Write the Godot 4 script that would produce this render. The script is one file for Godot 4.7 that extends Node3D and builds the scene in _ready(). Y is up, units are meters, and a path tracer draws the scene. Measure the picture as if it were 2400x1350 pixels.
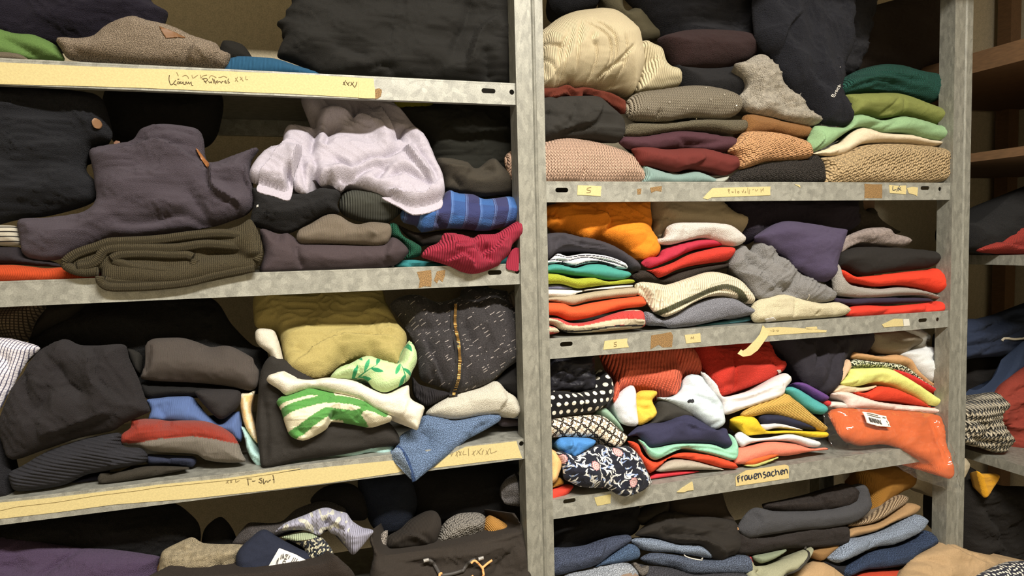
extends Node3D
# A storeroom with galvanised steel shelving full of second-hand clothes. y is up, metres; the front edge of the shelving is z = 0, the floor y = 0.

func _ready() -> void:
	noise.seed = 7
	noise.frequency = 1.0
	noise.fractal_type = FastNoiseLite.FRACTAL_NONE
	# ---- camera
	var cam := Camera3D.new()
	cam.name = "camera"
	cam.fov = 45.75
	cam.near = 0.02
	add_child(cam)
	cam.position = Vector3(-0.4333, 1.4454, 1.2304)
	cam.rotation = Vector3(-0.06628, -0.30823, -0.02494)
	cam.current = true
	# ---- environment (a closed room: nearly black outside)
	var env := Environment.new()
	env.background_mode = Environment.BG_COLOR
	env.background_color = Color(0.01, 0.01, 0.012)
	env.tonemap_mode = Environment.TONE_MAPPER_LINEAR
	env.tonemap_exposure = 1.0
	env.sdfgi_enabled = true
	env.ssao_enabled = true
	env.ssil_enabled = true
	var we := WorldEnvironment.new()
	we.environment = env
	add_child(we)
	ceiling_lamp(Vector3(0.0, 2.64, 1.5), 1.2, 0.14, 14.2)
	build_room()
	build_shelving()
	lay_garments()

func ceiling_lamp(at: Vector3, long: float, wide: float, energy: float) -> void:
	var lamp := Node3D.new()
	lamp.position = at
	put(lamp, "ceiling_lamp")
	tag(lamp, "long white ceiling lamp above the aisle in front of the shelves", "lamp")
	var box := BoxMesh.new()
	box.size = Vector3(long + 0.06, 0.05, wide + 0.03)
	solid("housing", box, plain("#d8d6d0", 0.5), lamp, Vector3(0, 0.035, 0))
	var panel := BoxMesh.new()
	panel.size = Vector3(long, 0.01, wide)
	var glow := StandardMaterial3D.new()
	glow.albedo_color = Color("#f4efe2")
	glow.emission_enabled = true
	glow.emission = Color(1.0, 0.975, 0.93)
	glow.emission_energy_multiplier = 1.5
	solid("diffuser", panel, glow, lamp, Vector3(0, 0.006, 0))
	var l := AreaLight3D.new()
	l.name = "lamp_light"
	l.area_size = Vector2(long, wide)
	l.light_energy = energy
	l.light_color = Color(1.0, 0.975, 0.93)
	l.shadow_enabled = true
	l.area_range = 8.0
	l.rotation.x = -PI / 2
	l.position = Vector3(0, -0.004, 0)
	lamp.add_child(l)

var steel: StandardMaterial3D
var steel_post: StandardMaterial3D
func build_room() -> void:
	var plaster := StandardMaterial3D.new()
	plaster.albedo_color = Color("#c2b69b")
	plaster.roughness = 0.95
	plaster.albedo_texture = speck_tex("soft")
	plaster.uv1_triplanar = true
	plaster.uv1_world_triplanar = true
	plaster.uv1_scale = Vector3(4, 4, 4)
	var floor_m := plain("#8f8a80", 0.7)
	var paint := plain("#c9c3b4", 0.9)
	for w in [["wall_back", Vector3(0, 1.4, -0.56), Vector3(4.6, 2.8, 0.1), plaster], ["wall_front", Vector3(0, 1.4, 2.75), Vector3(4.6, 2.8, 0.1), plaster],
			["wall_left", Vector3(-2.35, 1.4, 1.1), Vector3(0.1, 2.8, 3.4), plaster], ["wall_right", Vector3(1.95, 1.4, 1.1), Vector3(0.1, 2.8, 3.4), plaster],
			["floor", Vector3(0, -0.05, 1.1), Vector3(4.6, 0.1, 3.4), floor_m], ["ceiling", Vector3(0, 2.76, 1.1), Vector3(4.6, 0.1, 3.4), paint]]:
		var b := BoxMesh.new()
		b.size = w[2]
		struct(solid(w[0], b, w[3], null, w[1]))

func spangle(u: float, v: float) -> Color:
	# galvanised zinc: patches of crystals, each of its own tone
	var x := u * 22.0
	var y := v * 22.0
	var best := 9.0
	var tone := 0.5
	for dy in [-1, 0, 1]:
		for dx in [-1, 0, 1]:
			var cx := floori(x) + int(dx)
			var cy := floori(y) + int(dy)
			var r := fposmod(sin(12.9898 * posmod(cx, 22) + 78.233 * posmod(cy, 22)) * 43758.5, 1.0)
			var q := Vector2(cx + r, cy + fposmod(r * 7.3, 1.0))
			var d := q.distance_to(Vector2(x, y))
			if d < best:
				best = d
				tone = fposmod(r * 13.7, 1.0)
	var n := 0.35 * noise.get_noise_2d(u * 9.0, v * 9.0) + 0.6 * noise.get_noise_2d(u * 80.0, v * 80.0)
	var g := 0.74 + 0.12 * tone + 0.12 * n
	return Color(g, g * 0.995, g * 0.97)

func galvanised(hex: String, rough: float, scale: Vector3) -> StandardMaterial3D:
	var m := StandardMaterial3D.new()
	m.albedo_color = Color(hex)
	m.albedo_texture = fill_tex("zinc", 256, spangle)
	m.metallic = 0.2
	m.roughness = rough
	m.uv1_triplanar = true
	m.uv1_world_triplanar = true
	m.uv1_scale = scale
	return m

func shelf(label: String, x0: float, x1: float, y: float, slots: Array, holes: Array) -> Node3D:
	var s := Node3D.new()
	s.position = Vector3((x0 + x1) / 2, y, 0)
	put(s, "steel_shelf")
	tag(s, label, "shelf")
	var long := x1 - x0
	var deck := BoxMesh.new()
	deck.size = Vector3(long, 0.0016, 0.45)
	solid("deck", deck, steel, s, Vector3(0, -0.0008, -0.2255))
	var lip := CSGCombiner3D.new()
	lip.name = "front_lip"
	s.add_child(lip)
	var plate := CSGBox3D.new()
	plate.name = "plate"
	plate.size = Vector3(long, 0.039, 0.0018)
	plate.position = Vector3(0, -0.0195, -0.0009)
	plate.material = steel
	lip.add_child(plate)
	var slot_pts := points(slots)
	for q in slot_pts:
		for part in [[0.0, 0.018], [-0.009, 0.0], [0.009, 0.0]]:
			if part[1] > 0.0:
				var b := CSGBox3D.new()
				b.name = "slot"
				b.operation = CSGShape3D.OPERATION_SUBTRACTION
				b.size = Vector3(part[1], 0.0088, 0.02)
				b.position = Vector3(q.x, q.y, 0)
				b.material = steel
				lip.add_child(b, true)
			else:
				lip.add_child(drill(q + Vector2(part[0], 0), 0.0044), true)
	for q in points(holes):
		lip.add_child(drill(q, 0.0048), true)
	for part in [["lip_return", Vector3(long, 0.0016, 0.012), Vector3(0, -0.0382, -0.0078)], ["rear_lip", Vector3(long, 0.039, 0.0018), Vector3(0, -0.0195, -0.4495)], ["rear_return", Vector3(long, 0.0016, 0.012), Vector3(0, -0.0382, -0.443)], ["rolled_edge", Vector3(long, 0.003, 0.003), Vector3(0, -0.0008, -0.0012)]]:
		var b := BoxMesh.new()
		b.size = part[1]
		solid(part[0], b, steel, s, part[2])
	return s
func drill(q: Vector2, r: float) -> CSGCylinder3D:
	var c := CSGCylinder3D.new()
	c.name = "hole"
	c.operation = CSGShape3D.OPERATION_SUBTRACTION
	c.radius = r
	c.height = 0.02
	c.sides = 16
	c.rotation.x = PI / 2
	c.position = Vector3(q.x, q.y, 0)
	c.material = steel
	return c
func post(label: String, x: float, z: float, turn: float) -> void:
	# a bent steel post: front plate with a pressed groove and two side flanges
	var w := 0.0277
	var prof := PackedVector2Array([Vector2(-w, 0), Vector2(0.0042, 0), Vector2(0.0058, -0.0022), Vector2(0.0074, 0), Vector2(0.0098, 0.0012), Vector2(0.012, 0), Vector2(w, 0), Vector2(w, -0.04), Vector2(w - 0.002, -0.04), Vector2(w - 0.002, -0.003), Vector2(-w + 0.002, -0.003), Vector2(-w + 0.002, -0.04), Vector2(-w, -0.04)])
	var c := CSGPolygon3D.new()
	c.polygon = prof
	c.mode = CSGPolygon3D.MODE_DEPTH
	c.depth = 2.55
	c.material = steel_post
	# the outline lies in x, y and is pushed along -z: stand it up so that its face looks at the aisle, or at the wall
	c.transform = Transform3D(Basis(Vector3(1, 0, 0), Vector3(0, 0, 1), Vector3(0, -1, 0)) if turn == 0.0 else Basis(Vector3(-1, 0, 0), Vector3(0, 0, -1), Vector3(0, -1, 0)), Vector3(x, 0, z))
	put(c, "steel_post")
	tag(c, label, "post")

func flat_piece(called: String, parent: Node, m: Material, flat: Array, z: float) -> MeshInstance3D:
	var p := points(flat)
	var st := SurfaceTool.new()
	st.begin(Mesh.PRIMITIVE_TRIANGLES)
	st.set_smooth_group(-1)
	var t := Geometry2D.triangulate_polygon(p)
	for i in range(0, t.size(), 3):
		var a := p[t[i]]
		var b := p[t[i + 1]]
		var c := p[t[i + 2]]
		var order := [a, b, c] if (b - a).cross(c - a) < 0.0 else [a, c, b]
		for q in order:
			st.set_uv(q)
			st.add_vertex(Vector3(q.x, q.y, z))
	var cw := Geometry2D.is_polygon_clockwise(p)
	for i in p.size():
		var a := p[i]
		var b := p[(i + 1) % p.size()]
		if cw:
			var k := a
			a = b
			b = k
		for q in [[a, z], [b, z], [b, 0.0002], [a, z], [b, 0.0002], [a, 0.0002]]:
			st.set_uv(q[0])
			st.add_vertex(Vector3(q[0].x, q[0].y, q[1]))
	st.generate_normals()
	return solid(called, st.commit(), m, parent)
func ribbon(called: String, parent: Node, m: Material, pts: Array) -> void:
	var v := PackedVector3Array()
	var uv := PackedVector2Array()
	var tri := PackedInt32Array()
	for q in pts:
		v.append(q)
		uv.append(Vector2(q.x, q.y))
	for i in range(0, pts.size() - 2, 2):
		tri.append_array(PackedInt32Array([i, i + 1, i + 2, i + 1, i + 3, i + 2]))
	var n := v.size()
	for q in pts:
		v.append(q - Vector3(0, 0, 0.0006))
		uv.append(Vector2(q.x, q.y))
	for i in range(0, pts.size() - 2, 2):
		tri.append_array(PackedInt32Array([n + i, n + i + 2, n + i + 1, n + i + 1, n + i + 2, n + i + 3]))
	solid(called, finish(v, tri, uv), m, parent)

func added_shade_box(at: Vector3, size: Vector3, label: String) -> void:  # a box added out of view to hold lamp light off the shelves
	var o := Node3D.new()
	o.position = at
	put(o, "added_shade_box")
	tag(o, label, "light_blocker")
	var card := plain("#9a7a52", 0.9)
	for s in [["side", Vector3(size.x, size.y, 0.006), Vector3(0, size.y / 2, size.z / 2)], ["side", Vector3(size.x, size.y, 0.006), Vector3(0, size.y / 2, -size.z / 2)], ["side", Vector3(0.006, size.y, size.z - 0.012), Vector3(size.x / 2 - 0.003, size.y / 2, 0)], ["side", Vector3(0.006, size.y, size.z - 0.012), Vector3(-size.x / 2 + 0.003, size.y / 2, 0)], ["bottom", Vector3(size.x, 0.006, size.z), Vector3(0, 0.003, 0)], ["flap", Vector3(size.x, 0.005, size.z / 2), Vector3(0, size.y + 0.003, size.z / 4)], ["flap", Vector3(size.x, 0.005, size.z / 2), Vector3(0, size.y + 0.003, -size.z / 4)]]:
		var b := BoxMesh.new()
		b.size = s[1]
		solid(s[0], b, card, o, s[2])

func build_shelving() -> void:
	steel = galvanised("#b2b3ae", 0.4, Vector3(5, 5, 5))
	steel_post = galvanised("#a3a39c", 0.45, Vector3(9, 3, 9))
	var tape_paper := StandardMaterial3D.new()
	tape_paper.albedo_color = Color("#cbbb86")
	tape_paper.roughness = 0.7
	tape_paper.albedo_texture = speck_tex("soft")
	tape_paper.uv1_scale = Vector3(16, 16, 16)
	var sign_paper := tape_paper.duplicate()
	sign_paper.albedo_color = Color("#d3bf86")
	var tape_scrap_mat := tape_paper.duplicate()
	tape_scrap_mat.albedo_color = Color("#bcae77")
	var tape_clear := plain("#c9c7bd", 0.4)
	var glue := StandardMaterial3D.new()
	glue.albedo_color = Color("#a07d4e")
	glue.roughness = 0.8
	glue.albedo_texture = speck_tex("melange")
	glue.uv1_scale = Vector3(20, 20, 20)
	var pullover_shelf := shelf("galvanised shelf with a long yellowed tape reading Pulover XXL", -1.1, 0.03, 1.7411, [0.4575, -0.0153], [0.5026, -0.0157])
	var bare_shelf := shelf("bare galvanised shelf under the brown green wool sweater", -1.1, 0.03, 1.4054, [0.4602, -0.0151], [0.5045, -0.0146])
	var tshirt_shelf := shelf("galvanised shelf with a curling tape reading T-Shirt", -1.1, 0.03, 1.0664, [], [0.5047, -0.0083])
	shelf("galvanised shelf under the bins of winter hats", -1.1, 0.03, 0.7, [], [])
	shelf("galvanised shelf above the black sweatshirt jacket", -1.1, 0.03, 2.13, [], [])
	var knit_shelf := shelf("galvanised shelf with short size tapes under the chunky knitwear", -0.02, 1.08, 1.56, [-0.466, -0.016, 0.4432, -0.0117], [0.4884, -0.0138])
	var stack_shelf := shelf("galvanised shelf with a curl of loose tape hanging from its lip", -0.02, 1.08, 1.257, [-0.4629, -0.0121, 0.4424, -0.0181], [0.488, -0.0189])
	var sign_shelf := shelf("galvanised shelf with the paper sign Frauensachen", -0.02, 1.08, 0.9379, [-0.463, -0.0068], [])
	shelf("galvanised shelf under the folded jeans", -0.02, 1.08, 0.61, [], [])
	shelf("galvanised shelf above the cable knit sweater", -0.02, 1.08, 2.13, [], [])
	for b in [[0.52, 0.46, "unseen box added on the highest shelf to shade the knitwear"], [0.96, 0.38, "second unseen box added to shade the stack beside the end post"]]:
		added_shade_box(Vector3(b[0], 2.1312, 0.12), Vector3(b[1] - 0.03, 0.3, 0.46), b[2])  # both stand above the frame, added to throw shade on the top row
	post("grooved steel post between the two shelving bays", 0.0023, 0.006, 0.0)
	post("grooved steel post at the end beside the far rack", 1.0777, 0.006, 0.0)
	post("steel post at the end of the pullover bay", -1.075, 0.006, 0.0)
	post("rear steel post against the wall between the bays", 0.0023, -0.456, 1.0)
	post("rear steel post against the wall beside the far rack", 1.0777, -0.456, 1.0)
	var p: MeshInstance3D
	# ---- masking tape, paper labels and handwriting on the shelf lips
	p = flat_piece("tape_label", pullover_shelf, tape_paper, [-0.4314, -0.0086, -0.3055, -0.0059, -0.2162, -0.0059, -0.122, -0.0053, -0.0225, -0.0033, 0.054, -0.0027, 0.1374, -0.0021, 0.2488, -0.0034, 0.2497, -0.0209, 0.2497, -0.0378, 0.1175, -0.0354, -0.007, -0.0358, -0.1237, -0.0355, -0.218, -0.0366, -0.3076, -0.0383, -0.4336, -0.0395], 0.0012)
	p.set_meta("label", "long strip of yellowed masking tape")
	strokes("lettering", p, plain("#4a3d22", 0.8), [[-0.0752, -0.0137, -0.0762, -0.0198, -0.0753, -0.0258, -0.0739, -0.0288, -0.071, -0.0277, -0.0676, -0.0228, -0.0663, -0.0215], [-0.0696, -0.0273, -0.0679, -0.0281, -0.0654, -0.0288], [-0.0614, -0.0232, -0.0639, -0.024, -0.0647, -0.0267, -0.0622, -0.0266, -0.0608, -0.0233, -0.0603, -0.0266], [-0.0637, -0.0196, -0.0612, -0.0191], [-0.0589, -0.0224, -0.059, -0.0258, -0.0571, -0.0257, -0.0557, -0.0229, -0.0553, -0.0269, -0.0528, -0.0275, -0.0523, -0.0229], [-0.0507, -0.0227, -0.0503, -0.0267, -0.0483, -0.0246, -0.0476, -0.0226, -0.0465, -0.0265, -0.0438, -0.0225, -0.0434, -0.0278, -0.0409, -0.029], [-0.0276, -0.0175, -0.0206, -0.0161, -0.0188, -0.0184, -0.0214, -0.0206, -0.0247, -0.0214], [-0.0251, -0.0174, -0.0234, -0.0214, -0.021, -0.024], [-0.0176, -0.0204, -0.0164, -0.0231, -0.0145, -0.0223, -0.0137, -0.0202, -0.0132, -0.0233], [-0.0116, -0.0157, -0.0094, -0.0235], [-0.0094, -0.0166, -0.0072, -0.0247], [-0.0067, -0.0206, -0.0048, -0.0229, -0.0028, -0.0211, -0.004, -0.0191, -0.0063, -0.0202], [-0.0021, -0.0197, 0.0004, -0.0209, 0.0016, -0.023, 0.0031, -0.0196, 0.005, -0.0197], [0.0063, -0.0207, 0.0089, -0.0199, 0.0084, -0.0178, 0.0067, -0.0193, 0.0075, -0.022, 0.0108, -0.0218], [0.0127, -0.0149, 0.0116, -0.019, 0.0141, -0.021, 0.012, -0.0225]], 0.0011, 0.0017, true)
	strokes("lettering", p, plain("#857650", 0.85), [[0.0233, -0.0133, 0.0272, -0.0197], [0.0269, -0.0114, 0.0227, -0.0189], [0.0309, -0.0112, 0.0352, -0.0179], [0.0341, -0.0121, 0.0307, -0.0161], [0.0399, -0.0094, 0.0396, -0.0153, 0.0426, -0.0145], [-0.0644, -0.0085, -0.0622, -0.0144], [-0.056, -0.0148, -0.0521, -0.0126, -0.0484, -0.0144, -0.0473, -0.0177], [-0.042, -0.0121, -0.0409, -0.0168, -0.0337, -0.0116], [-0.0293, -0.0114, -0.0289, -0.0162, -0.0261, -0.0126, -0.0196, -0.0106], [-0.0167, -0.0156, -0.0139, -0.0114, -0.0101, -0.0118, -0.0057, -0.0144], [-0.0024, -0.0135, 0.0014, -0.0133, 0.0054, -0.0111, 0.0105, -0.0136]], 0.001, 0.0017, true)
	strokes("lettering", p, plain("#4a3d22", 0.8), [[0.1968, -0.0118, 0.1999, -0.0174], [0.2012, -0.0087, 0.1961, -0.0166], [0.2016, -0.0116, 0.2061, -0.0176], [0.2073, -0.0113, 0.2033, -0.0158], [0.2093, -0.0112, 0.2161, -0.0206], [0.2146, -0.0109, 0.2085, -0.0175], [0.2199, -0.0107, 0.2172, -0.0186]], 0.0012, 0.0017, true)
	p = flat_piece("tape_overlap", pullover_shelf, tape_paper, [0.2228, -0.0056, 0.246, -0.0047, 0.2503, -0.0204, 0.2502, -0.0371, 0.2335, -0.038, 0.2216, -0.0377], 0.0019)
	p = flat_piece("tape_residue", pullover_shelf, glue, [0.2505, -0.0219, 0.2538, -0.0203, 0.2582, -0.0196, 0.2621, -0.0219, 0.2622, -0.0258, 0.2602, -0.0333, 0.2556, -0.0369, 0.2501, -0.0386], 0.0011)
	p.set_meta("label", "brown glue residue")
	p = flat_piece("tape_residue", bare_shelf, glue, [0.3133, -0.0086, 0.3186, -0.0078, 0.3395, -0.0058, 0.34, -0.0231, 0.3385, -0.0365, 0.326, -0.035, 0.3154, -0.0382, 0.318, -0.0243], 0.0006)
	p.set_meta("label", "brown glue residue")
	p = flat_piece("tape_residue", bare_shelf, glue, [0.3499, -0.0089, 0.3659, -0.0064, 0.3645, -0.0178, 0.3598, -0.0291, 0.3537, -0.0236, 0.3492, -0.0308, 0.3441, -0.0253], 0.0006)
	p.set_meta("label", "brown glue residue")
	p = flat_piece("tape_label", tshirt_shelf, tape_paper, [-0.4782, -0.0115, -0.3487, -0.0144, -0.326, -0.0113, -0.2721, -0.0117, -0.2165, -0.0087, -0.1592, -0.0089, -0.1256, -0.0075, -0.0213, -0.0097, 0.0517, -0.0081, 0.1468, -0.0086, 0.2466, -0.0106, 0.2713, -0.0115, 0.279, -0.0284, 0.2664, -0.0342, 0.1456, -0.0372, 0.0504, -0.037, -0.0755, -0.0347, -0.1932, -0.0283, -0.2732, -0.0295, -0.3496, -0.0287, -0.4792, -0.0262], 0.0012)
	p.set_meta("label", "long strip of yellowed masking tape")
	strokes("lettering", p, plain("#4a3d22", 0.8), [[0.0088, -0.0122, 0.0169, -0.0135], [0.0106, -0.0129, 0.011, -0.0236], [0.0172, -0.0173, 0.0199, -0.0179, 0.0227, -0.0172], [0.0334, -0.0137, 0.032, -0.0155, 0.0302, -0.0137, 0.0287, -0.0155, 0.0327, -0.0186, 0.033, -0.0221, 0.0312, -0.0228, 0.0276, -0.0199], [0.0356, -0.0154, 0.0357, -0.0249, 0.0386, -0.0213, 0.0396, -0.0195], [0.041, -0.0192, 0.0418, -0.0228], [0.0436, -0.0225, 0.0451, -0.0197, 0.0475, -0.019], [0.0511, -0.0105, 0.0526, -0.0192, 0.0525, -0.0252], [0.0507, -0.0189, 0.0535, -0.0193]], 0.0013, 0.0017, true)
	strokes("lettering", p, plain("#857650", 0.85), [[-0.0222, -0.0113, -0.0205, -0.016], [-0.02, -0.0111, -0.0238, -0.0155], [-0.0169, -0.0115, -0.0148, -0.0157], [-0.0142, -0.0114, -0.0171, -0.0154], [-0.0082, -0.0092, -0.0085, -0.0156, -0.0026, -0.0134]], 0.0012, 0.0017, true)
	p.set_meta("label", "long strip of yellowed masking tape")
	p = flat_piece("tape_fold", tshirt_shelf, tape_paper, [-0.4775, -0.0012, -0.348, -0.0033, -0.2873, -0.005, -0.2082, -0.0052, -0.1254, -0.0046, -0.0212, -0.0072, 0.0518, -0.0051, 0.0818, -0.0049, 0.0969, -0.0054, 0.0517, -0.0083, -0.0213, -0.0103, -0.1256, -0.0081, -0.1592, -0.0096, -0.2165, -0.0096, -0.2722, -0.0126, -0.326, -0.0122, -0.3488, -0.0151, -0.4783, -0.0124], 0.0026)
	p = flat_piece("tape_label", tshirt_shelf, tape_paper, [0.3316, -0.034, 0.3602, -0.0138, 0.3944, -0.0015, 0.4512, -0.0022, 0.4945, -0.002, 0.4966, -0.0101, 0.5052, -0.037, 0.4983, -0.0353, 0.4278, -0.034, 0.3726, -0.0344], 0.0012)
	p.set_meta("label", "strip of masking tape at the shelf end")
	strokes("lettering", p, plain("#857650", 0.85), [[0.37, -0.0094, 0.3655, -0.0159], [0.3651, -0.0104, 0.3666, -0.0144], [0.3799, -0.0078, 0.3742, -0.0158], [0.376, -0.0079, 0.3774, -0.0178], [0.3809, -0.008, 0.3845, -0.0165], [0.3853, -0.009, 0.3812, -0.0161], [0.3897, -0.0085, 0.3882, -0.0137, 0.3889, -0.016, 0.395, -0.0156], [0.3991, -0.0047, 0.3993, -0.0189], [0.4133, -0.0102, 0.4059, -0.0175], [0.4078, -0.0111, 0.41, -0.0202], [0.4166, -0.0111, 0.422, -0.0189], [0.4251, -0.0077, 0.4142, -0.0179], [0.4261, -0.0128, 0.4253, -0.0203], [0.4289, -0.0109, 0.426, -0.0155], [0.4333, -0.0125, 0.4376, -0.0218], [0.4407, -0.0095, 0.4325, -0.0212], [0.4429, -0.0098, 0.4427, -0.0191, 0.4546, -0.0164]], 0.0011, 0.0017, true)
	p = flat_piece("tape_label", knit_shelf, tape_paper, [-0.4331, -0.0066, -0.4062, -0.0075, -0.3825, -0.0088, -0.3841, -0.0183, -0.3848, -0.028, -0.4114, -0.0264, -0.4345, -0.0255], 0.0012)
	strokes("lettering", p, plain("#857650", 0.85), [[-0.4053, -0.011, -0.4126, -0.0124, -0.4139, -0.0154, -0.4067, -0.0172, -0.4072, -0.0205, -0.4152, -0.0212]], 0.0015, 0.0017, true)
	p = flat_piece("tape_label", knit_shelf, tape_paper, [-0.1534, -0.0329, -0.1452, -0.0243, -0.1309, -0.0122, -0.051, -0.0098, 0.0126, -0.0088, 0.012, -0.0174, 0.0126, -0.0273, -0.0791, -0.0297, -0.133, -0.0312, -0.1425, -0.0356], 0.0012)
	p.set_meta("label", "pale masking tape with faint pencil writing")
	strokes("lettering", p, plain("#857650", 0.85), [[-0.0933, -0.015, -0.0906, -0.0233], [-0.0933, -0.0148, -0.0892, -0.0159, -0.0909, -0.0186], [-0.0843, -0.0192, -0.0829, -0.0216, -0.0815, -0.0189, -0.0805, -0.0221], [-0.0756, -0.0139, -0.0746, -0.0227], [-0.0704, -0.0198, -0.0683, -0.0228, -0.0662, -0.0204, -0.069, -0.0186, -0.0704, -0.0198], [-0.0591, -0.018, -0.057, -0.0222, -0.0549, -0.0151], [-0.0521, -0.0222, -0.0493, -0.021, -0.0507, -0.0186, -0.0521, -0.0222], [-0.045, -0.0115, -0.044, -0.0228], [-0.04, -0.0145, -0.0415, -0.0246], [-0.0329, -0.0157, -0.0301, -0.0145], [-0.0258, -0.0145, -0.0244, -0.0186, -0.0194, -0.0145], [-0.0122, -0.0133, -0.0115, -0.0211], [-0.0115, -0.0181, -0.0086, -0.0163, -0.0057, -0.0121, -0.0065, -0.0187]], 0.0012, 0.0017, true)
	p = flat_piece("tape_residue", knit_shelf, glue, [-0.305, -0.0139, -0.2948, -0.0127, -0.2962, -0.024, -0.3039, -0.0251], 0.0006)
	p.set_meta("label", "brown glue residue")
	p = flat_piece("tape_residue", knit_shelf, glue, [-0.2756, -0.0116, -0.264, -0.0093, -0.2485, -0.0081, -0.25, -0.0195, -0.2616, -0.0173, -0.2732, -0.0218], 0.0006)
	p.set_meta("label", "brown glue residue")
	p = flat_piece("tape_residue", knit_shelf, glue, [0.2652, -0.0024, 0.291, -0.0036, 0.3155, -0.0035, 0.3163, -0.0176, 0.3159, -0.0346, 0.2914, -0.0342, 0.2656, -0.0344, 0.2663, -0.0176], 0.0006)
	p.set_meta("label", "brown glue residue")
	p = flat_piece("tape_label", knit_shelf, tape_paper, [0.3352, -0.0043, 0.3601, -0.0068, 0.3852, -0.0057, 0.3858, -0.0164, 0.3846, -0.026, 0.3604, -0.0244, 0.3378, -0.0233], 0.0012)
	strokes("lettering", p, plain("#1d2436", 0.6), [[0.3463, -0.0069, 0.3458, -0.0167, 0.3557, -0.0151], [0.3656, -0.0063, 0.3571, -0.0198], [0.3597, -0.0115, 0.3704, -0.0172], [0.369, -0.0099, 0.3618, -0.0182]], 0.0014, 0.0017, true)
	p = flat_piece("tape_label", knit_shelf, tape_paper, [0.3877, -0.012, 0.4039, -0.0086, 0.4209, -0.0104, 0.4185, -0.0303, 0.4076, -0.026, 0.394, -0.0242], 0.0012)
	p = flat_piece("tape_label", knit_shelf, tape_paper, [0.0751, -0.004, 0.0885, -0.0052, 0.091, -0.0114, 0.0841, -0.0077], 0.0012)
	p = flat_piece("tape_label", stack_shelf, tape_paper, [-0.3812, -0.0114, -0.3562, -0.0101, -0.3309, -0.0097, -0.3318, -0.0177, -0.3279, -0.0277, -0.3577, -0.0279, -0.3845, -0.0287], 0.0012)
	strokes("lettering", p, plain("#857650", 0.85), [[-0.3547, -0.0149, -0.3608, -0.0161, -0.3603, -0.0189, -0.3553, -0.0206, -0.3569, -0.0237, -0.3617, -0.0229]], 0.0014, 0.0017, true)
	p = flat_piece("tape_label", stack_shelf, tape_paper, [-0.1994, -0.0111, -0.18, -0.0109, -0.1623, -0.0097, -0.1615, -0.0186, -0.1608, -0.0287, -0.1801, -0.0286, -0.1958, -0.0292], 0.0012)
	strokes("lettering", p, plain("#857650", 0.85), [[-0.1847, -0.0206, -0.1841, -0.0159, -0.1814, -0.0194, -0.1787, -0.0153, -0.1777, -0.021]], 0.0013, 0.0017, true)
	p = flat_piece("tape_residue", stack_shelf, glue, [-0.2769, -0.007, -0.2546, -0.0054, -0.2309, -0.0029, -0.2262, -0.0108, -0.2291, -0.0342, -0.2497, -0.0339, -0.2602, -0.0273, -0.2791, -0.0358], 0.0006)
	p.set_meta("label", "brown glue residue")
	p = flat_piece("tape_label", stack_shelf, tape_paper, [0.0009, -0.0088, 0.0357, -0.0092, 0.0806, -0.0133, 0.1357, -0.0205, 0.163, -0.024, 0.1612, -0.0285, 0.1111, -0.0265, 0.0506, -0.0259, 0.0003, -0.0261], 0.0012)
	strokes("lettering", p, plain("#857650", 0.85), [[0.0131, -0.014, 0.0146, -0.017], [0.0175, -0.0143, 0.0205, -0.0139, 0.022, -0.017, 0.0181, -0.0173], [0.027, -0.0144, 0.0276, -0.0174], [0.0299, -0.015, 0.0329, -0.0152, 0.0329, -0.0177, 0.0299, -0.0175]], 0.001, 0.0017, true)
	p = flat_piece("tape_label", stack_shelf, tape_paper, [0.1049, -0.0143, 0.1356, -0.0141, 0.1372, -0.0198, 0.108, -0.0187], 0.0012)
	p = flat_piece("tape_label", stack_shelf, tape_paper, [0.319, -0.0206, 0.3349, -0.0158, 0.3556, -0.009, 0.3803, -0.011, 0.383, -0.0282, 0.3552, -0.0276, 0.3257, -0.0279], 0.0012)
	p = flat_piece("tape_label", stack_shelf, tape_clear, [0.382, -0.0119, 0.3991, -0.0121, 0.4021, -0.0283, 0.384, -0.028], 0.0012)
	p = flat_piece("paper_sign", sign_shelf, sign_paper, [-0.0772, -0.0078, -0.0642, -0.0019, -0.0526, 0.0024, -0.0057, 0.0027, 0.0511, 0.0028, 0.0572, 0.001, 0.0609, -0.0026, 0.0612, -0.016, 0.0612, -0.0289, -0.0057, -0.029, -0.0758, -0.0285], 0.0014)
	p.set_meta("label", "paper sign with handwritten blue word Frauensachen")
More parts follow.
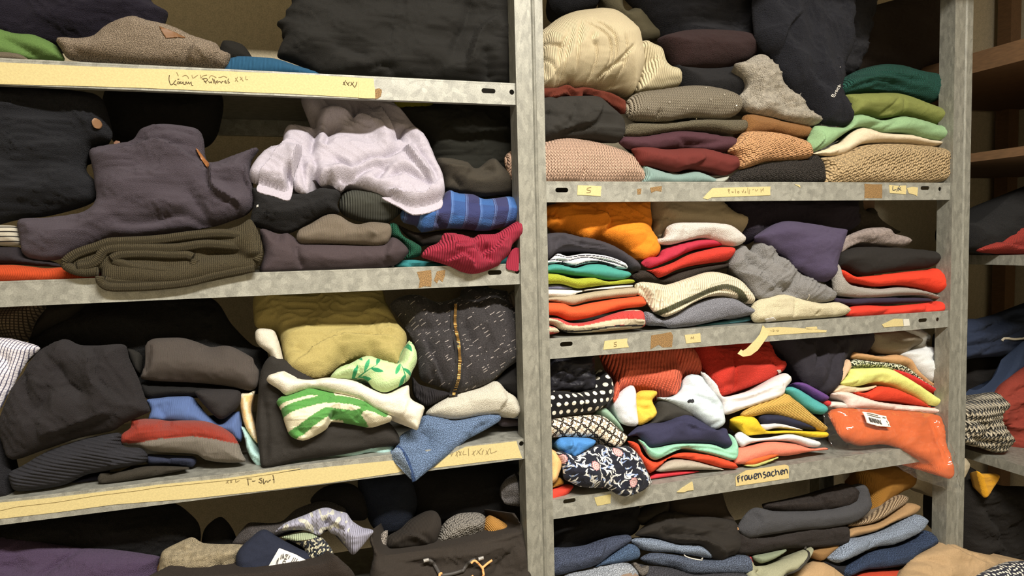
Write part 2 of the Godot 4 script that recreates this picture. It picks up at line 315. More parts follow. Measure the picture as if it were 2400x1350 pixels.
	strokes("lettering", p, plain("#1d2436", 0.6), [[-0.0721, -0.0085, -0.0715, -0.0141, -0.0705, -0.0203], [-0.074, -0.0086, -0.0708, -0.0073, -0.067, -0.0064], [-0.074, -0.0122, -0.0702, -0.0115, -0.0664, -0.0107], [-0.0626, -0.0081, -0.0614, -0.0138, -0.0604, -0.019], [-0.0614, -0.0121, -0.0601, -0.0096, -0.0579, -0.0082], [-0.0487, -0.0084, -0.0525, -0.0078, -0.0547, -0.0114, -0.0538, -0.0159, -0.0515, -0.0179, -0.0484, -0.0158, -0.0474, -0.0096, -0.0468, -0.0141, -0.0458, -0.0175], [-0.0436, -0.0079, -0.0437, -0.0133, -0.0417, -0.0178, -0.0388, -0.0179, -0.0367, -0.0132, -0.0367, -0.0082, -0.036, -0.0132, -0.0343, -0.0157], [-0.0307, -0.0139, -0.0263, -0.0129, -0.0231, -0.0105, -0.0247, -0.0073, -0.0276, -0.0072, -0.0301, -0.0101, -0.0307, -0.0145, -0.0289, -0.018, -0.0257, -0.0185, -0.0225, -0.0172], [-0.0208, -0.0064, -0.0196, -0.0121, -0.0186, -0.0172], [-0.0194, -0.0107, -0.0176, -0.0079, -0.0154, -0.0072, -0.0131, -0.0107, -0.0109, -0.0172], [-0.0024, -0.0065, -0.0057, -0.0072, -0.0071, -0.0092, -0.0057, -0.0114, -0.0011, -0.0128, 0.0008, -0.0153, -0.0005, -0.0182, -0.0057, -0.0194], [0.0099, -0.0093, 0.0067, -0.008, 0.0041, -0.0101, 0.0039, -0.0146, 0.0057, -0.0176, 0.0089, -0.0155, 0.0106, -0.0096, 0.0109, -0.0138, 0.0117, -0.0174], [0.0207, -0.0084, 0.0171, -0.0084, 0.015, -0.0121, 0.0161, -0.0167, 0.0197, -0.0184, 0.0243, -0.0161], [0.0244, -0.0038, 0.0256, -0.0101, 0.0269, -0.0165], [0.0262, -0.0116, 0.0285, -0.0091, 0.0312, -0.0087, 0.0335, -0.0111, 0.0354, -0.0176], [0.0387, -0.0132, 0.0427, -0.0123, 0.046, -0.0102, 0.0443, -0.0081, 0.041, -0.0082, 0.0389, -0.0107, 0.0394, -0.0152, 0.042, -0.0175, 0.046, -0.0155], [0.048, -0.0085, 0.049, -0.0131, 0.0494, -0.0172], [0.0493, -0.0123, 0.0506, -0.0088, 0.0529, -0.007, 0.0553, -0.0088, 0.0566, -0.0129, 0.0576, -0.0171]], 0.0026, 0.0021, true)
	p = flat_piece("folded_corner", sign_shelf, tape_paper, [-0.0772, -0.0078, -0.0642, -0.0019, -0.0526, 0.0024, -0.0613, -0.0078, -0.0671, -0.0146], 0.0022)
	p = flat_piece("tape_scrap", sign_shelf, tape_paper, [-0.221, -0.0216, -0.2087, -0.0143, -0.1936, -0.0077, -0.1848, -0.004, -0.1827, -0.0141, -0.1819, -0.0221, -0.1965, -0.0215, -0.2047, -0.0238], 0.003)
	p = flat_piece("tape_scrap", sign_shelf, tape_scrap_mat, [-0.4092, -0.0074, -0.3929, -0.0064, -0.3722, -0.0051, -0.3734, -0.0143, -0.3741, -0.0241, -0.3882, -0.0245, -0.4033, -0.0251, -0.4069, -0.0166], 0.001)
	ribbon("tape_curl", stack_shelf, tape_paper, [Vector3(-0.0076, -0.0022, 0.002), Vector3(0.0099, -0.0181, 0.002), Vector3(-0.0183, -0.0204, 0.006), Vector3(0.0013, -0.0272, 0.006), Vector3(-0.0342, -0.0294, 0.014), Vector3(-0.017, -0.0397, 0.014), Vector3(-0.0532, -0.038, 0.022), Vector3(-0.0361, -0.0519, 0.022), Vector3(-0.0682, -0.0451, 0.028), Vector3(-0.0577, -0.0603, 0.028), Vector3(-0.0781, -0.0486, 0.03), Vector3(-0.0782, -0.0612, 0.03), Vector3(-0.079, -0.0467, 0.024), Vector3(-0.0874, -0.0551, 0.024)])
	# ---- rack that runs along the far wall towards the camera
	var wood := StandardMaterial3D.new()
	wood.albedo_color = Color("#6b4f33")
	wood.roughness = 0.75
	wood.albedo_texture = speck_tex("soft")
	wood.uv1_triplanar = true
	wood.uv1_world_triplanar = true
	wood.uv1_scale = Vector3(3, 3, 0.6)
	var rack := Node3D.new()
	rack.position = Vector3(1.55, 0, 0.2)
	put(rack, "storage_rack")
	tag(rack, "deep rack with wooden and steel boards along the far wall", "rack")
	for b in [[1.8934, 0.05, wood], [1.6429, 0.022, wood], [1.3848, 0.024, steel_post], [0.8773, 0.024, steel_post]]:
		var m := BoxMesh.new()
		m.size = Vector3(0.66, b[1], 1.36)
		solid("board", m, b[2], rack, Vector3(0, b[0] - b[1] / 2, 0))
	for q in [Vector3(-0.3, 1.2, -0.66), Vector3(0.3, 1.2, -0.66), Vector3(-0.3, 1.2, 0.66), Vector3(0.3, 1.2, 0.66)]:
		var m := BoxMesh.new()
		m.size = Vector3(0.045, 2.4, 0.045)
		solid("rack_post", m, wood, rack, q)

func lay_garments() -> void:
	var o: MeshInstance3D
	var p: MeshInstance3D
	var clear := StandardMaterial3D.new()
	clear.albedo_color = Color(1, 1, 1, 0.015)
	clear.transparency = BaseMaterial3D.TRANSPARENCY_ALPHA
	clear.roughness = 0.1
	clear.metallic_specular = 0.6
	# ---- shelf with the long tape "Pulover XXL": top row
	o = cloth("folded_hoodie", "olive green hoodie folded at the end of the taped pullover shelf", "hoodie", mat("jersey", "#54703a", 0.05), Vector3(-0.8328, 1.7454, -0.0305), 0, [-0.108, 0.042, -0.015, 0.049, -0.006, 0.046, 0.012, 0.043, 0.03, 0.043, 0.055, 0.032, 0.065, 0.021, 0.07, 0.003, 0.027, 0, -0.018, -0.002, -0.111, -0.007], {"R": 0.0269, "ground": 1.7421, "cr": [["g", 0.012, 0.008, [-0.009, 0.029, 0.013, 0.018, 0.039, 0.005]]]})
	o = cloth("folded_shirt", "grey brown shirt edge under the olive green hoodie", "shirt", mat("jersey", "#5d5446", 0.05), Vector3(-0.8654, 1.7415, -0.0151), 0, [-0.071, 0.012, 0.032, 0.015, 0.05, 0.011, 0.061, 0, -0.072, -0.007], {"R": 0.011, "ground": 1.7421})
	o = cloth("sweatshirt", "taupe melange sweatshirt with a brown leather patch lying on the tape", "sweatshirt", mat("melange", "#8f806f", 0.05), Vector3(-0.6484, 1.7473, -0.0257), 0, [-0.125, 0.029, -0.12, 0.037, -0.107, 0.038, -0.092, 0.038, -0.072, 0.043, -0.059, 0.055, -0.042, 0.067, -0.014, 0.078, 0.007, 0.073, 0.037, 0.068, 0.057, 0.061, 0.074, 0.053, 0.099, 0.046, 0.111, 0.042, 0.116, 0.032, 0.13, 0.027, 0.131, 0.019, 0.12, 0, 0.088, -0.002, 0.02, -0.003, -0.046, -0.001, -0.084, 0, -0.109, 0.002, -0.119, 0.017], {"R": 0.04, "wr": 0.004, "ground": 1.7421, "cr": [["g", 0.006, 0.003, [-0.068, 0.031, -0.075, 0.013, -0.077, -0.006]], ["s", 0.014, 0.02, [0.083, 0.034, 0.073, 0.022, 0.067, 0.006, 0.075, -0.008]], ["g", 0.014, 0.006, [0.115, 0.023, 0.106, 0.008, 0.098, -0.007]], ["g", 0.008, 0.012, [-0.105, 0.023, -0.094, 0.014, -0.076, 0.006]]]})
	p = patch("leather_patch", o, plain("#6b4a2c", 0.6), [0.0275, 0.0561, 0.0444, 0.0502, 0.0671, 0.0411, 0.0537, 0.0391, 0.0371, 0.0364, 0.0326, 0.0445], 0.002, 0.003, false)
	o = cloth("jumper", "very dark purple jumper slumped behind the taupe sweatshirt", "jumper", mat("fleece", "#1a1524", 0.05), Vector3(-0.7297, 1.801, -0.157), 0, [-0.257, 0.088, 0.07, 0.117, 0.076, 0.092, 0.087, 0.083, 0.101, 0.076, 0.102, 0.07, 0.098, 0.057, 0.074, 0.014, 0.009, 0, -0.095, -0.006, -0.264, -0.016], {"R": 0.06, "wr": 0.006, "ground": 1.7421})
	o = cloth("folded_shirt", "black shirt tucked behind the blue sweater near the bare wall", "shirt", mat("jersey", "#191713", 0.05), Vector3(-0.5122, 1.7866, -0.1353), 0, [-0.028, 0.038, -0.001, 0.038, 0.011, 0.032, 0.023, 0.014, 0.027, 0, -0.032, -0.003], {"R": 0.0199, "ground": 1.7421})
	o = cloth("folded_sweater", "flat petrol blue sweater beside the black jacket", "sweater", mat("knit", "#255577", 0.0264), Vector3(-0.468, 1.7409, -0.035), 0, [-0.07, -0.001, -0.059, 0.025, -0.039, 0.033, -0.011, 0.034, 0.023, 0.032, 0.051, 0.024, 0.093, 0.011, 0.089, 0, -0.013, -0.001, -0.064, -0.001], {"R": 0.0169, "ground": 1.7421})
	o = cloth("jacket", "large black sweatshirt jacket bundled against the middle post", "jacket", mat("jersey", "#1c1b19", 0.05), Vector3(-0.3438, 1.7539, -0.0815), 0, [-0.074, 0.159, -0.074, 0.127, -0.085, 0.116, -0.086, 0.104, -0.1, 0.095, -0.101, 0.087, -0.093, 0.08, -0.094, 0.07, -0.09, 0.068, -0.1, 0.047, -0.102, 0.031, -0.08, 0.023, -0.055, 0.014, -0.033, 0.003, 0.031, 0, 0.145, -0.001, 0.303, 0.001, 0.341, 0, 0.347, 0.195], {"R": 0.05, "H": 0.045, "wr": 0.005, "ground": 1.7421, "cr": [["g", 0.005, 0.003, [0.107, 0.137, 0.099, 0.096, 0.094, 0.066]], ["g", 0.005, 0.003, [0.123, 0.139, 0.12, 0.098, 0.112, 0.071]], ["g", 0.016, 0.014, [0.252, 0.149, 0.24, 0.111, 0.209, 0.042]], ["s", 0.016, 0.03, [0.308, 0.128, 0.262, 0.095, 0.233, 0.022]], ["g", 0.014, 0.012, [-0.002, 0.05, 0.024, 0.045, 0.058, 0.035]], ["g", 0.016, 0.008, [0.023, 0.009, 0.057, 0.013, 0.078, 0.02, 0.108, 0.018]], ["g", 0.012, 0.008, [0.028, -0.001, 0.067, 0.003, 0.094, 0.013, 0.106, 0.007]], ["g", 0.02, 0.016, [0.272, 0.062, 0.284, 0.021, 0.293, 0.004]]]})
	# ---- second row of the same bay
	o = cloth("coat", "black coat with two wooden buttons hanging under the taped shelf", "coat", mat("fleece", "#14151b", 0.05), Vector3(-0.7934, 1.4876, -0.0739), 0.0698, [-0.188, 0.224, 0.041, 0.228, 0.066, 0.218, 0.078, 0.175, 0.077, 0.146, 0.047, 0.135, 0.039, 0.096, 0.054, 0.074, 0.047, 0.042, -0.01, 0.021, -0.053, 0.015, -0.196, 0], {"R": 0.05, "wr": 0.007, "ground": 1.4064})
	p = patch("button", o, plain("#7d5d42", 0.5), [0.058, 0.1683, 0.0625, 0.1747, 0.0685, 0.1721, 0.07, 0.1652, 0.0661, 0.1588, 0.0601, 0.16], 0.005, 0.003, true)
	p = patch("button", o, plain("#6d4a35", 0.5), [0.0801, 0.1411, 0.084, 0.146, 0.0895, 0.1448, 0.0905, 0.1392, 0.0867, 0.1349, 0.0812, 0.1362], 0.005, 0.003, true)
	o = cloth("jumper", "plain black jumper pushed back above the charcoal fleece", "jumper", mat("jersey", "#121111", 0.05), Vector3(-0.6385, 1.6353, -0.1882), 0.0698, [-0.102, 0.111, 0.085, 0.111, 0.084, 0.042, 0.062, 0.005, 0.025, 0, -0.054, -0.001, -0.101, 0.013], {"R": 0.05, "wr": 0.006, "ground": 1.4064})
	o = cloth("fleece_sweatshirt", "charcoal plum fleece with tan zip pull sprawled over folded knitwear", "sweatshirt", mat("fleece", "#4a424b", 0.04), Vector3(-0.6484, 1.4341, -0.0349), 0.2094, [-0.198, 0.069, -0.154, 0.073, -0.106, 0.082, -0.092, 0.1, -0.096, 0.151, -0.098, 0.187, -0.036, 0.204, -0.023, 0.223, 0.004, 0.233, 0.044, 0.232, 0.07, 0.225, 0.077, 0.206, 0.083, 0.168, 0.121, 0.18, 0.16, 0.196, 0.167, 0.191, 0.152, 0.165, 0.155, 0.122, 0.155, 0.091, 0.142, 0.072, 0.117, 0.061, 0.093, 0.053, 0.039, 0.043, -0.044, 0.034, -0.076, 0.031, -0.118, 0.014, -0.148, 0, -0.189, 0.006, -0.198, 0.037], {"R": 0.055, "H": 0.045, "wr": 0.006, "ground": 1.4064, "cr": [["s", 0.02, 0.025, [0.087, 0.157, 0.06, 0.165, 0.028, 0.184, 0.009, 0.191, -0.029, 0.182, -0.087, 0.168]], ["g", 0.01, 0.006, [-0.022, 0.194, -0.006, 0.207, 0.029, 0.213, 0.068, 0.204]], ["s", 0.018, 0.02, [0.085, 0.161, 0.089, 0.111, 0.108, 0.094, 0.131, 0.081, 0.121, 0.066]], ["g", 0.02, 0.012, [-0.067, 0.068, -0.037, 0.054, 0.039, 0.067, 0.077, 0.052, 0.103, 0.048]], ["g", 0.014, 0.012, [0.053, 0.111, 0.062, 0.089, 0.084, 0.056]], ["g", 0.012, 0.016, [0.093, 0.133, 0.119, 0.111, 0.131, 0.088]], ["s", 0.012, 0.012, [0.156, 0.178, 0.14, 0.141, 0.149, 0.111, 0.151, 0.081]], ["g", 0.008, 0.02, [-0.178, 0.042, -0.097, 0.041, -0.049, 0.068]]]})
	p = patch("zip_pull", o, plain("#8a5a34", 0.45), [0.0648, 0.1835, 0.0686, 0.1806, 0.0776, 0.1687, 0.0858, 0.1554, 0.0874, 0.1405, 0.081, 0.1494, 0.0722, 0.1664], 0.006, 0.003, true)
	o = cloth("striped_shirt", "cuff of a white shirt with fine dark stripes beside the charcoal fleece", "shirt", mat("jersey", "#ffffff", 0.05, 0, "cuff", 0.03), Vector3(-0.8866, 1.4596, -0.0392), 0.0698, [-0.079, 0.036, 0.016, 0.035, 0.04, 0.032, 0.044, 0.017, 0.043, 0.001, 0.015, 0, -0.08, 0.002], {"R": 0.0175, "ground": 1.4064})
	o = cloth("folded_shirt", "black folded shirt between striped cuff and orange sweater", "shirt", mat("jersey", "#211c21", 0.05), Vector3(-0.8667, 1.4226, -0.0429), 0.0698, [-0.102, 0.04, 0.019, 0.037, 0.026, 0.024, 0.069, 0.011, 0.079, 0, 0.022, 0.005, -0.009, 0.008, -0.103, 0.011], {"R": 0.0194, "ground": 1.4064})
	o = cloth("folded_sweater", "orange sweater lying flat beneath the brown knit", "sweater", mat("knit", "#c4481f", 0.0264), Vector3(-0.8276, 1.4001, -0.03), 0.0698, [-0.138, 0.033, -0.035, 0.032, -0.013, 0.03, 0.018, 0.025, 0.043, 0.025, 0.065, 0.015, 0.097, 0.017, 0.1, 0, 0.048, -0.002, -0.045, 0, -0.139, 0.004], {"R": 0.0166, "ground": 1.4064})
	o = cloth("wool_sweater", "dark brown green wool sweater folded in thick rolls over the shelf edge", "sweater", mat("knitmel", "#4b4330", 0.036), Vector3(-0.6342, 1.3861, 0), 0.0349, [-0.143, 0.044, -0.138, 0.053, -0.122, 0.063, -0.094, 0.072, -0.079, 0.079, -0.055, 0.08, -0.005, 0.082, 0.046, 0.089, 0.089, 0.094, 0.116, 0.101, 0.134, 0.112, 0.145, 0.096, 0.151, 0.077, 0.154, 0.056, 0.151, 0.041, 0.136, 0.02, 0.091, 0.01, 0.033, 0.001, -0.026, 0.002, -0.067, 0, -0.084, 0.006, -0.093, 0.021, -0.092, 0.03, -0.115, 0.027, -0.133, 0.032], {"R": 0.02, "H": 0.012, "depth": 0.16, "wr": 0.001, "ground": 1.4064, "cr": [["r", 0.02, 0.03, [0.125, 0.089, 0.137, 0.069, 0.143, 0.046]], ["r", 0.012, 0.018, [-0.084, 0.026, -0.039, 0.024, 0.018, 0.019, 0.07, 0.032, 0.132, 0.037]], ["g", 0.014, 0.01, [0.052, 0.048, 0.08, 0.053, 0.106, 0.052, 0.132, 0.046]]]})
	roll("roll", o, mat("knitmel", "#4b4330", 0.036), [-0.092, 0.03, -0.112, 0.03, -0.127, 0.035, -0.136, 0.043, -0.131, 0.051, -0.117, 0.06, -0.091, 0.069, -0.075, 0.075, -0.053, 0.076, -0.004, 0.078, 0.047, 0.084, 0.09, 0.086, 0.119, 0.081, 0.138, 0.067], 0.014, 0.0075)
	roll("roll", o, mat("knitmel", "#4b4330", 0.036), [-0.119, 0.039, -0.104, 0.041, -0.092, 0.048, -0.081, 0.062, -0.061, 0.066, -0.021, 0.065, 0.021, 0.064, 0.063, 0.069, 0.098, 0.066, 0.133, 0.061, 0.145, 0.05, 0.141, 0.039], 0.015, 0.0075)
	roll("roll", o, mat("knitmel", "#4b4330", 0.036), [-0.072, 0.049, -0.06, 0.055, -0.029, 0.056, 0.012, 0.053, 0.037, 0.052, 0.045, 0.048], 0.016, 0.007)
	roll("roll", o, mat("knitmel", "#4b4330", 0.036), [-0.07, 0.047, -0.039, 0.035, 0.002, 0.028, 0.034, 0.025, 0.044, 0.034, 0.048, 0.045], 0.014, 0.007)
	roll("roll", o, mat("knitmel", "#4b4330", 0.036), [-0.089, 0.023, -0.088, 0.014, -0.079, 0.006, -0.056, 0.004, -0.016, 0.004, 0.035, 0.008, 0.078, 0.018, 0.138, 0.028], 0.014, 0.0075)
	roll("roll", o, mat("knitmel", "#4b4330", 0.036), [-0.083, 0.017, -0.056, 0.013, 0.001, 0.014, 0.052, 0.023, 0.096, 0.033, 0.137, 0.037], 0.012, 0.006)
	o = cloth("tshirt", "crumpled pale lavender T-shirt draped over the dark piles", "shirt", mat("jersey", "#aea8b4", 0.05), Vector3(-0.3498, 1.5107, -0.0127), 0.5934, [-0.057, 0.268, -0.029, 0.279, 0.086, 0.282, 0.124, 0.241, 0.156, 0.187, 0.173, 0.155, 0.184, 0.112, 0.194, 0.06, 0.184, 0.019, 0.133, 0, 0.099, 0.015, 0.064, 0.039, 0.019, 0.057, 0.003, 0.042, -0.018, 0.057, -0.033, 0.052, -0.043, 0.069, -0.054, 0.035, -0.077, 0.04, -0.086, 0.063, -0.09, 0.035, -0.126, 0.049, -0.152, 0.064, -0.147, 0.092, -0.121, 0.127, -0.099, 0.138, -0.091, 0.174, -0.072, 0.185, -0.041, 0.183, -0.034, 0.208, -0.051, 0.229], {"R": 0.016, "H": 0.03, "depth": 0.06, "wr": 0.004, "wdir": 0.6109, "cell": 0.0026, "ground": 1.4064, "cr": [["r", 0.02, 0.013, [-0.026, 0.182, -0.009, 0.2, 0.008, 0.202, 0.034, 0.193, 0.06, 0.181, 0.084, 0.158, 0.092, 0.135]], ["g", 0.022, 0.01, [0.008, 0.181, -0.009, 0.163, -0.022, 0.119]], ["g", 0.02, 0.009, [-0.029, 0.193, -0.039, 0.148, -0.046, 0.11]], ["r", 0.012, 0.012, [-0.016, 0.16, -0.021, 0.135, -0.024, 0.113]], ["g", 0.026, 0.008, [-0.003, 0.101, 0.008, 0.088, 0.021, 0.081, 0.057, 0.099, 0.089, 0.105, 0.12, 0.123]], ["r", 0.016, 0.012, [-0.034, 0.041, -0.002, 0.067, 0.025, 0.077, 0.057, 0.092, 0.099, 0.101]], ["g", 0.022, 0.009, [-0.026, 0.049, 0.024, 0.062, 0.056, 0.082, 0.098, 0.09]], ["s", 0.02, 0.014, [0.12, 0.125, 0.139, 0.082, 0.167, 0.041]], ["g", 0.016, 0.008, [0.065, 0.056, 0.077, 0.073, 0.087, 0.086]], ["s", 0.018, 0.016, [0.111, 0.022, 0.062, 0.037, 0.018, 0.041]], ["g", 0.018, 0.01, [-0.062, 0.095, -0.059, 0.049, -0.054, 0.034]], ["g", 0.012, 0.006, [-0.043, 0.101, -0.038, 0.082, -0.049, 0.059]], ["s", 0.022, 0.018, [-0.086, 0.03, -0.075, 0.074, -0.062, 0.114]], ["g", 0.012, 0.006, [0.067, 0.029, 0.095, 0.011, 0.125, -0.012]], ["g", 0.022, 0.01, [0.042, 0.242, 0.043, 0.208, 0.032, 0.19, 0.044, 0.185]], ["s", 0.02, 0.014, [0.122, 0.136, 0.102, 0.173, 0.088, 0.225]], ["g", 0.02, 0.008, [0.107, 0.138, 0.126, 0.17, 0.143, 0.168]], ["g", 0.006, 0.003, [-0.139, 0.048, -0.111, 0.051, -0.083, 0.039]], ["g", 0.016, 0.007, [0.088, 0.061, 0.117, 0.073, 0.145, 0.053, 0.167, 0.039]], ["r", 0.01, 0.01, [0.093, 0.086, 0.118, 0.082, 0.141, 0.066, 0.155, 0.047]], ["g", 0.014, 0.007, [-0.018, 0.05, 0.004, 0.036, 0.018, 0.041]], ["g", 0.014, 0.007, [0.143, 0.121, 0.161, 0.091, 0.177, 0.05]], ["r", 0.012, 0.012, [0.12, 0.179, 0.138, 0.165, 0.161, 0.12]]]})
	p = patch("sleeve", o, mat("jersey", "#aea8b4", 0.05), [-0.0972, 0.1142, -0.0823, 0.1292, -0.0614, 0.1176, -0.0675, 0.0872, -0.0762, 0.0588, -0.0861, 0.0168, -0.1116, 0.0249, -0.1378, 0.0359, -0.1339, 0.0558, -0.1139, 0.0864], 0.008, 0.003, true)
	p = patch("hem", o, mat("jersey", "#aea8b4", 0.05), [0.1701, 0.0393, 0.1855, 0.0501, 0.1841, 0.0234, 0.178, -0.0013, 0.1295, -0.0165, 0.1024, 0.003, 0.0734, 0.0248, 0.1102, 0.0183, 0.1466, 0.0131], 0.006, 0.003, true)
	o = cloth("jacket", "black jacket stuffed deep behind the lavender T-shirt", "jacket", mat("jersey", "#15150f", 0.05), Vector3(-0.0883, 1.5326, -0.1314), 0.0698, [-0.163, 0.182, -0.077, 0.194, 0.012, 0.206, 0.161, 0.216, 0.15, 0, 0.075, 0.005, 0.003, 0.027, -0.067, 0.035, -0.093, 0.121], {"R": 0.05, "wr": 0.006, "ground": 1.4064})
	o = cloth("sweater", "yellow olive piece at the back just under the shelf", "sweater", mat("knit", "#7d7a24", 0.0264), Vector3(-0.1995, 1.7018, -0.1288), 0.0698, [-0.062, 0.033, -0.026, 0, 0.008, 0, 0.035, 0.003, 0.046, 0.038], {"R": 0.018, "ground": 1.4064})  # yellow olive shape close under the deck above
	o = cloth("trousers", "dark grey brown trousers folded on top of the blue plaid shirt", "trousers", mat("jersey", "#38332b", 0.05), Vector3(-0.0824, 1.5355, -0.0719), 0.0698, [-0.08, 0.077, -0.021, 0.071, -0.008, 0.059, 0.003, 0.06, 0.032, 0.079, 0.055, 0.059, 0.089, 0.036, 0.088, 0.009, 0.033, 0.002, -0.002, 0, -0.047, 0.009, -0.069, 0.013, -0.073, 0.035], {"R": 0.03, "ground": 1.4064, "cr": [["s", 0.014, 0.012, [-0.015, 0.05, -0.021, 0.056, -0.057, 0.061, -0.083, 0.066]], ["g", 0.014, 0.008, [0.005, 0.046, 0.017, 0.051, 0.026, 0.046]], ["g", 0.012, 0.01, [-0.058, 0.036, -0.041, 0.021, -0.039, 0.012]]]})
	o = cloth("blouse", "terracotta top squeezed behind the middle post", "top", mat("jersey", "#a3553c", 0.05), Vector3(0.003, 1.6168, -0.1152), 0.0698, [-0.029, 0.018, 0.008, 0.028, 0.023, 0.031, 0.022, 0.008, -0.023, 0], {"R": 0.0149, "ground": 1.4064})
	o = cloth("folded_sweater", "black sweater below the lavender T-shirt sleeve", "sweater", mat("fleece", "#141314", 0.05), Vector3(-0.4225, 1.4689, -0.0408), 0.0698, [-0.075, 0.084, -0.049, 0.08, -0.013, 0.074, 0.019, 0.076, 0.039, 0.084, 0.071, 0.08, 0.077, 0.068, 0.07, 0.054, 0.073, 0.037, 0.037, 0.027, -0.003, 0.006, -0.024, 0, -0.065, 0.011, -0.082, 0.019, -0.074, 0.058], {"R": 0.035, "wr": 0.006, "ground": 1.4064})
	p = patch("woven_label", o, plain("#c9c6c0", 0.8), [-0.0677, 0.0498, -0.0644, 0.0508, -0.0642, 0.0469, -0.0675, 0.046], 0.002, 0.0015, false)
	o = cloth("ribbed_sweater", "dark olive grey ribbed sweater above the grey melange knit", "sweater", mat("rib", "#40413a", 0.036), Vector3(-0.2967, 1.485, -0.0635), 0.0698, [-0.049, 0.055, -0.031, 0.066, 0.004, 0.068, 0.027, 0.07, 0.056, 0.055, 0.066, 0.029, 0.039, 0.004, 0.014, 0, -0.024, 0.007, -0.048, 0.018, -0.055, 0.035], {"R": 0.03, "ground": 1.4064})
	o = cloth("melange_sweater", "grey beige melange sweater tossed on the plum folded T-shirt", "sweater", mat("knitmel", "#85796a", 0.0216), Vector3(-0.3457, 1.4428, -0.0264), 0.0698, [-0.083, 0.018, -0.078, 0.035, -0.056, 0.047, -0.032, 0.061, -0.015, 0.063, -0.001, 0.058, 0.009, 0.05, 0.026, 0.044, 0.047, 0.048, 0.083, 0.043, 0.086, 0.022, 0.075, 0.004, 0.055, 0, 0.005, 0.005, -0.045, 0.007, -0.075, 0.008], {"R": 0.035, "ground": 1.4064, "cr": [["s", 0.014, 0.012, [0.057, 0.023, 0.043, 0.034, 0.024, 0.041]], ["g", 0.01, 0.014, [-0.069, 0.029, -0.035, 0.036, 0.004, 0.031]]]})
	o = cloth("folded_tshirt", "plum grey T-shirt folded flat on the bare steel shelf", "shirt", mat("jersey", "#403639", 0.05), Vector3(-0.3734, 1.4027, -0.03), 0.0698, [-0.114, 0.079, -0.083, 0.07, -0.067, 0.071, -0.056, 0.062, -0.047, 0.054, 0.013, 0.05, 0.094, 0.048, 0.115, 0.06, 0.133, 0.049, 0.145, 0.03, 0.112, 0.003, 0.031, -0.001, -0.048, -0.001, -0.117, 0, -0.11, 0.035], {"R": 0.03, "ground": 1.4064, "cr": [["g", 0.012, 0.006, [-0.057, 0.05, -0.052, 0.022, -0.044, 0.006]], ["g", 0.012, 0.01, [-0.082, 0.068, -0.087, 0.053]], ["g", 0.008, 0.006, [0.093, 0.012, 0.109, 0.005]], ["s", 0.01, 0.01, [0.109, 0.052, 0.102, 0.034, 0.096, 0.022]]]})
	o = cloth("knit_sweater", "bottle green knit corner beside the crimson cardigan", "sweater", mat("chunky", "#1c5a42", 0.042), Vector3(-0.2327, 1.418, -0.0521), 0.0698, [-0.027, 0.071, -0.013, 0.069, -0.002, 0.047, 0.019, 0.034, 0.032, 0.023, 0.027, 0.006, -0.004, 0, 0.003, 0.015, -0.009, 0.034, -0.027, 0.043], {"R": 0.0283, "ground": 1.4064})
	o = cloth("folded_jersey", "teal top lying under the crimson cardigan", "top", mat("jersey", "#2c7478", 0.05), Vector3(-0.1359, 1.4012, -0.05), 0.0698, [-0.121, 0.008, -0.105, 0.018, -0.079, 0.018, -0.036, 0.011, 0.077, 0.014, 0.115, 0.035, 0.135, 0.039, 0.132, -0.006, -0.118, 0], {"R": 0.0216, "ground": 1.4064, "cr": [["g", 0.01, 0.005, [-0.103, 0.014, -0.083, 0.005, -0.065, 0.006]]]})
	o = cloth("plaid_shirt", "blue plaid shirt folded beside the middle post", "shirt", mat("jersey", "#ffffff", 0.05, 0, "plaid", 0.11), Vector3(-0.1314, 1.4671, -0.0355), 0.0698, [-0.113, 0.033, -0.106, 0.046, -0.078, 0.05, -0.039, 0.062, -0.027, 0.075, -0.016, 0.082, 0.001, 0.076, 0.028, 0.074, 0.05, 0.065, 0.077, 0.067, 0.107, 0.069, 0.142, 0.057, 0.14, 0.021, 0.081, 0.006, 0.047, 0, 0.002, 0.005, -0.031, 0.006, -0.074, 0, -0.084, 0.012, -0.107, 0.019], {"R": 0.035, "rot": -0.1396, "ground": 1.4064, "cr": [["g", 0.012, 0.006, [-0.046, 0.023, -0.041, 0.013, -0.026, 0.004]], ["g", 0.01, 0.014, [-0.023, 0.069, 0.019, 0.05, 0.064, 0.054]]]})
	o = cloth("shirt", "dark brown shirt folded under the blue plaid shirt", "shirt", mat("jersey", "#1d1713", 0.05), Vector3(-0.1549, 1.4405, -0.061), 0.0698, [-0.09, 0.046, -0.052, 0.03, 0.01, 0.034, 0.113, 0.032, 0.124, 0.018, 0.054, 0.002, -0.036, 0.002, -0.045, 0, -0.078, 0.025], {"R": 0.0222, "ground": 1.4064})
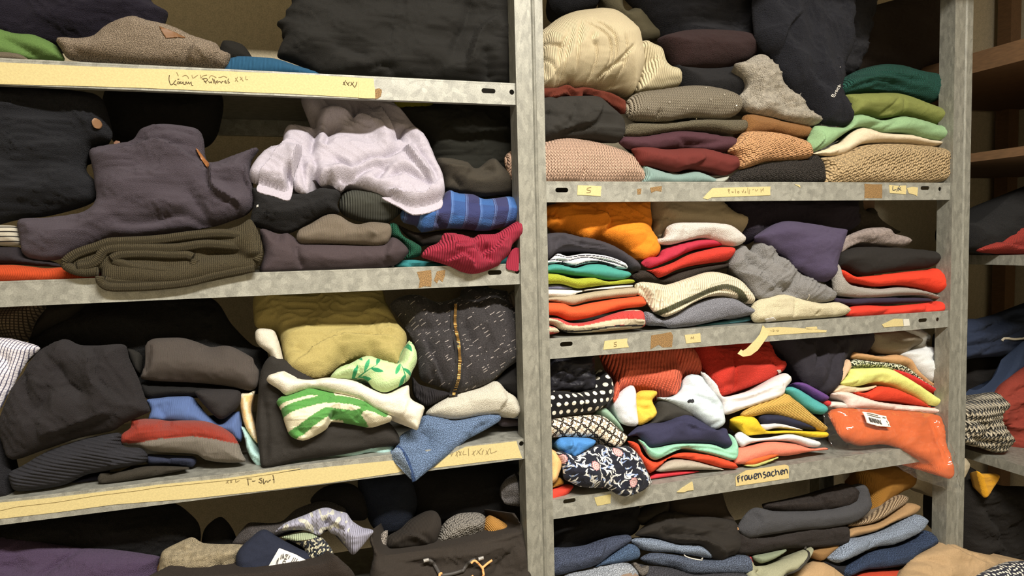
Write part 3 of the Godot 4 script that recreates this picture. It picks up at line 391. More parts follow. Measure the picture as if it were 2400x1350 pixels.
	o = cloth("cardigan", "crimson ribbed cardigan crumpled over the shelf slot", "cardigan", mat("rib", "#96263c", 0.0336), Vector3(-0.1121, 1.3881, 0.01), 0.2094, [-0.101, 0.043, -0.088, 0.056, -0.068, 0.064, -0.058, 0.08, -0.041, 0.081, -0.014, 0.075, -0.001, 0.071, 0.008, 0.077, 0.042, 0.078, 0.06, 0.087, 0.089, 0.102, 0.099, 0.093, 0.095, 0.071, 0.075, 0.054, 0.067, 0.036, 0.05, 0.022, 0.045, 0.015, 0.013, 0.003, -0.009, 0, -0.03, 0.005, -0.051, 0.016, -0.079, 0.026, -0.102, 0.035], {"R": 0.025, "wr": 0.004, "cell": 0.003, "ground": 1.4064, "cr": [["s", 0.02, 0.014, [-0.005, 0.063, -0.003, 0.054, -0.04, 0.051, -0.044, 0.063, -0.047, 0.074]], ["s", 0.018, 0.012, [-0.005, 0.008, -0.028, 0.032, -0.056, 0.023, -0.081, 0.027]], ["g", 0.026, 0.014, [-0.003, 0.058, 0.013, 0.04, 0.023, 0.055]], ["s", 0.016, 0.02, [0.055, 0.069, 0.033, 0.045, 0.013, 0.037]], ["g", 0.012, 0.007, [-0.073, 0.057, -0.055, 0.063, -0.047, 0.059]], ["s", 0.014, 0.014, [0.028, 0.018, 0.002, 0.034, -0.004, 0.047]]]})
	p = patch("sleeve", o, mat("rib", "#96263c", 0.034), [0.0595, 0.0099, 0.0622, 0.028, 0.0751, 0.0471, 0.0865, 0.0489, 0.0823, 0.0048, 0.0691, 0.0063], -0.004, 0.003, true)
	# ---- shelf with the curling tape "T-Shirt"
	o = cloth("checked_shirt", "brown checked shirt stuffed high behind the white checked shirt", "shirt", mat("jersey", "#ffffff", 0.05, 0, "browncheck", 0.075), Vector3(-0.9106, 1.2949, -0.1315), 0.2443, [-0.109, 0.075, -0.005, 0.07, 0.059, 0.069, 0.066, 0.06, 0.051, 0.039, 0.036, 0, 0.013, 0, -0.004, 0.003, -0.106, 0.01], {"R": 0.05, "ground": 1.0674})
	o = cloth("shirt", "dark grey shirt leaning beside the brown checked shirt", "shirt", mat("jersey", "#25221d", 0.05), Vector3(-0.8476, 1.2868, -0.1697), 0.2443, [-0.016, 0.077, 0.023, 0.075, 0.059, 0.071, 0.041, 0.032, -0.007, 0.014, -0.036, 0, -0.038, 0.012, -0.025, 0.046], {"R": 0.05, "ground": 1.0674})
	o = cloth("checked_shirt", "white shirt with thin dark grid check hanging down over black knitwear", "shirt", mat("jersey", "#ffffff", 0.05, 0, "gridcheck", 0.072), Vector3(-0.8941, 1.1988, -0.0404), 0.2443, [-0.095, 0.127, 0.003, 0.12, 0.034, 0.111, 0.061, 0.097, 0.044, 0.077, 0.025, 0.04, 0.014, 0.019, 0.005, 0, -0.091, 0.009], {"R": 0.02, "depth": 0.05, "rot": -0.3491, "ground": 1.0674, "cr": [["g", 0.008, 0.008, [0.012, 0.089, 0.019, 0.063, 0.016, 0.027]]]})
	o = cloth("jumper", "black jumper heaped at the back above the grey folded sweater", "jumper", mat("fleece", "#0d0d0e", 0.05), Vector3(-0.6805, 1.1845, -0.1571), 0.2443, [-0.211, 0.1, -0.166, 0.138, -0.093, 0.181, 0.091, 0.176, 0.13, 0.12, 0.166, 0.078, 0.191, 0.067, 0.186, -0.016, -0.038, 0, -0.074, 0.07, -0.183, 0.078], {"R": 0.08, "wr": 0.008, "ground": 1.0674})
	o = cloth("sweatshirt", "large black fleece sweatshirt with soft folds on the T-shirt shelf", "sweatshirt", mat("fleece", "#242022", 0.04), Vector3(-0.7866, 1.1184, -0.0321), 0.2443, [-0.103, 0.08, -0.088, 0.119, -0.074, 0.14, -0.068, 0.154, -0.049, 0.177, -0.017, 0.192, 0.005, 0.181, 0.03, 0.178, 0.073, 0.176, 0.081, 0.151, 0.095, 0.115, 0.105, 0.081, 0.112, 0.059, 0.105, 0.054, 0.072, 0.041, 0.056, 0.031, 0.006, 0.024, -0.042, 0.011, -0.089, 0, -0.102, 0.028, -0.107, 0.055], {"R": 0.06, "H": 0.05, "wr": 0.006, "wdir": 1.0472, "ground": 1.0674, "cr": [["g", 0.018, 0.012, [-0.018, 0.147, 0.003, 0.111, 0.027, 0.094]], ["s", 0.018, 0.02, [0.078, 0.071, 0.065, 0.085, 0.04, 0.117, 0.034, 0.151, 0.016, 0.174]], ["g", 0.016, 0.016, [-0.028, 0.114, -0.031, 0.09, -0.049, 0.067]], ["g", 0.012, 0.01, [-0.06, 0.136, -0.061, 0.113, -0.056, 0.094]], ["s", 0.02, 0.03, [-0.038, 0.029, 0.016, 0.045, 0.065, 0.06]]]})
	o = cloth("jumper", "black knit tangle at the shelf end beside the ribbed sweater", "jumper", mat("fleece", "#15141a", 0.05), Vector3(-0.9135, 1.0632, -0.04), 0.2443, [-0.084, 0.098, 0.014, 0.093, 0.024, 0.095, 0.029, 0.053, 0.036, 0.022, 0.038, -0.004, 0.023, -0.01, -0.08, 0], {"R": 0.04, "ground": 1.0674})
	o = cloth("folded_sweater", "folded mid grey melange sweater above the blue shirt", "sweater", mat("knitmel", "#5d5550", 0.0168), Vector3(-0.5983, 1.1924, -0.059), 0.2443, [-0.095, 0.041, -0.088, 0.064, -0.087, 0.095, -0.078, 0.105, -0.064, 0.107, -0.028, 0.105, -0.001, 0.095, 0.018, 0.086, 0.038, 0.087, 0.055, 0.083, 0.089, 0.06, 0.091, 0.05, 0.099, 0.033, 0.095, 0.007, 0.081, 0, 0.044, 0.011, -0.011, 0.022, -0.065, 0.029, -0.093, 0.035], {"R": 0.035, "ground": 1.0674, "cr": [["g", 0.012, 0.005, [-0.075, 0.099, -0.078, 0.064, -0.086, 0.037]], ["g", 0.012, 0.016, [0.008, 0.088, 0.023, 0.077, 0.041, 0.079]], ["g", 0.008, 0.01, [-0.077, 0.038, -0.007, 0.028, 0.083, 0.008]]]})
	o = cloth("rolled_socks", "small black rolled bundle between black fleece and grey sweater", "socks", mat("jersey", "#201e1b", 0.05), Vector3(-0.7032, 1.2313, -0.0976), 0.2443, [-0.016, 0.048, 0.003, 0.042, 0.011, 0.028, 0.006, 0, -0.004, 0.007], {"R": 0.0132, "ground": 1.0674})
	o = cloth("shirt", "black shirt layer under the grey melange sweater", "shirt", mat("jersey", "#100f10", 0.05), Vector3(-0.629, 1.1901, -0.0784), 0.2443, [-0.068, 0.034, -0.056, 0.027, 0.092, 0.006, 0.095, -0.006, 0.016, -0.003, -0.02, 0, -0.059, 0], {"R": 0.0193, "ground": 1.0674})
	o = cloth("polo_shirt", "blue pique polo shirt above the red and grey sweater", "shirt", mat("knit", "#5b72a6", 0.0192), Vector3(-0.6042, 1.1019, -0.0583), 0.2443, [-0.084, 0.091, -0.063, 0.094, -0.036, 0.094, -0.01, 0.09, -0.001, 0.075, 0.015, 0.055, 0.035, 0.037, 0.054, 0.051, 0.067, 0.058, 0.072, 0.027, 0.068, 0, 0.045, 0.014, 0.027, 0.028, -0.028, 0.042, -0.083, 0.053, -0.078, 0.07], {"R": 0.03, "ground": 1.0674, "cr": [["g", 0.012, 0.008, [-0.064, 0.08, -0.056, 0.064, -0.052, 0.056]], ["g", 0.01, 0.006, [-0.045, 0.08, -0.052, 0.067]], ["g", 0.004, 0.003, [-0.009, 0.079, -0.017, 0.052]]]})
	o = cloth("tshirt", "charcoal T-shirt tip hanging over the blue polo shirt", "shirt", mat("jersey", "#272425", 0.05), Vector3(-0.5693, 1.1474, -0.0488), 0.2443, [-0.041, 0.053, -0.031, 0.058, 0.015, 0.055, 0.037, 0.048, 0.034, 0.022, 0.004, 0, -0.018, 0.019], {"R": 0.02, "depth": 0.05, "ground": 1.0674})
	o = cloth("two_tone_sweater", "sweater with brick red top and speckled grey bottom folded on steel", "sweater", mat("knitmel", "#a8331c", 0.02), Vector3(-0.6303, 1.0747, -0.032), 0.2443, [-0.092, 0.068, -0.079, 0.078, -0.078, 0.091, -0.06, 0.092, -0.034, 0.088, -0.02, 0.084, 0.001, 0.083, 0.037, 0.078, 0.065, 0.065, 0.083, 0.05, 0.093, 0.031, 0.097, 0.017, 0.103, -0.001, 0.07, 0, 0.036, 0.009, 0.022, 0.02, -0.035, 0.03, -0.054, 0.036, -0.064, 0.043, -0.091, 0.049], {"R": 0.032, "cell": 0.0018, "ground": 1.0674, "cr": [["g", 0.006, 0.004, [-0.087, 0.052, -0.064, 0.051, -0.03, 0.054, 0.022, 0.052, 0.058, 0.043, 0.084, 0.034, 0.096, 0.027]], ["g", 0.012, 0.008, [-0.074, 0.076, -0.071, 0.081, -0.064, 0.082]], ["g", 0.01, 0.01, [-0.03, 0.086, -0.024, 0.08, -0.012, 0.081]]], "bands": [["fill", "#a39a8e", 0, [-0.097, 0.053, -0.064, 0.051, -0.03, 0.054, 0.022, 0.052, 0.058, 0.043, 0.084, 0.034, 0.112, 0.024, 0.119, -0.016, -0.097, 0.011]]]})
	o = cloth("ribbed_sweater", "black ribbed sweater sagging over the curling tape", "sweater", mat("rib", "#26262c", 0.044), Vector3(-0.7748, 1.0684, -0.0251), 0.2443, [-0.105, 0.034, -0.09, 0.041, -0.056, 0.06, -0.024, 0.07, 0.009, 0.077, 0.053, 0.079, 0.058, 0.057, 0.083, 0.051, 0.093, 0.042, 0.095, 0.028, 0.085, 0.022, 0.026, 0.016, 0.003, 0.014, -0.033, 0.001, -0.094, 0, -0.104, 0.018], {"R": 0.04, "rot": 1.2566, "ground": 1.0674, "cr": [["s", 0.012, 0.012, [0.099, 0.028, 0.058, 0.031, 0.04, 0.029, 0.034, 0.021]]]})
	o = cloth("folded_shirt", "navy shirt edge poking out under the two tone sweater", "shirt", mat("jersey", "#252a3d", 0.05), Vector3(-0.6453, 1.07, -0.0458), 0.2443, [-0.042, 0.032, -0.014, 0.028, 0.031, 0.021, 0.038, 0.012, 0.031, 0, -0.005, 0.008, -0.04, 0.012], {"R": 0.0154, "ground": 1.0674, "cr": [["g", 0.006, 0.004, [-0.01, 0.027, -0.003, 0.012]], ["g", 0.006, 0.004, [-0.001, 0.014, 0.031, 0.006]]]})
	o = cloth("folded_shirt", "slate navy shirt corner below the black ribbed sweater", "shirt", mat("jersey", "#2d2f43", 0.05), Vector3(-0.7788, 1.0597, -0.05), 0.2443, [-0.038, 0.002, -0.01, 0.011, 0.017, 0.015, 0.034, 0.011, 0.024, 0.004, -0.026, 0], {"R": 0.0071, "ground": 1.0674})
	o = cloth("scarf", "thin dark brown scarf lying on the steel deck below navy shirt", "scarf", mat("jersey", "#2e2a23", 0.05), Vector3(-0.6877, 1.0684, -0.0211), 0.2443, [-0.067, 0, -0.065, 0.018, -0.047, 0.016, -0.002, 0.021, 0.034, 0.018, 0.073, 0.011, 0.076, 0.007, 0.024, 0.001, -0.027, -0.002], {"R": 0.0113, "H": 0.012, "ground": 1.0674, "cr": [["g", 0.008, 0.006, [-0.06, 0.003, -0.048, 0.013]], ["g", 0.008, 0.006, [0.015, 0.005, 0.034, 0.017]]]})
	o = cloth("shirt", "cream and orange shirt edge beside the black folded T-shirt", "shirt", mat("jersey", "#dcb77c", 0.05), Vector3(-0.5172, 1.0987, -0.0426), 0.2443, [-0.019, 0.093, -0.002, 0.095, 0.01, 0.099, 0.005, 0.083, 0.001, 0.061, 0.009, 0.022, 0.011, 0, 0.001, 0.009, -0.015, 0.042], {"R": 0.014, "depth": 0.05, "ground": 1.0674, "bands": [["line", "#e8dcc0", 0.004, [-0.015, 0.09, -0.002, 0.092, 0.008, 0.095]], ["line", "#e8dcc0", 0.003, [-0.01, 0.082, -0.005, 0.053, 0.005, 0.013]]]})
	o = cloth("shirt", "pale mint blue shirt under the black folded T-shirt", "shirt", mat("jersey", "#a6cac8", 0.05), Vector3(-0.4232, 1.0529, -0.03), 0.2443, [-0.113, 0.086, -0.108, 0.06, -0.105, 0.042, -0.095, 0.019, -0.076, 0, -0.053, 0.006, -0.013, 0.01, 0.027, 0.012, 0.077, 0.004, 0.108, 0.01, 0.13, 0.001, 0.147, 0.004, 0.156, 0.018, 0.141, 0.032, 0.028, 0.039, -0.069, 0.036, -0.085, 0.037, -0.099, 0.069], {"R": 0.02, "depth": 0.1, "ground": 1.0674, "cr": [["g", 0.01, 0.006, [-0.093, 0.029, -0.077, 0.008]], ["g", 0.01, 0.007, [0.035, 0.014, 0.077, 0.022, 0.108, 0.026]], ["s", 0.01, 0.012, [0.103, 0.012, 0.12, 0.025, 0.139, 0.027]]]})
	o = cloth("folded_tshirt", "plain black T-shirt folded under the green striped polo", "shirt", mat("jersey", "#282522", 0.05), Vector3(-0.4047, 1.0624, -0.015), 0.2443, [-0.097, 0.163, -0.086, 0.189, -0.071, 0.199, -0.028, 0.173, 0.044, 0.113, 0.118, 0.067, 0.136, 0.049, 0.148, 0.021, 0.142, 0.013, 0.099, 0.013, 0.038, 0.008, -0.036, 0.006, -0.096, 0, -0.102, 0.03, -0.106, 0.074, -0.101, 0.126], {"R": 0.025, "ground": 1.0674, "cr": [["g", 0.008, 0.006, [-0.091, 0.131, -0.086, 0.072, -0.09, 0.015]]]})
	o = cloth("folded_tshirt", "mustard khaki T-shirt with chest pocket topping the green pile", "shirt", mat("jersey", "#a5975f", 0.05), Vector3(-0.3673, 1.2079, -0.0425), 0.733, [-0.143, 0.196, -0.118, 0.203, 0.011, 0.201, 0.101, 0.198, 0.109, 0.163, 0.12, 0.125, 0.128, 0.102, 0.139, 0.082, 0.137, 0.063, 0.123, 0.025, 0.117, 0.004, 0.099, 0.017, 0.063, 0.038, 0.042, 0.04, 0.012, 0.028, -0.012, 0.008, -0.031, 0, -0.052, 0.003, -0.081, 0.015, -0.091, 0.028, -0.09, 0.035, -0.094, 0.06, -0.099, 0.096, -0.109, 0.117, -0.139, 0.122, -0.145, 0.157], {"R": 0.045, "H": 0.035, "depth": 0.08, "wr": 0.005, "cell": 0.003, "ground": 1.0674, "cr": [["g", 0.004, 0.003, [0.071, 0.121, 0.074, 0.094, 0.075, 0.07]], ["g", 0.004, 0.003, [0.071, 0.12, 0.094, 0.112, 0.12, 0.106]], ["s", 0.012, 0.02, [0.133, 0.051, 0.106, 0.062, 0.043, 0.07, -0.019, 0.059, -0.06, 0.033, -0.084, 0.016]], ["g", 0.018, 0.01, [0.01, 0.047, 0.017, 0.027, 0.029, 0.019]], ["g", 0.014, 0.01, [0.063, 0.053, 0.065, 0.035, 0.056, 0.028]], ["g", 0.008, 0.01, [-0.069, 0.059, -0.046, 0.037]], ["g", 0.01, 0.008, [-0.071, 0.008, -0.058, -0.007]]]})
	o = cloth("printed_shirt", "pale green shirt with dark green leaf print bunched under khaki T-shirt", "shirt", mat("jersey", "#ffffff", 0.05, 0, "leaf", 0.14), Vector3(-0.2929, 1.1818, 0.0083), 0.4189, [-0.09, 0.037, -0.074, 0.054, -0.053, 0.061, -0.037, 0.068, -0.02, 0.073, -0.001, 0.065, 0.013, 0.06, 0.034, 0.054, 0.043, 0.07, 0.056, 0.096, 0.068, 0.082, 0.07, 0.055, 0.059, 0.035, 0.049, 0.018, 0.008, 0, -0.015, 0.009, -0.032, 0.03, -0.079, 0.03], {"R": 0.03, "ground": 1.0674, "cr": [["s", 0.016, 0.016, [-0.033, 0.028, -0.053, 0.052, -0.057, 0.055]], ["g", 0.014, 0.008, [-0.053, 0.052, -0.05, 0.038, -0.049, 0.025]], ["g", 0.01, 0.01, [0.01, 0.045, 0.029, 0.031, 0.039, 0.036]]]})
	o = cloth("folded_shirt", "off white sweatshirt sleeve folded across the green striped polo", "sweatshirt", mat("jersey", "#dcd6c6", 0.05), Vector3(-0.3529, 1.1126, 0.0292), 0.3491, [-0.136, 0.114, -0.131, 0.123, -0.104, 0.129, -0.101, 0.121, -0.067, 0.11, -0.028, 0.111, 0.014, 0.101, 0.043, 0.084, 0.069, 0.073, 0.109, 0.085, 0.112, 0.06, 0.134, 0.045, 0.136, 0.039, 0.128, 0.021, 0.116, 0, 0.089, 0.023, 0.046, 0.043, 0.018, 0.066, -0.032, 0.083, -0.064, 0.092, -0.104, 0.083, -0.115, 0.094, -0.133, 0.108], {"R": 0.022, "depth": 0.06, "ground": 1.0674, "cr": [["s", 0.008, 0.01, [0.089, 0.022, 0.096, 0.038, 0.105, 0.056]], ["g", 0.01, 0.008, [-0.072, 0.091, -0.058, 0.102, -0.046, 0.103]], ["g", 0.006, 0.006, [0.093, 0.025, 0.113, 0.019, 0.12, 0.006]]]})
	o = cloth("shirt", "grey white sleeve hanging beside the khaki T-shirt", "shirt", mat("jersey", "#c9c3b4", 0.05), Vector3(-0.4775, 1.2203, -0.0552), 0.2443, [-0.026, 0.084, 0.003, 0.082, 0.012, 0.065, 0.019, 0.032, 0.022, 0.003, 0.004, 0, -0.001, 0.019, -0.006, 0.036, -0.027, 0.058], {"R": 0.02, "depth": 0.05, "ground": 1.0674})
	o = cloth("striped_polo", "polo shirt with broad green and cream stripes folded on black T-shirt", "shirt", mat("jersey", "#d9d2b6", 0.05), Vector3(-0.3816, 1.1132, 0.019), 0.4189, [-0.093, 0.073, -0.083, 0.083, -0.076, 0.084, -0.035, 0.094, -0.002, 0.085, 0.054, 0.066, 0.071, 0.056, 0.094, 0.035, 0.106, 0.028, 0.103, 0.018, 0.08, 0.012, 0.068, 0.01, 0.033, 0.021, 0, 0.028, -0.008, 0.017, -0.026, 0.007, -0.05, 0, -0.071, 0.01, -0.079, 0.029, -0.086, 0.057], {"R": 0.03, "depth": 0.07, "wr": 0.004, "cell": 0.0015, "ground": 1.0674, "cr": [["s", 0.02, 0.016, [-0.03, 0.002, -0.011, 0.015, -0.004, 0.034, 0.004, 0.045]], ["g", 0.014, 0.008, [0.004, 0.044, -0.002, 0.03]], ["g", 0.01, 0.008, [-0.059, 0.022, -0.045, 0.007]], ["g", 0.01, 0.014, [0.052, 0.036, 0.039, 0.022]], ["g", 0.008, 0.01, [0.061, 0.048, 0.054, 0.038]]], "bands": [["line", "#57944c", 0.0075, [-0.096, 0.067, -0.077, 0.074, -0.034, 0.082, -0.002, 0.074]], ["line", "#57944c", 0.0075, [-0.087, 0.048, -0.069, 0.054, -0.04, 0.061, -0.004, 0.065, 0.046, 0.053, 0.089, 0.031]], ["line", "#57944c", 0.008, [-0.074, 0.009, -0.055, 0.016, -0.032, 0.029, -0.009, 0.041, 0.006, 0.039, 0.034, 0.032, 0.05, 0.035]], ["line", "#57944c", 0.009, [0.028, 0.023, 0.047, 0.023, 0.064, 0.009]], ["line", "#d9d2b6", 0.006, [0.056, 0.032, 0.072, 0.009]]]})
	o = cloth("zip_jacket", "charcoal flecked jacket with a brass zip stuffed beside the post", "jacket", mat("jersey", "#ffffff", 0.05, 0, "fleck", 0.16), Vector3(-0.132, 1.1615, -0.032), 0.4538, [-0.092, 0.116, -0.112, 0.158, -0.127, 0.187, -0.101, 0.203, -0.063, 0.201, -0.03, 0.187, 0.014, 0.197, 0.023, 0.216, 0.116, 0.202, 0.119, 0.176, 0.131, 0.155, 0.152, 0.121, 0.143, 0.071, 0.09, 0.037, 0.051, 0.013, 0.006, 0.001, -0.021, 0, -0.05, 0.015, -0.081, 0.029, -0.085, 0.052, -0.084, 0.083], {"R": 0.06, "H": 0.05, "wr": 0.006, "wdir": 1.3963, "rot": 0.4363, "ground": 1.0674, "cr": [["s", 0.02, 0.02, [-0.037, 0.001, -0.054, 0.042, -0.067, 0.078, -0.072, 0.106]], ["g", 0.012, 0.01, [0.008, 0.124, 0.018, 0.088, 0.012, 0.077]], ["g", 0.016, 0.012, [-0.067, 0.038, -0.056, 0.024, -0.049, 0.008]], ["g", 0.02, 0.02, [-0.127, 0.16, -0.087, 0.13, -0.022, 0.119]], ["g", 0.012, 0.012, [0.036, 0.117, 0.052, 0.081, 0.036, 0.052]]]})
	strokes("zip_tape", o, plain("#1b191a", 0.9), [[-0.0052, 0.1646, -0.0106, 0.1365, -0.0135, 0.1087, -0.013, 0.0788, -0.0127, 0.0517, -0.0172, 0.021, -0.0235, -0.0068]], 0.016, 0.002, false, true)
	p = o.get_child(o.get_child_count() - 1)
	strokes("zip_teeth", p, plain("#b08d55", 0.35, 0.85), [[-0.0081, 0.1647, -0.0023, 0.1642], [-0.0087, 0.1621, -0.0029, 0.1616], [-0.009, 0.1595, -0.0032, 0.159], [-0.0096, 0.1569, -0.0038, 0.1564], [-0.0101, 0.1544, -0.0043, 0.1538], [-0.0107, 0.1518, -0.0049, 0.1512], [-0.011, 0.1494, -0.0052, 0.1489], [-0.0116, 0.1469, -0.0058, 0.1463], [-0.0121, 0.1443, -0.0063, 0.1437], [-0.0127, 0.1418, -0.0069, 0.1412], [-0.013, 0.1392, -0.0072, 0.1386], [-0.0135, 0.1366, -0.0078, 0.136], [-0.0139, 0.1341, -0.0081, 0.1335], [-0.014, 0.1315, -0.0082, 0.1309], [-0.0143, 0.1289, -0.0085, 0.1284], [-0.0146, 0.1264, -0.0089, 0.1258], [-0.015, 0.1239, -0.0092, 0.1233], [-0.015, 0.1215, -0.0093, 0.1209], [-0.0153, 0.119, -0.0096, 0.1184], [-0.0157, 0.1165, -0.0099, 0.1159], [-0.016, 0.1139, -0.0103, 0.1133], [-0.0161, 0.1114, -0.0104, 0.1108], [-0.0164, 0.1089, -0.0107, 0.1083], [-0.0163, 0.1061, -0.0106, 0.1055], [-0.0162, 0.1033, -0.0105, 0.1027], [-0.0163, 0.1008, -0.0106, 0.1002], [-0.0163, 0.098, -0.0105, 0.0974], [-0.0162, 0.0953, -0.0105, 0.0946], [-0.0161, 0.0925, -0.0104, 0.0919], [-0.016, 0.0898, -0.0103, 0.0891], [-0.0159, 0.087, -0.0102, 0.0864], [-0.016, 0.0845, -0.0103, 0.0839], [-0.0159, 0.0818, -0.0102, 0.0811], [-0.0158, 0.079, -0.0101, 0.0784], [-0.0157, 0.0765, -0.01, 0.0759], [-0.0158, 0.074, -0.0101, 0.0734], [-0.0157, 0.0715, -0.01, 0.0709], [-0.0158, 0.069, -0.0101, 0.0684], [-0.0157, 0.0666, -0.01, 0.0659], [-0.0157, 0.0643, -0.0101, 0.0636], [-0.0156, 0.0618, -0.01, 0.0612], [-0.0157, 0.0593, -0.0101, 0.0587], [-0.0156, 0.0569, -0.01, 0.0562], [-0.0157, 0.0544, -0.0101, 0.0537], [-0.0156, 0.0519, -0.0099, 0.0513], [-0.016, 0.0491, -0.0103, 0.0484], [-0.0163, 0.0464, -0.0107, 0.0457], [-0.0169, 0.0435, -0.0113, 0.0429], [-0.0173, 0.0407, -0.0116, 0.04], [-0.0176, 0.0378, -0.012, 0.0371], [-0.018, 0.0352, -0.0124, 0.0345], [-0.0184, 0.0323, -0.0128, 0.0316], [-0.0187, 0.0295, -0.0131, 0.0288], [-0.0193, 0.0267, -0.0137, 0.026], [-0.0197, 0.0241, -0.0141, 0.0234], [-0.02, 0.0212, -0.0144, 0.0205], [-0.0206, 0.0186, -0.015, 0.0179], [-0.0211, 0.016, -0.0156, 0.0153], [-0.0217, 0.0137, -0.0161, 0.013], [-0.0222, 0.0111, -0.0166, 0.0104], [-0.0228, 0.0085, -0.0172, 0.0078], [-0.0235, 0.006, -0.018, 0.0053], [-0.0241, 0.0034, -0.0185, 0.0027], [-0.0246, 0.0009, -0.0191, 0.0001], [-0.0251, -0.0015, -0.0196, -0.0022], [-0.0257, -0.004, -0.0202, -0.0047]], 0.0022, 0.006, false, false)
	o = cloth("waistband", "black knitted waistband bunched below the flecked jacket", "waistband", mat("rib", "#1f1c1f", 0.032), Vector3(-0.2022, 1.1402, -0.0322), 0.2443, [-0.028, 0.061, -0.014, 0.045, 0.005, 0.037, 0.02, 0.031, 0.046, 0.021, 0.018, 0.006, -0.004, 0, -0.017, 0.008, -0.028, 0.029], {"R": 0.02, "ground": 1.0674, "cr": [["g", 0.016, 0.006, [-0.025, 0.036, -0.015, 0.04, -0.018, 0.027, -0.01, 0.014]], ["g", 0.014, 0.006, [-0.009, 0.031, 0.002, 0.025, -0.006, 0.007]]]})
	o = cloth("shirt", "black shirt filling the gap beside the flecked jacket", "shirt", mat("jersey", "#171515", 0.05), Vector3(-0.0223, 1.1272, -0.0641), 0.2443, [-0.047, 0.034, -0.01, 0.063, 0.043, 0.101, 0.032, 0, 0.003, 0.003, -0.02, 0.018], {"R": 0.03, "ground": 1.0674})
	o = cloth("folded_sweatshirt", "cream sweatshirt folded above the faded jeans leg", "sweatshirt", mat("fleece", "#ddd8c8", 0.05), Vector3(-0.1052, 1.109, -0.03), 0.3491, [-0.105, 0.019, -0.086, 0.035, -0.042, 0.053, 0.004, 0.06, 0.041, 0.07, 0.061, 0.048, 0.08, 0.031, 0.085, 0.003, 0.07, -0.009, 0.043, 0, -0.002, 0.002, -0.048, 0, -0.101, 0.012], {"R": 0.035, "ground": 1.0674, "cr": [["s", 0.014, 0.014, [0.06, -0.009, 0.036, 0.006, 0.051, 0.027, 0.044, 0.045]], ["g", 0.006, 0.016, [-0.061, 0.029, -0.017, 0.033]]]})
	o = cloth("jeans", "faded blue jeans leg hanging over the front tape", "jeans", mat("denim", "#6a80a2", 0.05), Vector3(-0.1806, 1.0143, 0.015), 0.4189, [-0.032, 0.121, -0.002, 0.115, 0.027, 0.106, 0.069, 0.109, 0.096, 0.111, 0.118, 0.107, 0.118, 0.095, 0.099, 0.085, 0.056, 0.068, 0.049, 0.066, 0.006, 0.04, -0.029, 0.019, -0.053, 0.004, -0.061, 0, -0.079, 0.023, -0.101, 0.054, -0.088, 0.071, -0.08, 0.088, -0.065, 0.096, -0.048, 0.102], {"R": 0.016, "depth": 0.02, "shrink": 0.97, "wr": 0.004, "ground": 1.0674, "cr": [["s", 0.01, 0.01, [-0.062, 0.001, -0.074, 0.042, -0.088, 0.068]], ["g", 0.012, 0.012, [-0.043, 0.09, -0.029, 0.072, -0.035, 0.05]], ["s", 0.01, 0.014, [0.048, 0.068, 0.063, 0.086, 0.093, 0.096]]]})
	p = patch("hem_lining", o, mat("denim", "#93a8c6", 0.05), [-0.1007, 0.0521, -0.0872, 0.0655, -0.0779, 0.0429, -0.0641, 0.0049, -0.0799, 0.0219], 0.004, 0.003, true)
	strokes("seam", o, mat("denim", "#3d5480", 0.05), [[-0.088, 0.0676, -0.0738, 0.0425, -0.0624, 0.0017]], 0.006, 0.003, false, true)
	o = cloth("trousers", "plum grey trouser edge under the cream sweatshirt", "trousers", mat("jersey", "#413a40", 0.05), Vector3(-0.0246, 1.0772, -0.0525), 0.2443, [-0.034, 0.023, 0.004, 0.017, 0.03, 0.017, 0.029, 0, 0.002, 0, -0.031, 0.003], {"R": 0.0111, "ground": 1.0674})
	o = cloth("sweater", "beige grey cable sweater squeezed behind the middle post", "sweater", mat("rib", "#9d9186", 0.04), Vector3(0.0081, 1.2841, -0.1092), 0.2443, [-0.028, 0.034, -0.015, 0.062, 0.01, 0.068, 0.028, 0.067, 0.021, 0, -0.016, 0.012], {"R": 0.0269, "ground": 1.0674})
	# ---- lowest row of this bay: bins with winter things
	o = cloth("fleece_blanket", "dark purple fleece blanket with a stitched seam filling the lower corner", "blanket", mat("fleece", "#4a3a55", 0.05), Vector3(-0.8092, 0.813, -0.0351), 0.384, [-0.217, 0.186, -0.09, 0.169, -0.047, 0.155, 0.004, 0.14, 0.056, 0.129, 0.11, 0.113, 0.132, 0.104, 0.128, 0.089, 0.123, -0.044, -0.199, 0], {"R": 0.06, "H": 0.05, "depth": 0.2, "wr": 0.005, "ground": 0.701, "cr": [["g", 0.006, 0.004, [0.013, 0.137, -0.011, 0.12, -0.039, 0.098]], ["g", 0.006, 0.004, [0.006, 0.135, -0.017, 0.119, -0.045, 0.099]], ["g", 0.016, 0.03, [-0.09, 0.157, -0.079, 0.134, -0.087, 0.113]]]})
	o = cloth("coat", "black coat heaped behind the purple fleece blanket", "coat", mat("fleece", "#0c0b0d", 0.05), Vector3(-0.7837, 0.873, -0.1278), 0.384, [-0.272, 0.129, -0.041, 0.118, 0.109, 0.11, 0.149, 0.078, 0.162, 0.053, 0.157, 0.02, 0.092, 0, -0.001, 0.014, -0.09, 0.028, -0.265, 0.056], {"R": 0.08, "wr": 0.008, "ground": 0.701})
	o = cloth("hat", "black woollen hat in the shade behind the furry cream hat", "hat", mat("fleece", "#100e0d", 0.05), Vector3(-0.5914, 0.8825, -0.1298), 0.384, [-0.028, 0.037, -0.014, 0.054, 0.006, 0.061, 0.026, 0.036, 0.032, 0.008, 0.006, 0, -0.028, 0.005], {"R": 0.0285, "ground": 0.701})
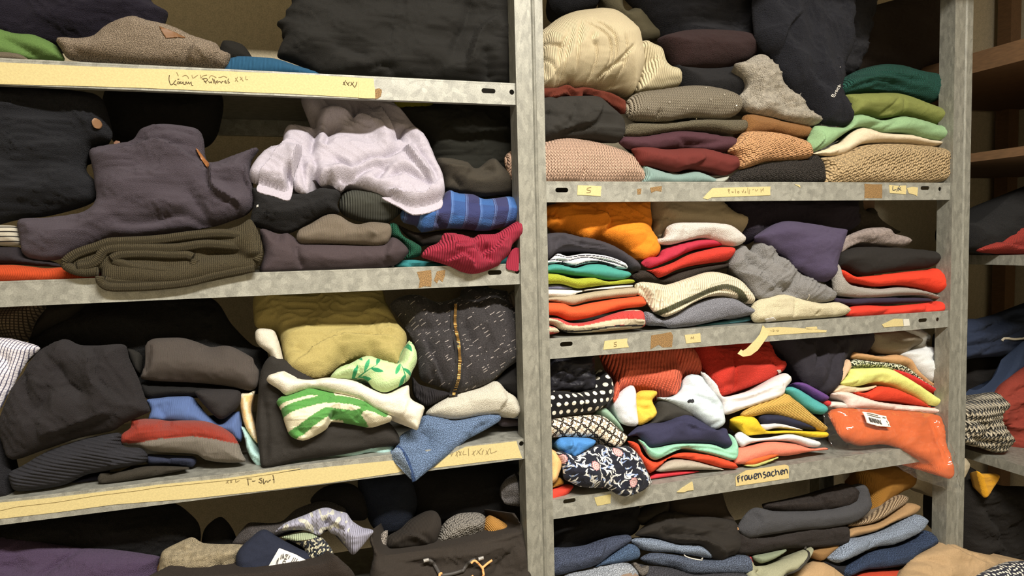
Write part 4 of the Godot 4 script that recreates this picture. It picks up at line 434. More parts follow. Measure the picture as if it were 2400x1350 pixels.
	o = cloth("fur_hat", "furry cream hat with tan trim lying in the dark brown bin", "hat", mat("fur", "#c0b090", 0.05), Vector3(-0.6012, 0.8525, -0.0436), 0.384, [-0.079, 0.061, -0.074, 0.075, -0.05, 0.085, -0.026, 0.091, -0.009, 0.079, 0.023, 0.072, 0.044, 0.069, 0.065, 0.062, 0.055, 0.044, 0.049, 0.03, 0.06, 0.018, 0.022, 0, -0.078, 0.016], {"R": 0.05, "wr": 0.008, "ground": 0.701, "cr": [["g", 0.018, 0.01, [-0.066, 0.06, -0.054, 0.071, -0.037, 0.071, -0.028, 0.058, -0.036, 0.045]], ["g", 0.014, 0.008, [-0.026, 0.082, -0.015, 0.075, -0.019, 0.066]], ["g", 0.012, 0.01, [0.025, 0.041, 0.017, 0.031]]]})
	p = patch("fur_trim", o, mat("fur", "#a5783f", 0.04), [-0.0855, 0.0543, -0.0718, 0.0658, -0.0647, 0.0584, -0.0679, 0.0371, -0.0712, 0.0216, -0.0832, 0.0235], -0.004, 0.003, true)
	o = cloth("sweatshirt", "dark grey sweatshirt under the lavender knit sleeve", "sweatshirt", mat("melange", "#504b4a", 0.05), Vector3(-0.4724, 0.8904, -0.0916), 0.384, [-0.094, 0.013, -0.09, 0.022, -0.07, 0.045, -0.06, 0.05, -0.009, 0.043, 0.022, 0.062, 0.065, 0.071, 0.096, 0.064, 0.117, 0.044, 0.083, 0.024, 0, 0.015, -0.061, 0], {"R": 0.04, "ground": 0.701})
	o = cloth("folded_tshirt", "navy T-shirt with a white printed care label beside the furry hat", "shirt", mat("jersey", "#1e2334", 0.05), Vector3(-0.4876, 0.8613, -0.0156), 0.384, [-0.066, 0.052, -0.042, 0.077, -0.017, 0.089, 0.012, 0.068, 0.044, 0.046, 0.065, 0.032, 0.067, -0.001, -0.005, 0, -0.058, 0.012], {"R": 0.02, "ground": 0.701})
	p = patch("care_label", o, plain("#dfdcd6", 0.75), [-0.0132, 0.0217, 0.0077, 0.0524, 0.035, 0.0374, 0.0613, 0.0185, 0.0246, 0.0197], 0.004, 0.003, false)
	p = o.get_child(o.get_child_count() - 1)
	strokes("print", p, plain("#4c4a4c", 0.8), [[0.0111, 0.0411, 0.0099, 0.0337], [0.014, 0.0425, 0.0147, 0.0348, 0.0128, 0.0351, 0.014, 0.0416], [0.0182, 0.0404, 0.0225, 0.0393, 0.0195, 0.0356, 0.0182, 0.0404], [0.0166, 0.0345, 0.0198, 0.0322, 0.0155, 0.0319, 0.0166, 0.0345], [0.0136, 0.0303, 0.0177, 0.0287, 0.0162, 0.0252, 0.0127, 0.0266, 0.0136, 0.0303], [0.0253, 0.037, 0.0223, 0.0327], [0.0319, 0.0331, 0.0248, 0.0229], [0.0347, 0.0318, 0.0282, 0.0223], [0.0375, 0.0298, 0.0314, 0.0218], [0.0431, 0.0257, 0.0391, 0.0216], [0.0039, 0.0252, 0.0062, 0.0362], [0.001, 0.0238, 0.0042, 0.0336]], 0.0012, 0.006, false, false)
	o = cloth("knit_scarf", "lavender knitted sleeve with cream spots arching over the bin", "sweater", mat("knit", "#ffffff", 0.03, 0, "fairisle", 0.09), Vector3(-0.3934, 0.8853, -0.0107), 0.384, [-0.096, 0.059, -0.076, 0.074, -0.039, 0.084, -0.014, 0.091, 0.002, 0.09, 0.018, 0.082, 0.034, 0.076, 0.043, 0.061, 0.062, 0.046, 0.081, 0.037, 0.067, 0.021, 0.047, 0.003, 0.039, 0, 0.028, 0.015, 0.015, 0.035, 0.001, 0.043, -0.006, 0.056, -0.004, 0.063, -0.015, 0.041, -0.04, 0.053, -0.062, 0.057, -0.083, 0.059], {"R": 0.03, "depth": 0.08, "wr": 0.004, "ground": 0.701, "cr": [["g", 0.016, 0.014, [-0.039, 0.078, -0.028, 0.063, -0.019, 0.044]], ["s", 0.012, 0.012, [-0.001, 0.063, 0.011, 0.059, 0.027, 0.049, 0.031, 0.058]]]})
	p = patch("ribbed_cuff", o, mat("rib", "#a3a3b8", 0.03), [0.0296, 0.0349, 0.0408, 0.0528, 0.0605, 0.0451, 0.0782, 0.0372, 0.0639, 0.0221, 0.0455, 0.0039, 0.0374, 0.0019, 0.0284, 0.0167], 0.002, 0.003, true)
	o = cloth("nordic_sweater", "navy nordic sweater with mint and cream pattern under the lavender sleeve", "sweater", mat("chunky", "#ffffff", 0.05, 0, "nordic", 0.07), Vector3(-0.4285, 0.8758, -0.0237), 0.384, [-0.049, 0.053, -0.027, 0.058, -0.005, 0.058, 0.019, 0.047, 0.03, 0.036, 0.043, 0.012, 0.034, 0.002, 0.008, 0, -0.009, 0.007, -0.01, 0.026, -0.033, 0.043], {"R": 0.025, "ground": 0.701})
	p = patch("mint_yoke", o, mat("rib", "#a8b596", 0.03), [-0.0474, 0.0528, -0.0264, 0.0569, -0.005, 0.0563, 0.0142, 0.0461, -0.0017, 0.0426, -0.0269, 0.0444], 0.002, 0.003, true)
	o = cloth("fabric_bin", "dark brown fabric bin holding hats and knitwear", "bin", mat("fleece", "#2a211b", 0.05), Vector3(-0.492, 0.7496, 0.0438), 0.0698, [-0.191, 0.174, -0.142, 0.167, -0.051, 0.156, 0.002, 0.152, 0.086, 0.152, 0.105, 0.162, 0.115, 0.153, 0.139, 0.119, 0.142, -0.069, -0.205, 0], {"R": 0.015, "depth": 0.2, "wr": 0.004, "ground": 0.701, "cr": [["g", 0.006, 0.004, [-0.165, 0.168, -0.024, 0.15, 0.093, 0.146]]]})
	o = cloth("tote_bag", "black canvas tote bag with drawcord standing in the lower row", "bag", mat("jersey", "#2e2823", 0.05), Vector3(-0.1687, 0.6695, 0), 0.1047, [-0.155, 0.235, -0.151, 0.255, -0.145, 0.232, -0.14, 0.218, -0.125, 0.204, -0.049, 0.203, 0.035, 0.206, 0.104, 0.21, 0.138, 0.215, 0.127, 0.234, 0.121, 0.245, 0.129, 0.246, 0.14, 0.226, 0.148, 0.202, 0.153, 0.168, 0.149, 0, -0.175, 0.063, -0.155, 0.185, -0.149, 0.208], {"R": 0.025, "depth": 0.2, "wr": 0.006, "ground": 0.701, "cr": [["g", 0.005, 0.003, [-0.147, 0.204, -0.053, 0.195, 0.038, 0.196, 0.141, 0.199]], ["g", 0.004, 0.003, [0, 0.21, -0.001, 0.166]], ["g", 0.02, 0.02, [-0.147, 0.198, -0.085, 0.184, -0.022, 0.17]], ["g", 0.018, 0.016, [0.136, 0.193, 0.104, 0.165, 0.077, 0.141]]]})
	strokes("drawcord", o, plain("#3a3735", 0.6), [[-0.0532, 0.186, -0.0437, 0.1829, -0.0362, 0.1722, -0.0304, 0.1594], [-0.0304, 0.1594, -0.006, 0.1592, 0.0149, 0.1637, 0.0256, 0.1764, 0.0366, 0.1794]], 0.006, 0.008, false, true)
	p = o.get_child(o.get_child_count() - 1)
	strokes("cord_end", p, plain("#8d8a86", 0.3), [[-0.0581, 0.186, -0.0484, 0.1868], [0.0417, 0.1802, 0.0519, 0.1809]], 0.006, 0.01, false, true)
	strokes("string_bow", o, plain("#d99d63", 0.7), [[-0.0323, 0.1542, -0.0319, 0.162, -0.027, 0.1628], [0.0264, 0.1762, 0.0349, 0.1788, 0.0428, 0.1703, 0.0491, 0.1621], [0.0491, 0.1621, 0.0613, 0.1681, 0.07, 0.1716], [0.0491, 0.1621, 0.0493, 0.15, 0.0445, 0.1411], [0.0268, 0.1537, 0.0329, 0.1431]], 0.004, 0.012, false, true)
	o = cloth("beanie", "dark brown wool beanie inside the black tote", "hat", mat("knit", "#302a25", 0.0264), Vector3(-0.226, 0.8517, -0.0734), 0.384, [-0.058, 0.03, -0.032, 0.041, -0.011, 0.056, 0.025, 0.068, 0.045, 0.063, 0.053, 0.04, 0.045, 0.017, 0.031, -0.002, -0.038, 0, -0.06, 0.007], {"R": 0.05, "ground": 0.701, "cr": [["s", 0.014, 0.016, [0.021, 0.007, -0.008, 0.027, -0.038, 0.036]], ["g", 0.012, 0.01, [-0.04, 0.011, -0.026, 0.018, 0.001, 0.011]]]})
	o = cloth("sherpa_hat", "grey sherpa fleece hat inside the black tote", "hat", mat("boucle", "#87827b", 0.05), Vector3(-0.1316, 0.8471, -0.0774), 0.384, [-0.057, 0.006, -0.04, 0.04, -0.019, 0.053, 0, 0.057, 0.036, 0.053, 0.051, 0.041, 0.042, 0.013, 0.017, 0.002, -0.03, 0], {"R": 0.045, "wr": 0.006, "ground": 0.701})
	o = cloth("mitten", "mustard ribbed mitten tucked in the black tote", "mitten", mat("rib", "#b07f3d", 0.024), Vector3(-0.0619, 0.8524, -0.0685), 0.384, [-0.03, 0.03, -0.016, 0.043, -0.007, 0.041, 0.018, 0.024, 0.035, 0.009, 0.021, -0.002, -0.022, 0], {"R": 0.03, "rot": 0.5236, "ground": 0.701})
	o = cloth("scarf", "narrow speckled grey scarf end inside the tote", "scarf", mat("glint", "#a0978f", 0.03), Vector3(-0.2923, 0.8582, -0.0748), 0.384, [-0.015, 0, -0.001, 0.033, 0.013, 0.035, 0.003, -0.003], {"R": 0.0134, "ground": 0.701})
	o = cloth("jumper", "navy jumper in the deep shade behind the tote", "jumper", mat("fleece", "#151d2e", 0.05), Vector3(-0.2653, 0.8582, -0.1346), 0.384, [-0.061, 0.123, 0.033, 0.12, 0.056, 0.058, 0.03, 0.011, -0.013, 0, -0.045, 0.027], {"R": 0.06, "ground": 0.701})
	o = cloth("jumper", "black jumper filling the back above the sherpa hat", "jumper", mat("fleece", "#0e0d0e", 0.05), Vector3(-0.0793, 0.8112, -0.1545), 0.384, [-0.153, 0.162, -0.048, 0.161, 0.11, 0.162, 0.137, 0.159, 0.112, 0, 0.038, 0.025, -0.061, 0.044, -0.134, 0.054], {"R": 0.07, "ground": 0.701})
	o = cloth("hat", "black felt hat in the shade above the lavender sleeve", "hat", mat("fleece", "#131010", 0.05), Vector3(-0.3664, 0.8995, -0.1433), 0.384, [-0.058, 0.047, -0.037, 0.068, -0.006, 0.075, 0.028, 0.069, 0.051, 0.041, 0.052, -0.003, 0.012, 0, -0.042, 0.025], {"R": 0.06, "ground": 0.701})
	o = cloth("felt_slipper", "grey felt slipper with black striped side beside the post", "slipper", mat("melange", "#7b7879", 0.05), Vector3(-0.0215, 0.9101, -0.0758), 0.384, [-0.028, 0.03, -0.017, 0.051, 0.014, 0.064, 0.045, 0.067, 0.034, -0.005, -0.02, 0, -0.028, 0.014], {"R": 0.035, "ground": 0.701, "cr": [["g", 0.03, 0.012, [-0.031, 0.011, -0.021, 0.015, -0.004, 0.014]], ["s", 0.01, 0.01, [-0.005, 0.017, -0.024, 0.022, -0.035, 0.018]]]})
	strokes("stripe", o, plain("#1a191a", 0.9), [[0.0072, 0.0645, 0.003, 0.0244], [0.0103, 0.0527, 0.0213, 0.0605], [0.0075, 0.0418, 0.0197, 0.0493], [0.0059, 0.0308, 0.0178, 0.0371]], 0.006, 0.002, false, true)
	# ---- other bay, top row: knitwear
	o = cloth("chunky_sweater", "salmon pink chunky knit sweater folded on the shelf marked S", "sweater", mat("chunky", "#dfbaa2", 0.0744), Vector3(0.1121, 1.5404, -0.055), 0.0524, [-0.146, 0.069, -0.132, 0.086, -0.091, 0.101, -0.046, 0.113, -0.009, 0.116, 0.028, 0.112, 0.066, 0.104, 0.114, 0.09, 0.133, 0.079, 0.152, 0.057, 0.162, 0.035, 0.154, 0.016, 0.072, 0.013, -0.068, 0.013, -0.118, 0, -0.131, 0.013, -0.14, 0.038], {"R": 0.04, "ground": 1.561, "cr": [["g", 0.006, 0.004, [0.008, 0.046, 0.006, 0.025]]]})
	o = cloth("hoodie", "faded black hoodie folded above the salmon pink knit", "hoodie", mat("jersey", "#2a2825", 0.05), Vector3(0.1444, 1.6429, -0.0498), 0.0524, [-0.11, 0.081, -0.09, 0.089, -0.014, 0.094, 0.023, 0.094, 0.048, 0.076, 0.068, 0.06, 0.08, 0.045, 0.079, 0.017, 0.065, 0, 0.039, -0.001, -0.018, 0.003, -0.055, 0.004, -0.113, -0.001], {"R": 0.04, "wr": 0.006, "ground": 1.561, "cr": [["s", 0.014, 0.02, [-0.082, 0.008, -0.043, 0.023, -0.004, 0.033, 0.017, 0.074]], ["g", 0.012, 0.01, [-0.036, 0.072, -0.048, 0.038, -0.06, 0.029]], ["g", 0.01, 0.01, [-0.104, 0.054, -0.076, 0.041, -0.059, 0.051]]]})
	o = cloth("ruffle_blouse", "rust top with a ruffled edge under the cream cable sweater", "top", mat("knit", "#652b1c", 0.0264), Vector3(0.1326, 1.7002, -0.0464), 0.0524, [-0.099, 0.045, -0.054, 0.051, -0.034, 0.058, -0.017, 0.051, 0.003, 0.055, 0.033, 0.05, 0.058, 0.046, 0.083, 0.036, 0.096, 0.026, 0.092, 0, 0.077, 0.01, 0.044, 0.028, 0.002, 0.038, -0.001, 0.029, -0.013, 0.024, -0.035, 0.034, -0.06, 0.022, -0.074, 0.024, -0.1, 0.025], {"R": 0.014, "depth": 0.08, "ground": 1.561, "cr": [["g", 0.012, 0.004, [-0.076, 0.03, -0.056, 0.039, -0.037, 0.045, -0.018, 0.032, -0.008, 0.039]], ["g", 0.01, 0.004, [0, 0.043, 0.027, 0.039, 0.052, 0.033, 0.074, 0.015]], ["r", 0.008, 0.006, [-0.071, 0.023, -0.047, 0.033, -0.023, 0.025]], ["g", 0.008, 0.004, [0.037, 0.043, 0.062, 0.033, 0.084, 0.018]]]})
	o = cloth("cable_sweater", "big bundled cream cable knit sweater on top of the pile", "sweater", mat("knit", "#cbbd9d", 0.0288), Vector3(0.1755, 1.738, -0.0708), 0.0524, [-0.134, 0.114, -0.109, 0.136, -0.082, 0.156, -0.049, 0.17, -0.018, 0.176, 0.007, 0.18, 0.038, 0.177, 0.071, 0.158, 0.091, 0.138, 0.096, 0.117, 0.101, 0.075, 0.095, 0.046, 0.078, 0.01, 0.067, 0, 0.046, 0.009, 0.01, 0.012, -0.03, 0.012, -0.051, 0.011, -0.088, 0.008, -0.139, 0.001], {"R": 0.1, "H": 0.09, "depth": 0.18, "wr": 0.0015, "cell": 0.0024, "ground": 1.561, "cr": [["g", 0.011, 0.0034, [-0.06, 0.125, -0.07, 0.093, -0.074, 0.061, -0.07, 0.035]], ["g", 0.011, 0.0034, [0.024, 0.1, 0.031, 0.073, 0.027, 0.04, 0.016, 0.013]], ["g", 0.011, 0.0034, [-0.116, 0.112, -0.127, 0.09, -0.13, 0.057, -0.125, 0.023]], ["g", 0.03, 0.01, [-0.069, 0.024, -0.074, 0.013, -0.082, -0.003]], ["g", 0.011, 0.0034, [-0.086, 0.107, -0.102, 0.076, -0.107, 0.041, -0.102, 0.007]], ["g", 0.011, 0.0034, [-0.079, 0.11, -0.092, 0.072, -0.098, 0.042, -0.094, 0.012]], ["g", 0.011, 0.0034, [-0.052, 0.123, -0.02, 0.103, -0.006, 0.082, -0.002, 0.056, -0.013, 0.029, -0.024, 0]], ["g", 0.011, 0.0034, [-0.038, 0.131, -0.005, 0.107, 0.006, 0.079, 0.005, 0.048, -0.009, 0.018, -0.014, -0.002]], ["g", 0.011, 0.0034, [-0.037, 0.082, -0.034, 0.059, -0.037, 0.028, -0.048, 0.001]], ["g", 0.011, 0.0034, [-0.137, 0.068, -0.119, 0.049, -0.109, 0.022]], ["g", 0.011, 0.0034, [-0.138, 0.095, -0.12, 0.086, -0.097, 0.076]], ["g", 0.011, 0.0034, [0.012, 0.052, 0.03, 0.069, 0.048, 0.086]], ["g", 0.008, 0.006, [-0.039, 0.102, -0.047, 0.088, -0.035, 0.076]], ["g", 0.011, 0.0034, [-0.021, 0.026, 0.007, 0.048, 0.03, 0.058]], ["g", 0.02, 0.012, [-0.024, -0.003, -0.009, 0.014, 0.016, 0.021, 0.041, 0.02]], ["g", 0.012, 0.008, [-0.146, 0.02, -0.123, 0.006, -0.117, -0.009]]]})
	o = cloth("sweater_sleeve", "rolled cream ribbed cardigan beside the cable sweater", "cardigan", mat("rib", "#c9bd9c", 0.036), Vector3(0.3157, 1.752, -0.0774), 0.0524, [-0.047, 0.093, -0.03, 0.112, -0.012, 0.107, 0.012, 0.097, 0.025, 0.066, 0.049, 0.058, 0.058, 0.044, 0.055, 0.019, 0.022, 0.008, -0.005, 0.004, -0.051, 0, -0.041, 0.041, -0.035, 0.06], {"R": 0.035, "ground": 1.561, "cr": [["s", 0.016, 0.014, [-0.033, 0.034, -0.048, 0.053, -0.055, 0.072]], ["g", 0.01, 0.008, [-0.03, 0.036, -0.024, 0.055, -0.018, 0.074]]]})
	o = cloth("sequin_sweater", "grey chunky sweater with tiny sequins folded under the cream cardigan", "sweater", mat("chunky", "#958b79", 0.062), Vector3(0.3617, 1.6878, -0.045), 0.0524, [-0.139, 0.024, -0.131, 0.045, -0.107, 0.06, -0.054, 0.069, 0, 0.078, 0.042, 0.081, 0.092, 0.076, 0.126, 0.065, 0.138, 0.048, 0.136, 0.026, 0.109, 0.011, 0.066, 0.008, 0.011, 0.009, -0.044, 0, -0.11, -0.002, -0.133, 0.004], {"R": 0.035, "ground": 1.561, "cr": [["g", 0.012, 0.006, [-0.072, 0.019, -0.072, 0.006, -0.071, -0.006]]]})
	strokes("sequin", o, plain("#f3efe6", 0.12, 0.6), [[0.0378, 0.0692, 0.0397, 0.0686], [-0.0549, 0.0327, -0.053, 0.0327], [0.0402, 0.0415, 0.0421, 0.0413], [-0.1049, 0.0186, -0.1031, 0.0182], [0.1028, 0.0315, 0.1047, 0.0308], [0.0271, 0.0092, 0.0284, 0.0087], [-0.1282, 0.0424, -0.1267, 0.042], [0.0743, 0.053, 0.0757, 0.0526], [-0.0116, 0.0215, -0.01, 0.0213], [-0.0859, 0.0096, -0.0846, 0.009]], 0.0028, 0.004, false, false)
	o = cloth("folded_sweater", "olive grey wool sweater under the sequin knit", "sweater", mat("melange", "#6d6552", 0.05), Vector3(0.3814, 1.6563, -0.0463), 0.0524, [-0.164, 0.001, -0.154, 0.024, -0.128, 0.03, -0.062, 0.031, 0.021, 0.042, 0.092, 0.043, 0.132, 0.044, 0.139, 0.032, 0.131, 0.016, 0.099, 0.009, 0.048, 0.015, -0.035, 0.013, -0.116, 0], {"R": 0.0211, "ground": 1.561})
	o = cloth("folded_sweater", "deep plum sweater lying on the maroon one", "sweater", mat("jersey", "#452830", 0.05), Vector3(0.3573, 1.6258, -0.0428), 0.0524, [-0.151, 0.017, -0.14, 0.031, -0.093, 0.033, -0.012, 0.046, 0.043, 0.045, 0.093, 0.039, 0.127, 0.035, 0.132, 0.019, 0.114, 0.002, 0.069, 0, 0.013, 0.008, -0.068, 0.001, -0.126, 0.003], {"R": 0.0223, "ground": 1.561, "cr": [["g", 0.012, 0.008, [-0.024, 0.029, 0.002, 0.016, 0.085, 0.02]], ["g", 0.008, 0.006, [-0.022, 0.013, -0.014, 0.006]]]})
	o = cloth("folded_sweater", "maroon sweater between plum and grey teal layers", "sweater", mat("knit", "#6e2d28", 0.0168), Vector3(0.3619, 1.5754, -0.0318), 0.0524, [-0.133, 0.055, -0.103, 0.061, -0.051, 0.057, 0.004, 0.06, 0.045, 0.059, 0.087, 0.05, 0.118, 0.043, 0.124, 0.019, 0.113, 0.009, 0.09, 0, 0.057, 0.007, 0.002, 0.013, -0.031, 0.006, -0.079, 0.015, -0.115, 0.022, -0.126, 0.044], {"R": 0.0291, "ground": 1.561, "cr": [["s", 0.012, 0.012, [-0.034, 0.012, 0.001, 0.018, 0.031, 0.035]]]})
	o = cloth("folded_sweater", "grey teal ribbed sweater at the bottom of the maroon stack", "sweater", mat("rib", "#86a19c", 0.0176), Vector3(0.3642, 1.5575, -0.035), 0.0524, [-0.109, 0.042, -0.079, 0.034, -0.034, 0.024, 0.016, 0.03, 0.046, 0.023, 0.068, 0.015, 0.101, 0.022, 0.098, 0.012, 0.081, 0.001, 0.028, 0, -0.111, 0, -0.106, 0.021], {"R": 0.0202, "ground": 1.561, "bands": [["fill", "#c5c9bd", 0, [0.045, -0.005, 0.059, 0.01, 0.097, 0.024, 0.098, -0.005]]]})
	o = cloth("folded_sweater", "tan brown sweater between fur and peach boucle knit", "sweater", mat("fleece", "#8e6338", 0.05), Vector3(0.6103, 1.6612, -0.0569), 0.0524, [-0.093, 0.049, -0.049, 0.054, 0.008, 0.042, 0.065, 0.038, 0.085, 0.024, 0.078, 0, 0.029, 0.002, -0.028, 0.01, -0.095, 0.004], {"R": 0.0258, "ground": 1.561})
	o = cloth("boucle_sweater", "peach boucle sweater on the black boucle one", "sweater", mat("boucle", "#cb9a6e", 0.05), Vector3(0.5564, 1.5903, -0.0286), 0.0524, [-0.1, 0.038, -0.076, 0.065, -0.054, 0.082, 0.007, 0.083, 0.062, 0.075, 0.102, 0.063, 0.116, 0.041, 0.108, 0.023, 0.049, 0.019, -0.007, 0.014, -0.052, 0, -0.075, 0, -0.081, 0.026], {"R": 0.035, "wr": 0.005, "ground": 1.561})
	o = cloth("boucle_sweater", "black boucle sweater under the peach one", "sweater", mat("glint", "#2b2724", 0.045), Vector3(0.6046, 1.553, -0.03), 0.0524, [-0.145, 0.018, -0.113, 0.039, -0.053, 0.052, 0.015, 0.059, 0.061, 0.063, 0.081, 0.073, 0.1, 0.056, 0.104, 0.037, 0.096, 0.004, -0.146, 0], {"R": 0.03, "ground": 1.561})
	o = cloth("fur_vest", "grey white faux fur vest slanting across the tan sweater", "vest", mat("fur", "#cdc4b4", 0.06), Vector3(0.5812, 1.688, -0.045), 0.0524, [-0.092, 0.129, -0.061, 0.14, -0.032, 0.155, -0.008, 0.151, 0.011, 0.122, 0.029, 0.098, 0.052, 0.079, 0.079, 0.059, 0.099, 0.037, 0.13, 0.015, 0.111, 0, 0.068, 0.006, 0.007, 0.017, -0.052, 0.025, -0.073, 0.037, -0.082, 0.06, -0.067, 0.074, -0.056, 0.086, -0.063, 0.101], {"R": 0.035, "depth": 0.1, "wr": 0.008, "ground": 1.561, "cr": [["g", 0.022, 0.012, [-0.086, 0.09, -0.058, 0.078, -0.048, 0.056, -0.046, 0.033]], ["g", 0.01, 0.014, [-0.027, 0.098, 0.005, 0.063, 0.037, 0.027]]]})
	o = cloth("jumper", "black jumper deep behind the cable sweater", "jumper", mat("fleece", "#16161b", 0.05), Vector3(0.1918, 1.9516, -0.2351), 0.0524, [-0.051, 0.073, 0.061, 0.083, 0.064, 0.029, 0.021, 0.008, -0.013, 0, -0.029, -0.001, -0.053, 0.02], {"R": 0.05, "ground": 1.561})
	o = cloth("shirt", "crumpled dull grey shirt behind the cable sweater", "shirt", mat("jersey", "#58523f", 0.05), Vector3(0.3531, 1.8936, -0.1986), 0.0524, [-0.116, 0.128, -0.057, 0.133, -0.048, 0.072, -0.013, 0.086, 0.001, 0.068, 0.024, 0.047, 0.059, 0.034, 0.09, 0.057, 0.093, 0.048, 0.076, 0.03, 0.037, 0.008, -0.013, 0, -0.044, 0.032, -0.088, 0.067], {"R": 0.03, "ground": 1.561})
	o = cloth("coat", "black wool coat heaped high at the back", "coat", mat("fleece", "#1d1d22", 0.05), Vector3(0.6657, 1.784, -0.1861), 0.0524, [-0.384, 0.239, 0.317, 0.303, 0.297, 0.128, 0.225, 0.016, 0.094, 0, -0.03, 0.026, -0.216, 0.057, -0.302, 0.15], {"R": 0.08, "wr": 0.008, "ground": 1.561})
	o = cloth("beret", "dark wine felt cap behind the sequin sweater", "hat", mat("fleece", "#311f1f", 0.05), Vector3(0.468, 1.8119, -0.1093), 0.0524, [-0.131, 0.065, -0.093, 0.082, -0.05, 0.091, 0.037, 0.096, 0.097, 0.093, 0.134, 0.08, 0.13, 0.056, 0.095, 0.026, 0.034, 0.007, -0.054, 0, -0.088, 0.001, -0.11, 0.029], {"R": 0.06, "ground": 1.561})
	o = cloth("jumper", "black jumper under the wine felt cap", "jumper", mat("fleece", "#1a191b", 0.05), Vector3(0.4715, 1.7515, -0.1124), 0.0524, [-0.109, 0.099, -0.085, 0.073, 0.035, 0.077, 0.081, 0.09, 0.109, 0.037, 0.092, 0, 0.017, -0.003, -0.056, -0.006, -0.084, 0.023], {"R": 0.05, "ground": 1.561})
	o = cloth("hoodie", "navy black hoodie with a small white printed word hanging over pile", "hoodie", mat("fleece", "#191a22", 0.05), Vector3(0.6952, 1.6888, -0.0351), 0.1396, [-0.122, 0.32, 0.112, 0.343, 0.11, 0.193, 0.079, 0.124, 0.067, 0.083, 0.078, 0.065, 0.088, 0.042, 0.088, 0.007, 0.063, 0, 0.013, 0.004, -0.003, 0.023, -0.033, 0.058, -0.067, 0.083, -0.093, 0.117, -0.105, 0.148, -0.127, 0.164, -0.147, 0.202], {"R": 0.07, "H": 0.055, "wr": 0.006, "wdir": 1.0472, "ground": 1.561, "cr": [["g", 0.014, 0.012, [-0.059, 0.082, -0.037, 0.063, -0.016, 0.038]], ["s", 0.014, 0.02, [-0.094, 0.11, -0.101, 0.185, -0.059, 0.234]], ["g", 0.01, 0.01, [-0.048, 0.123, -0.016, 0.089, 0.007, 0.075]]]})
	strokes("lettering", o, plain("#cfccc6", 0.7), [[0.0106, 0.05, 0.0036, 0.0524], [0.0036, 0.0524, 0.0057, 0.0556, 0.0075, 0.0557, 0.0088, 0.0544, 0.0069, 0.0513], [0.0089, 0.0544, 0.0112, 0.0547, 0.0126, 0.053, 0.0106, 0.05], [0.0117, 0.0562, 0.0138, 0.0593, 0.0118, 0.0596, 0.0103, 0.0586, 0.0102, 0.0571, 0.0121, 0.0561, 0.0146, 0.0564, 0.0156, 0.0583], [0.0175, 0.0605, 0.0126, 0.0622], [0.014, 0.0617, 0.0137, 0.0637, 0.0152, 0.0647, 0.0196, 0.0636], [0.0188, 0.0702, 0.0171, 0.0688, 0.0173, 0.0672, 0.0188, 0.0663, 0.0213, 0.0666, 0.0224, 0.0689], [0.0243, 0.0707, 0.0169, 0.0733], [0.0208, 0.0719, 0.0204, 0.0739, 0.022, 0.075, 0.0264, 0.0738]], 0.0013, 0.0015, false, true)
	strokes("thread", o, plain("#c9c6c4", 0.8), [[-0.0407, 0.0713, -0.0397, 0.0625, -0.0376, 0.0545]], 0.002, 0.002, false, true)
	strokes("thread", o, plain("#8d8a88", 0.8), [[0.0338, 0.1184, 0.0252, 0.1115]], 0.0015, 0.002, false, true)
	o = cloth("coat", "dark brown piece at the back under the upper shelf", "coat", mat("fleece", "#2a2018", 0.05), Vector3(1.177, 1.8423, -0.2528), 0.0524, [-0.199, 0.178, -0.083, 0.22, 0.078, 0.264, 0.178, 0.273, 0.171, 0.094, 0.147, 0.036, 0.077, 0.038, -0.012, 0.04, -0.145, 0.027, -0.21, 0], {"R": 0.06, "depth": 0.1, "ground": 1.561})  # dark brown shape filling the back of the bay
	o = cloth("cable_sweater", "dark teal cable knit sweater topping the green stack", "sweater", mat("chunky", "#1f5247", 0.048), Vector3(0.9435, 1.7561, -0.0629), 0.0524, [-0.167, 0.02, -0.151, 0.047, -0.124, 0.064, -0.083, 0.079, -0.032, 0.089, 0.02, 0.089, 0.072, 0.079, 0.125, 0.074, 0.158, 0.064, 0.163, 0.045, 0.152, 0.02, 0.112, 0, 0.069, 0.007, 0.017, 0.018, -0.052, 0.021, -0.126, 0.013, -0.152, 0.01], {"R": 0.04, "wr": 0.004, "ground": 1.561, "cr": [["g", 0.01, 0.005, [-0.149, 0.05, -0.073, 0.057, 0, 0.05, 0.052, 0.042]], ["g", 0.012, 0.006, [-0.166, 0.016, -0.101, 0.035, -0.051, 0.042, 0.017, 0.03, 0.072, 0.021]], ["g", 0.008, 0.005, [-0.116, 0.065, -0.05, 0.068, 0.018, 0.061]], ["g", 0.01, 0.006, [-0.091, 0.025, -0.051, 0.032, -0.001, 0.023]]]})
	o = cloth("folded_sweater", "olive green sweater folded under the teal cable knit", "sweater", mat("jersey", "#757c42", 0.05), Vector3(0.9275, 1.7013, -0.0466), 0.0524, [-0.151, 0.056, -0.146, 0.064, -0.083, 0.07, -0.016, 0.074, 0.025, 0.072, 0.087, 0.057, 0.137, 0.043, 0.157, 0.03, 0.152, 0.01, 0.121, 0, 0.078, 0.012, 0.026, 0.02, -0.025, 0.013, -0.085, 0.019, -0.135, 0.013, -0.14, 0.038], {"R": 0.03, "ground": 1.561, "cr": [["g", 0.006, 0.004, [-0.008, 0.058, -0.029, 0.039, -0.054, 0.017]], ["g", 0.006, 0.005, [0.005, 0.053, 0.008, 0.035, 0.01, 0.019]], ["g", 0.008, 0.008, [-0.05, 0.017, -0.023, 0.029, -0.01, 0.019]]]})
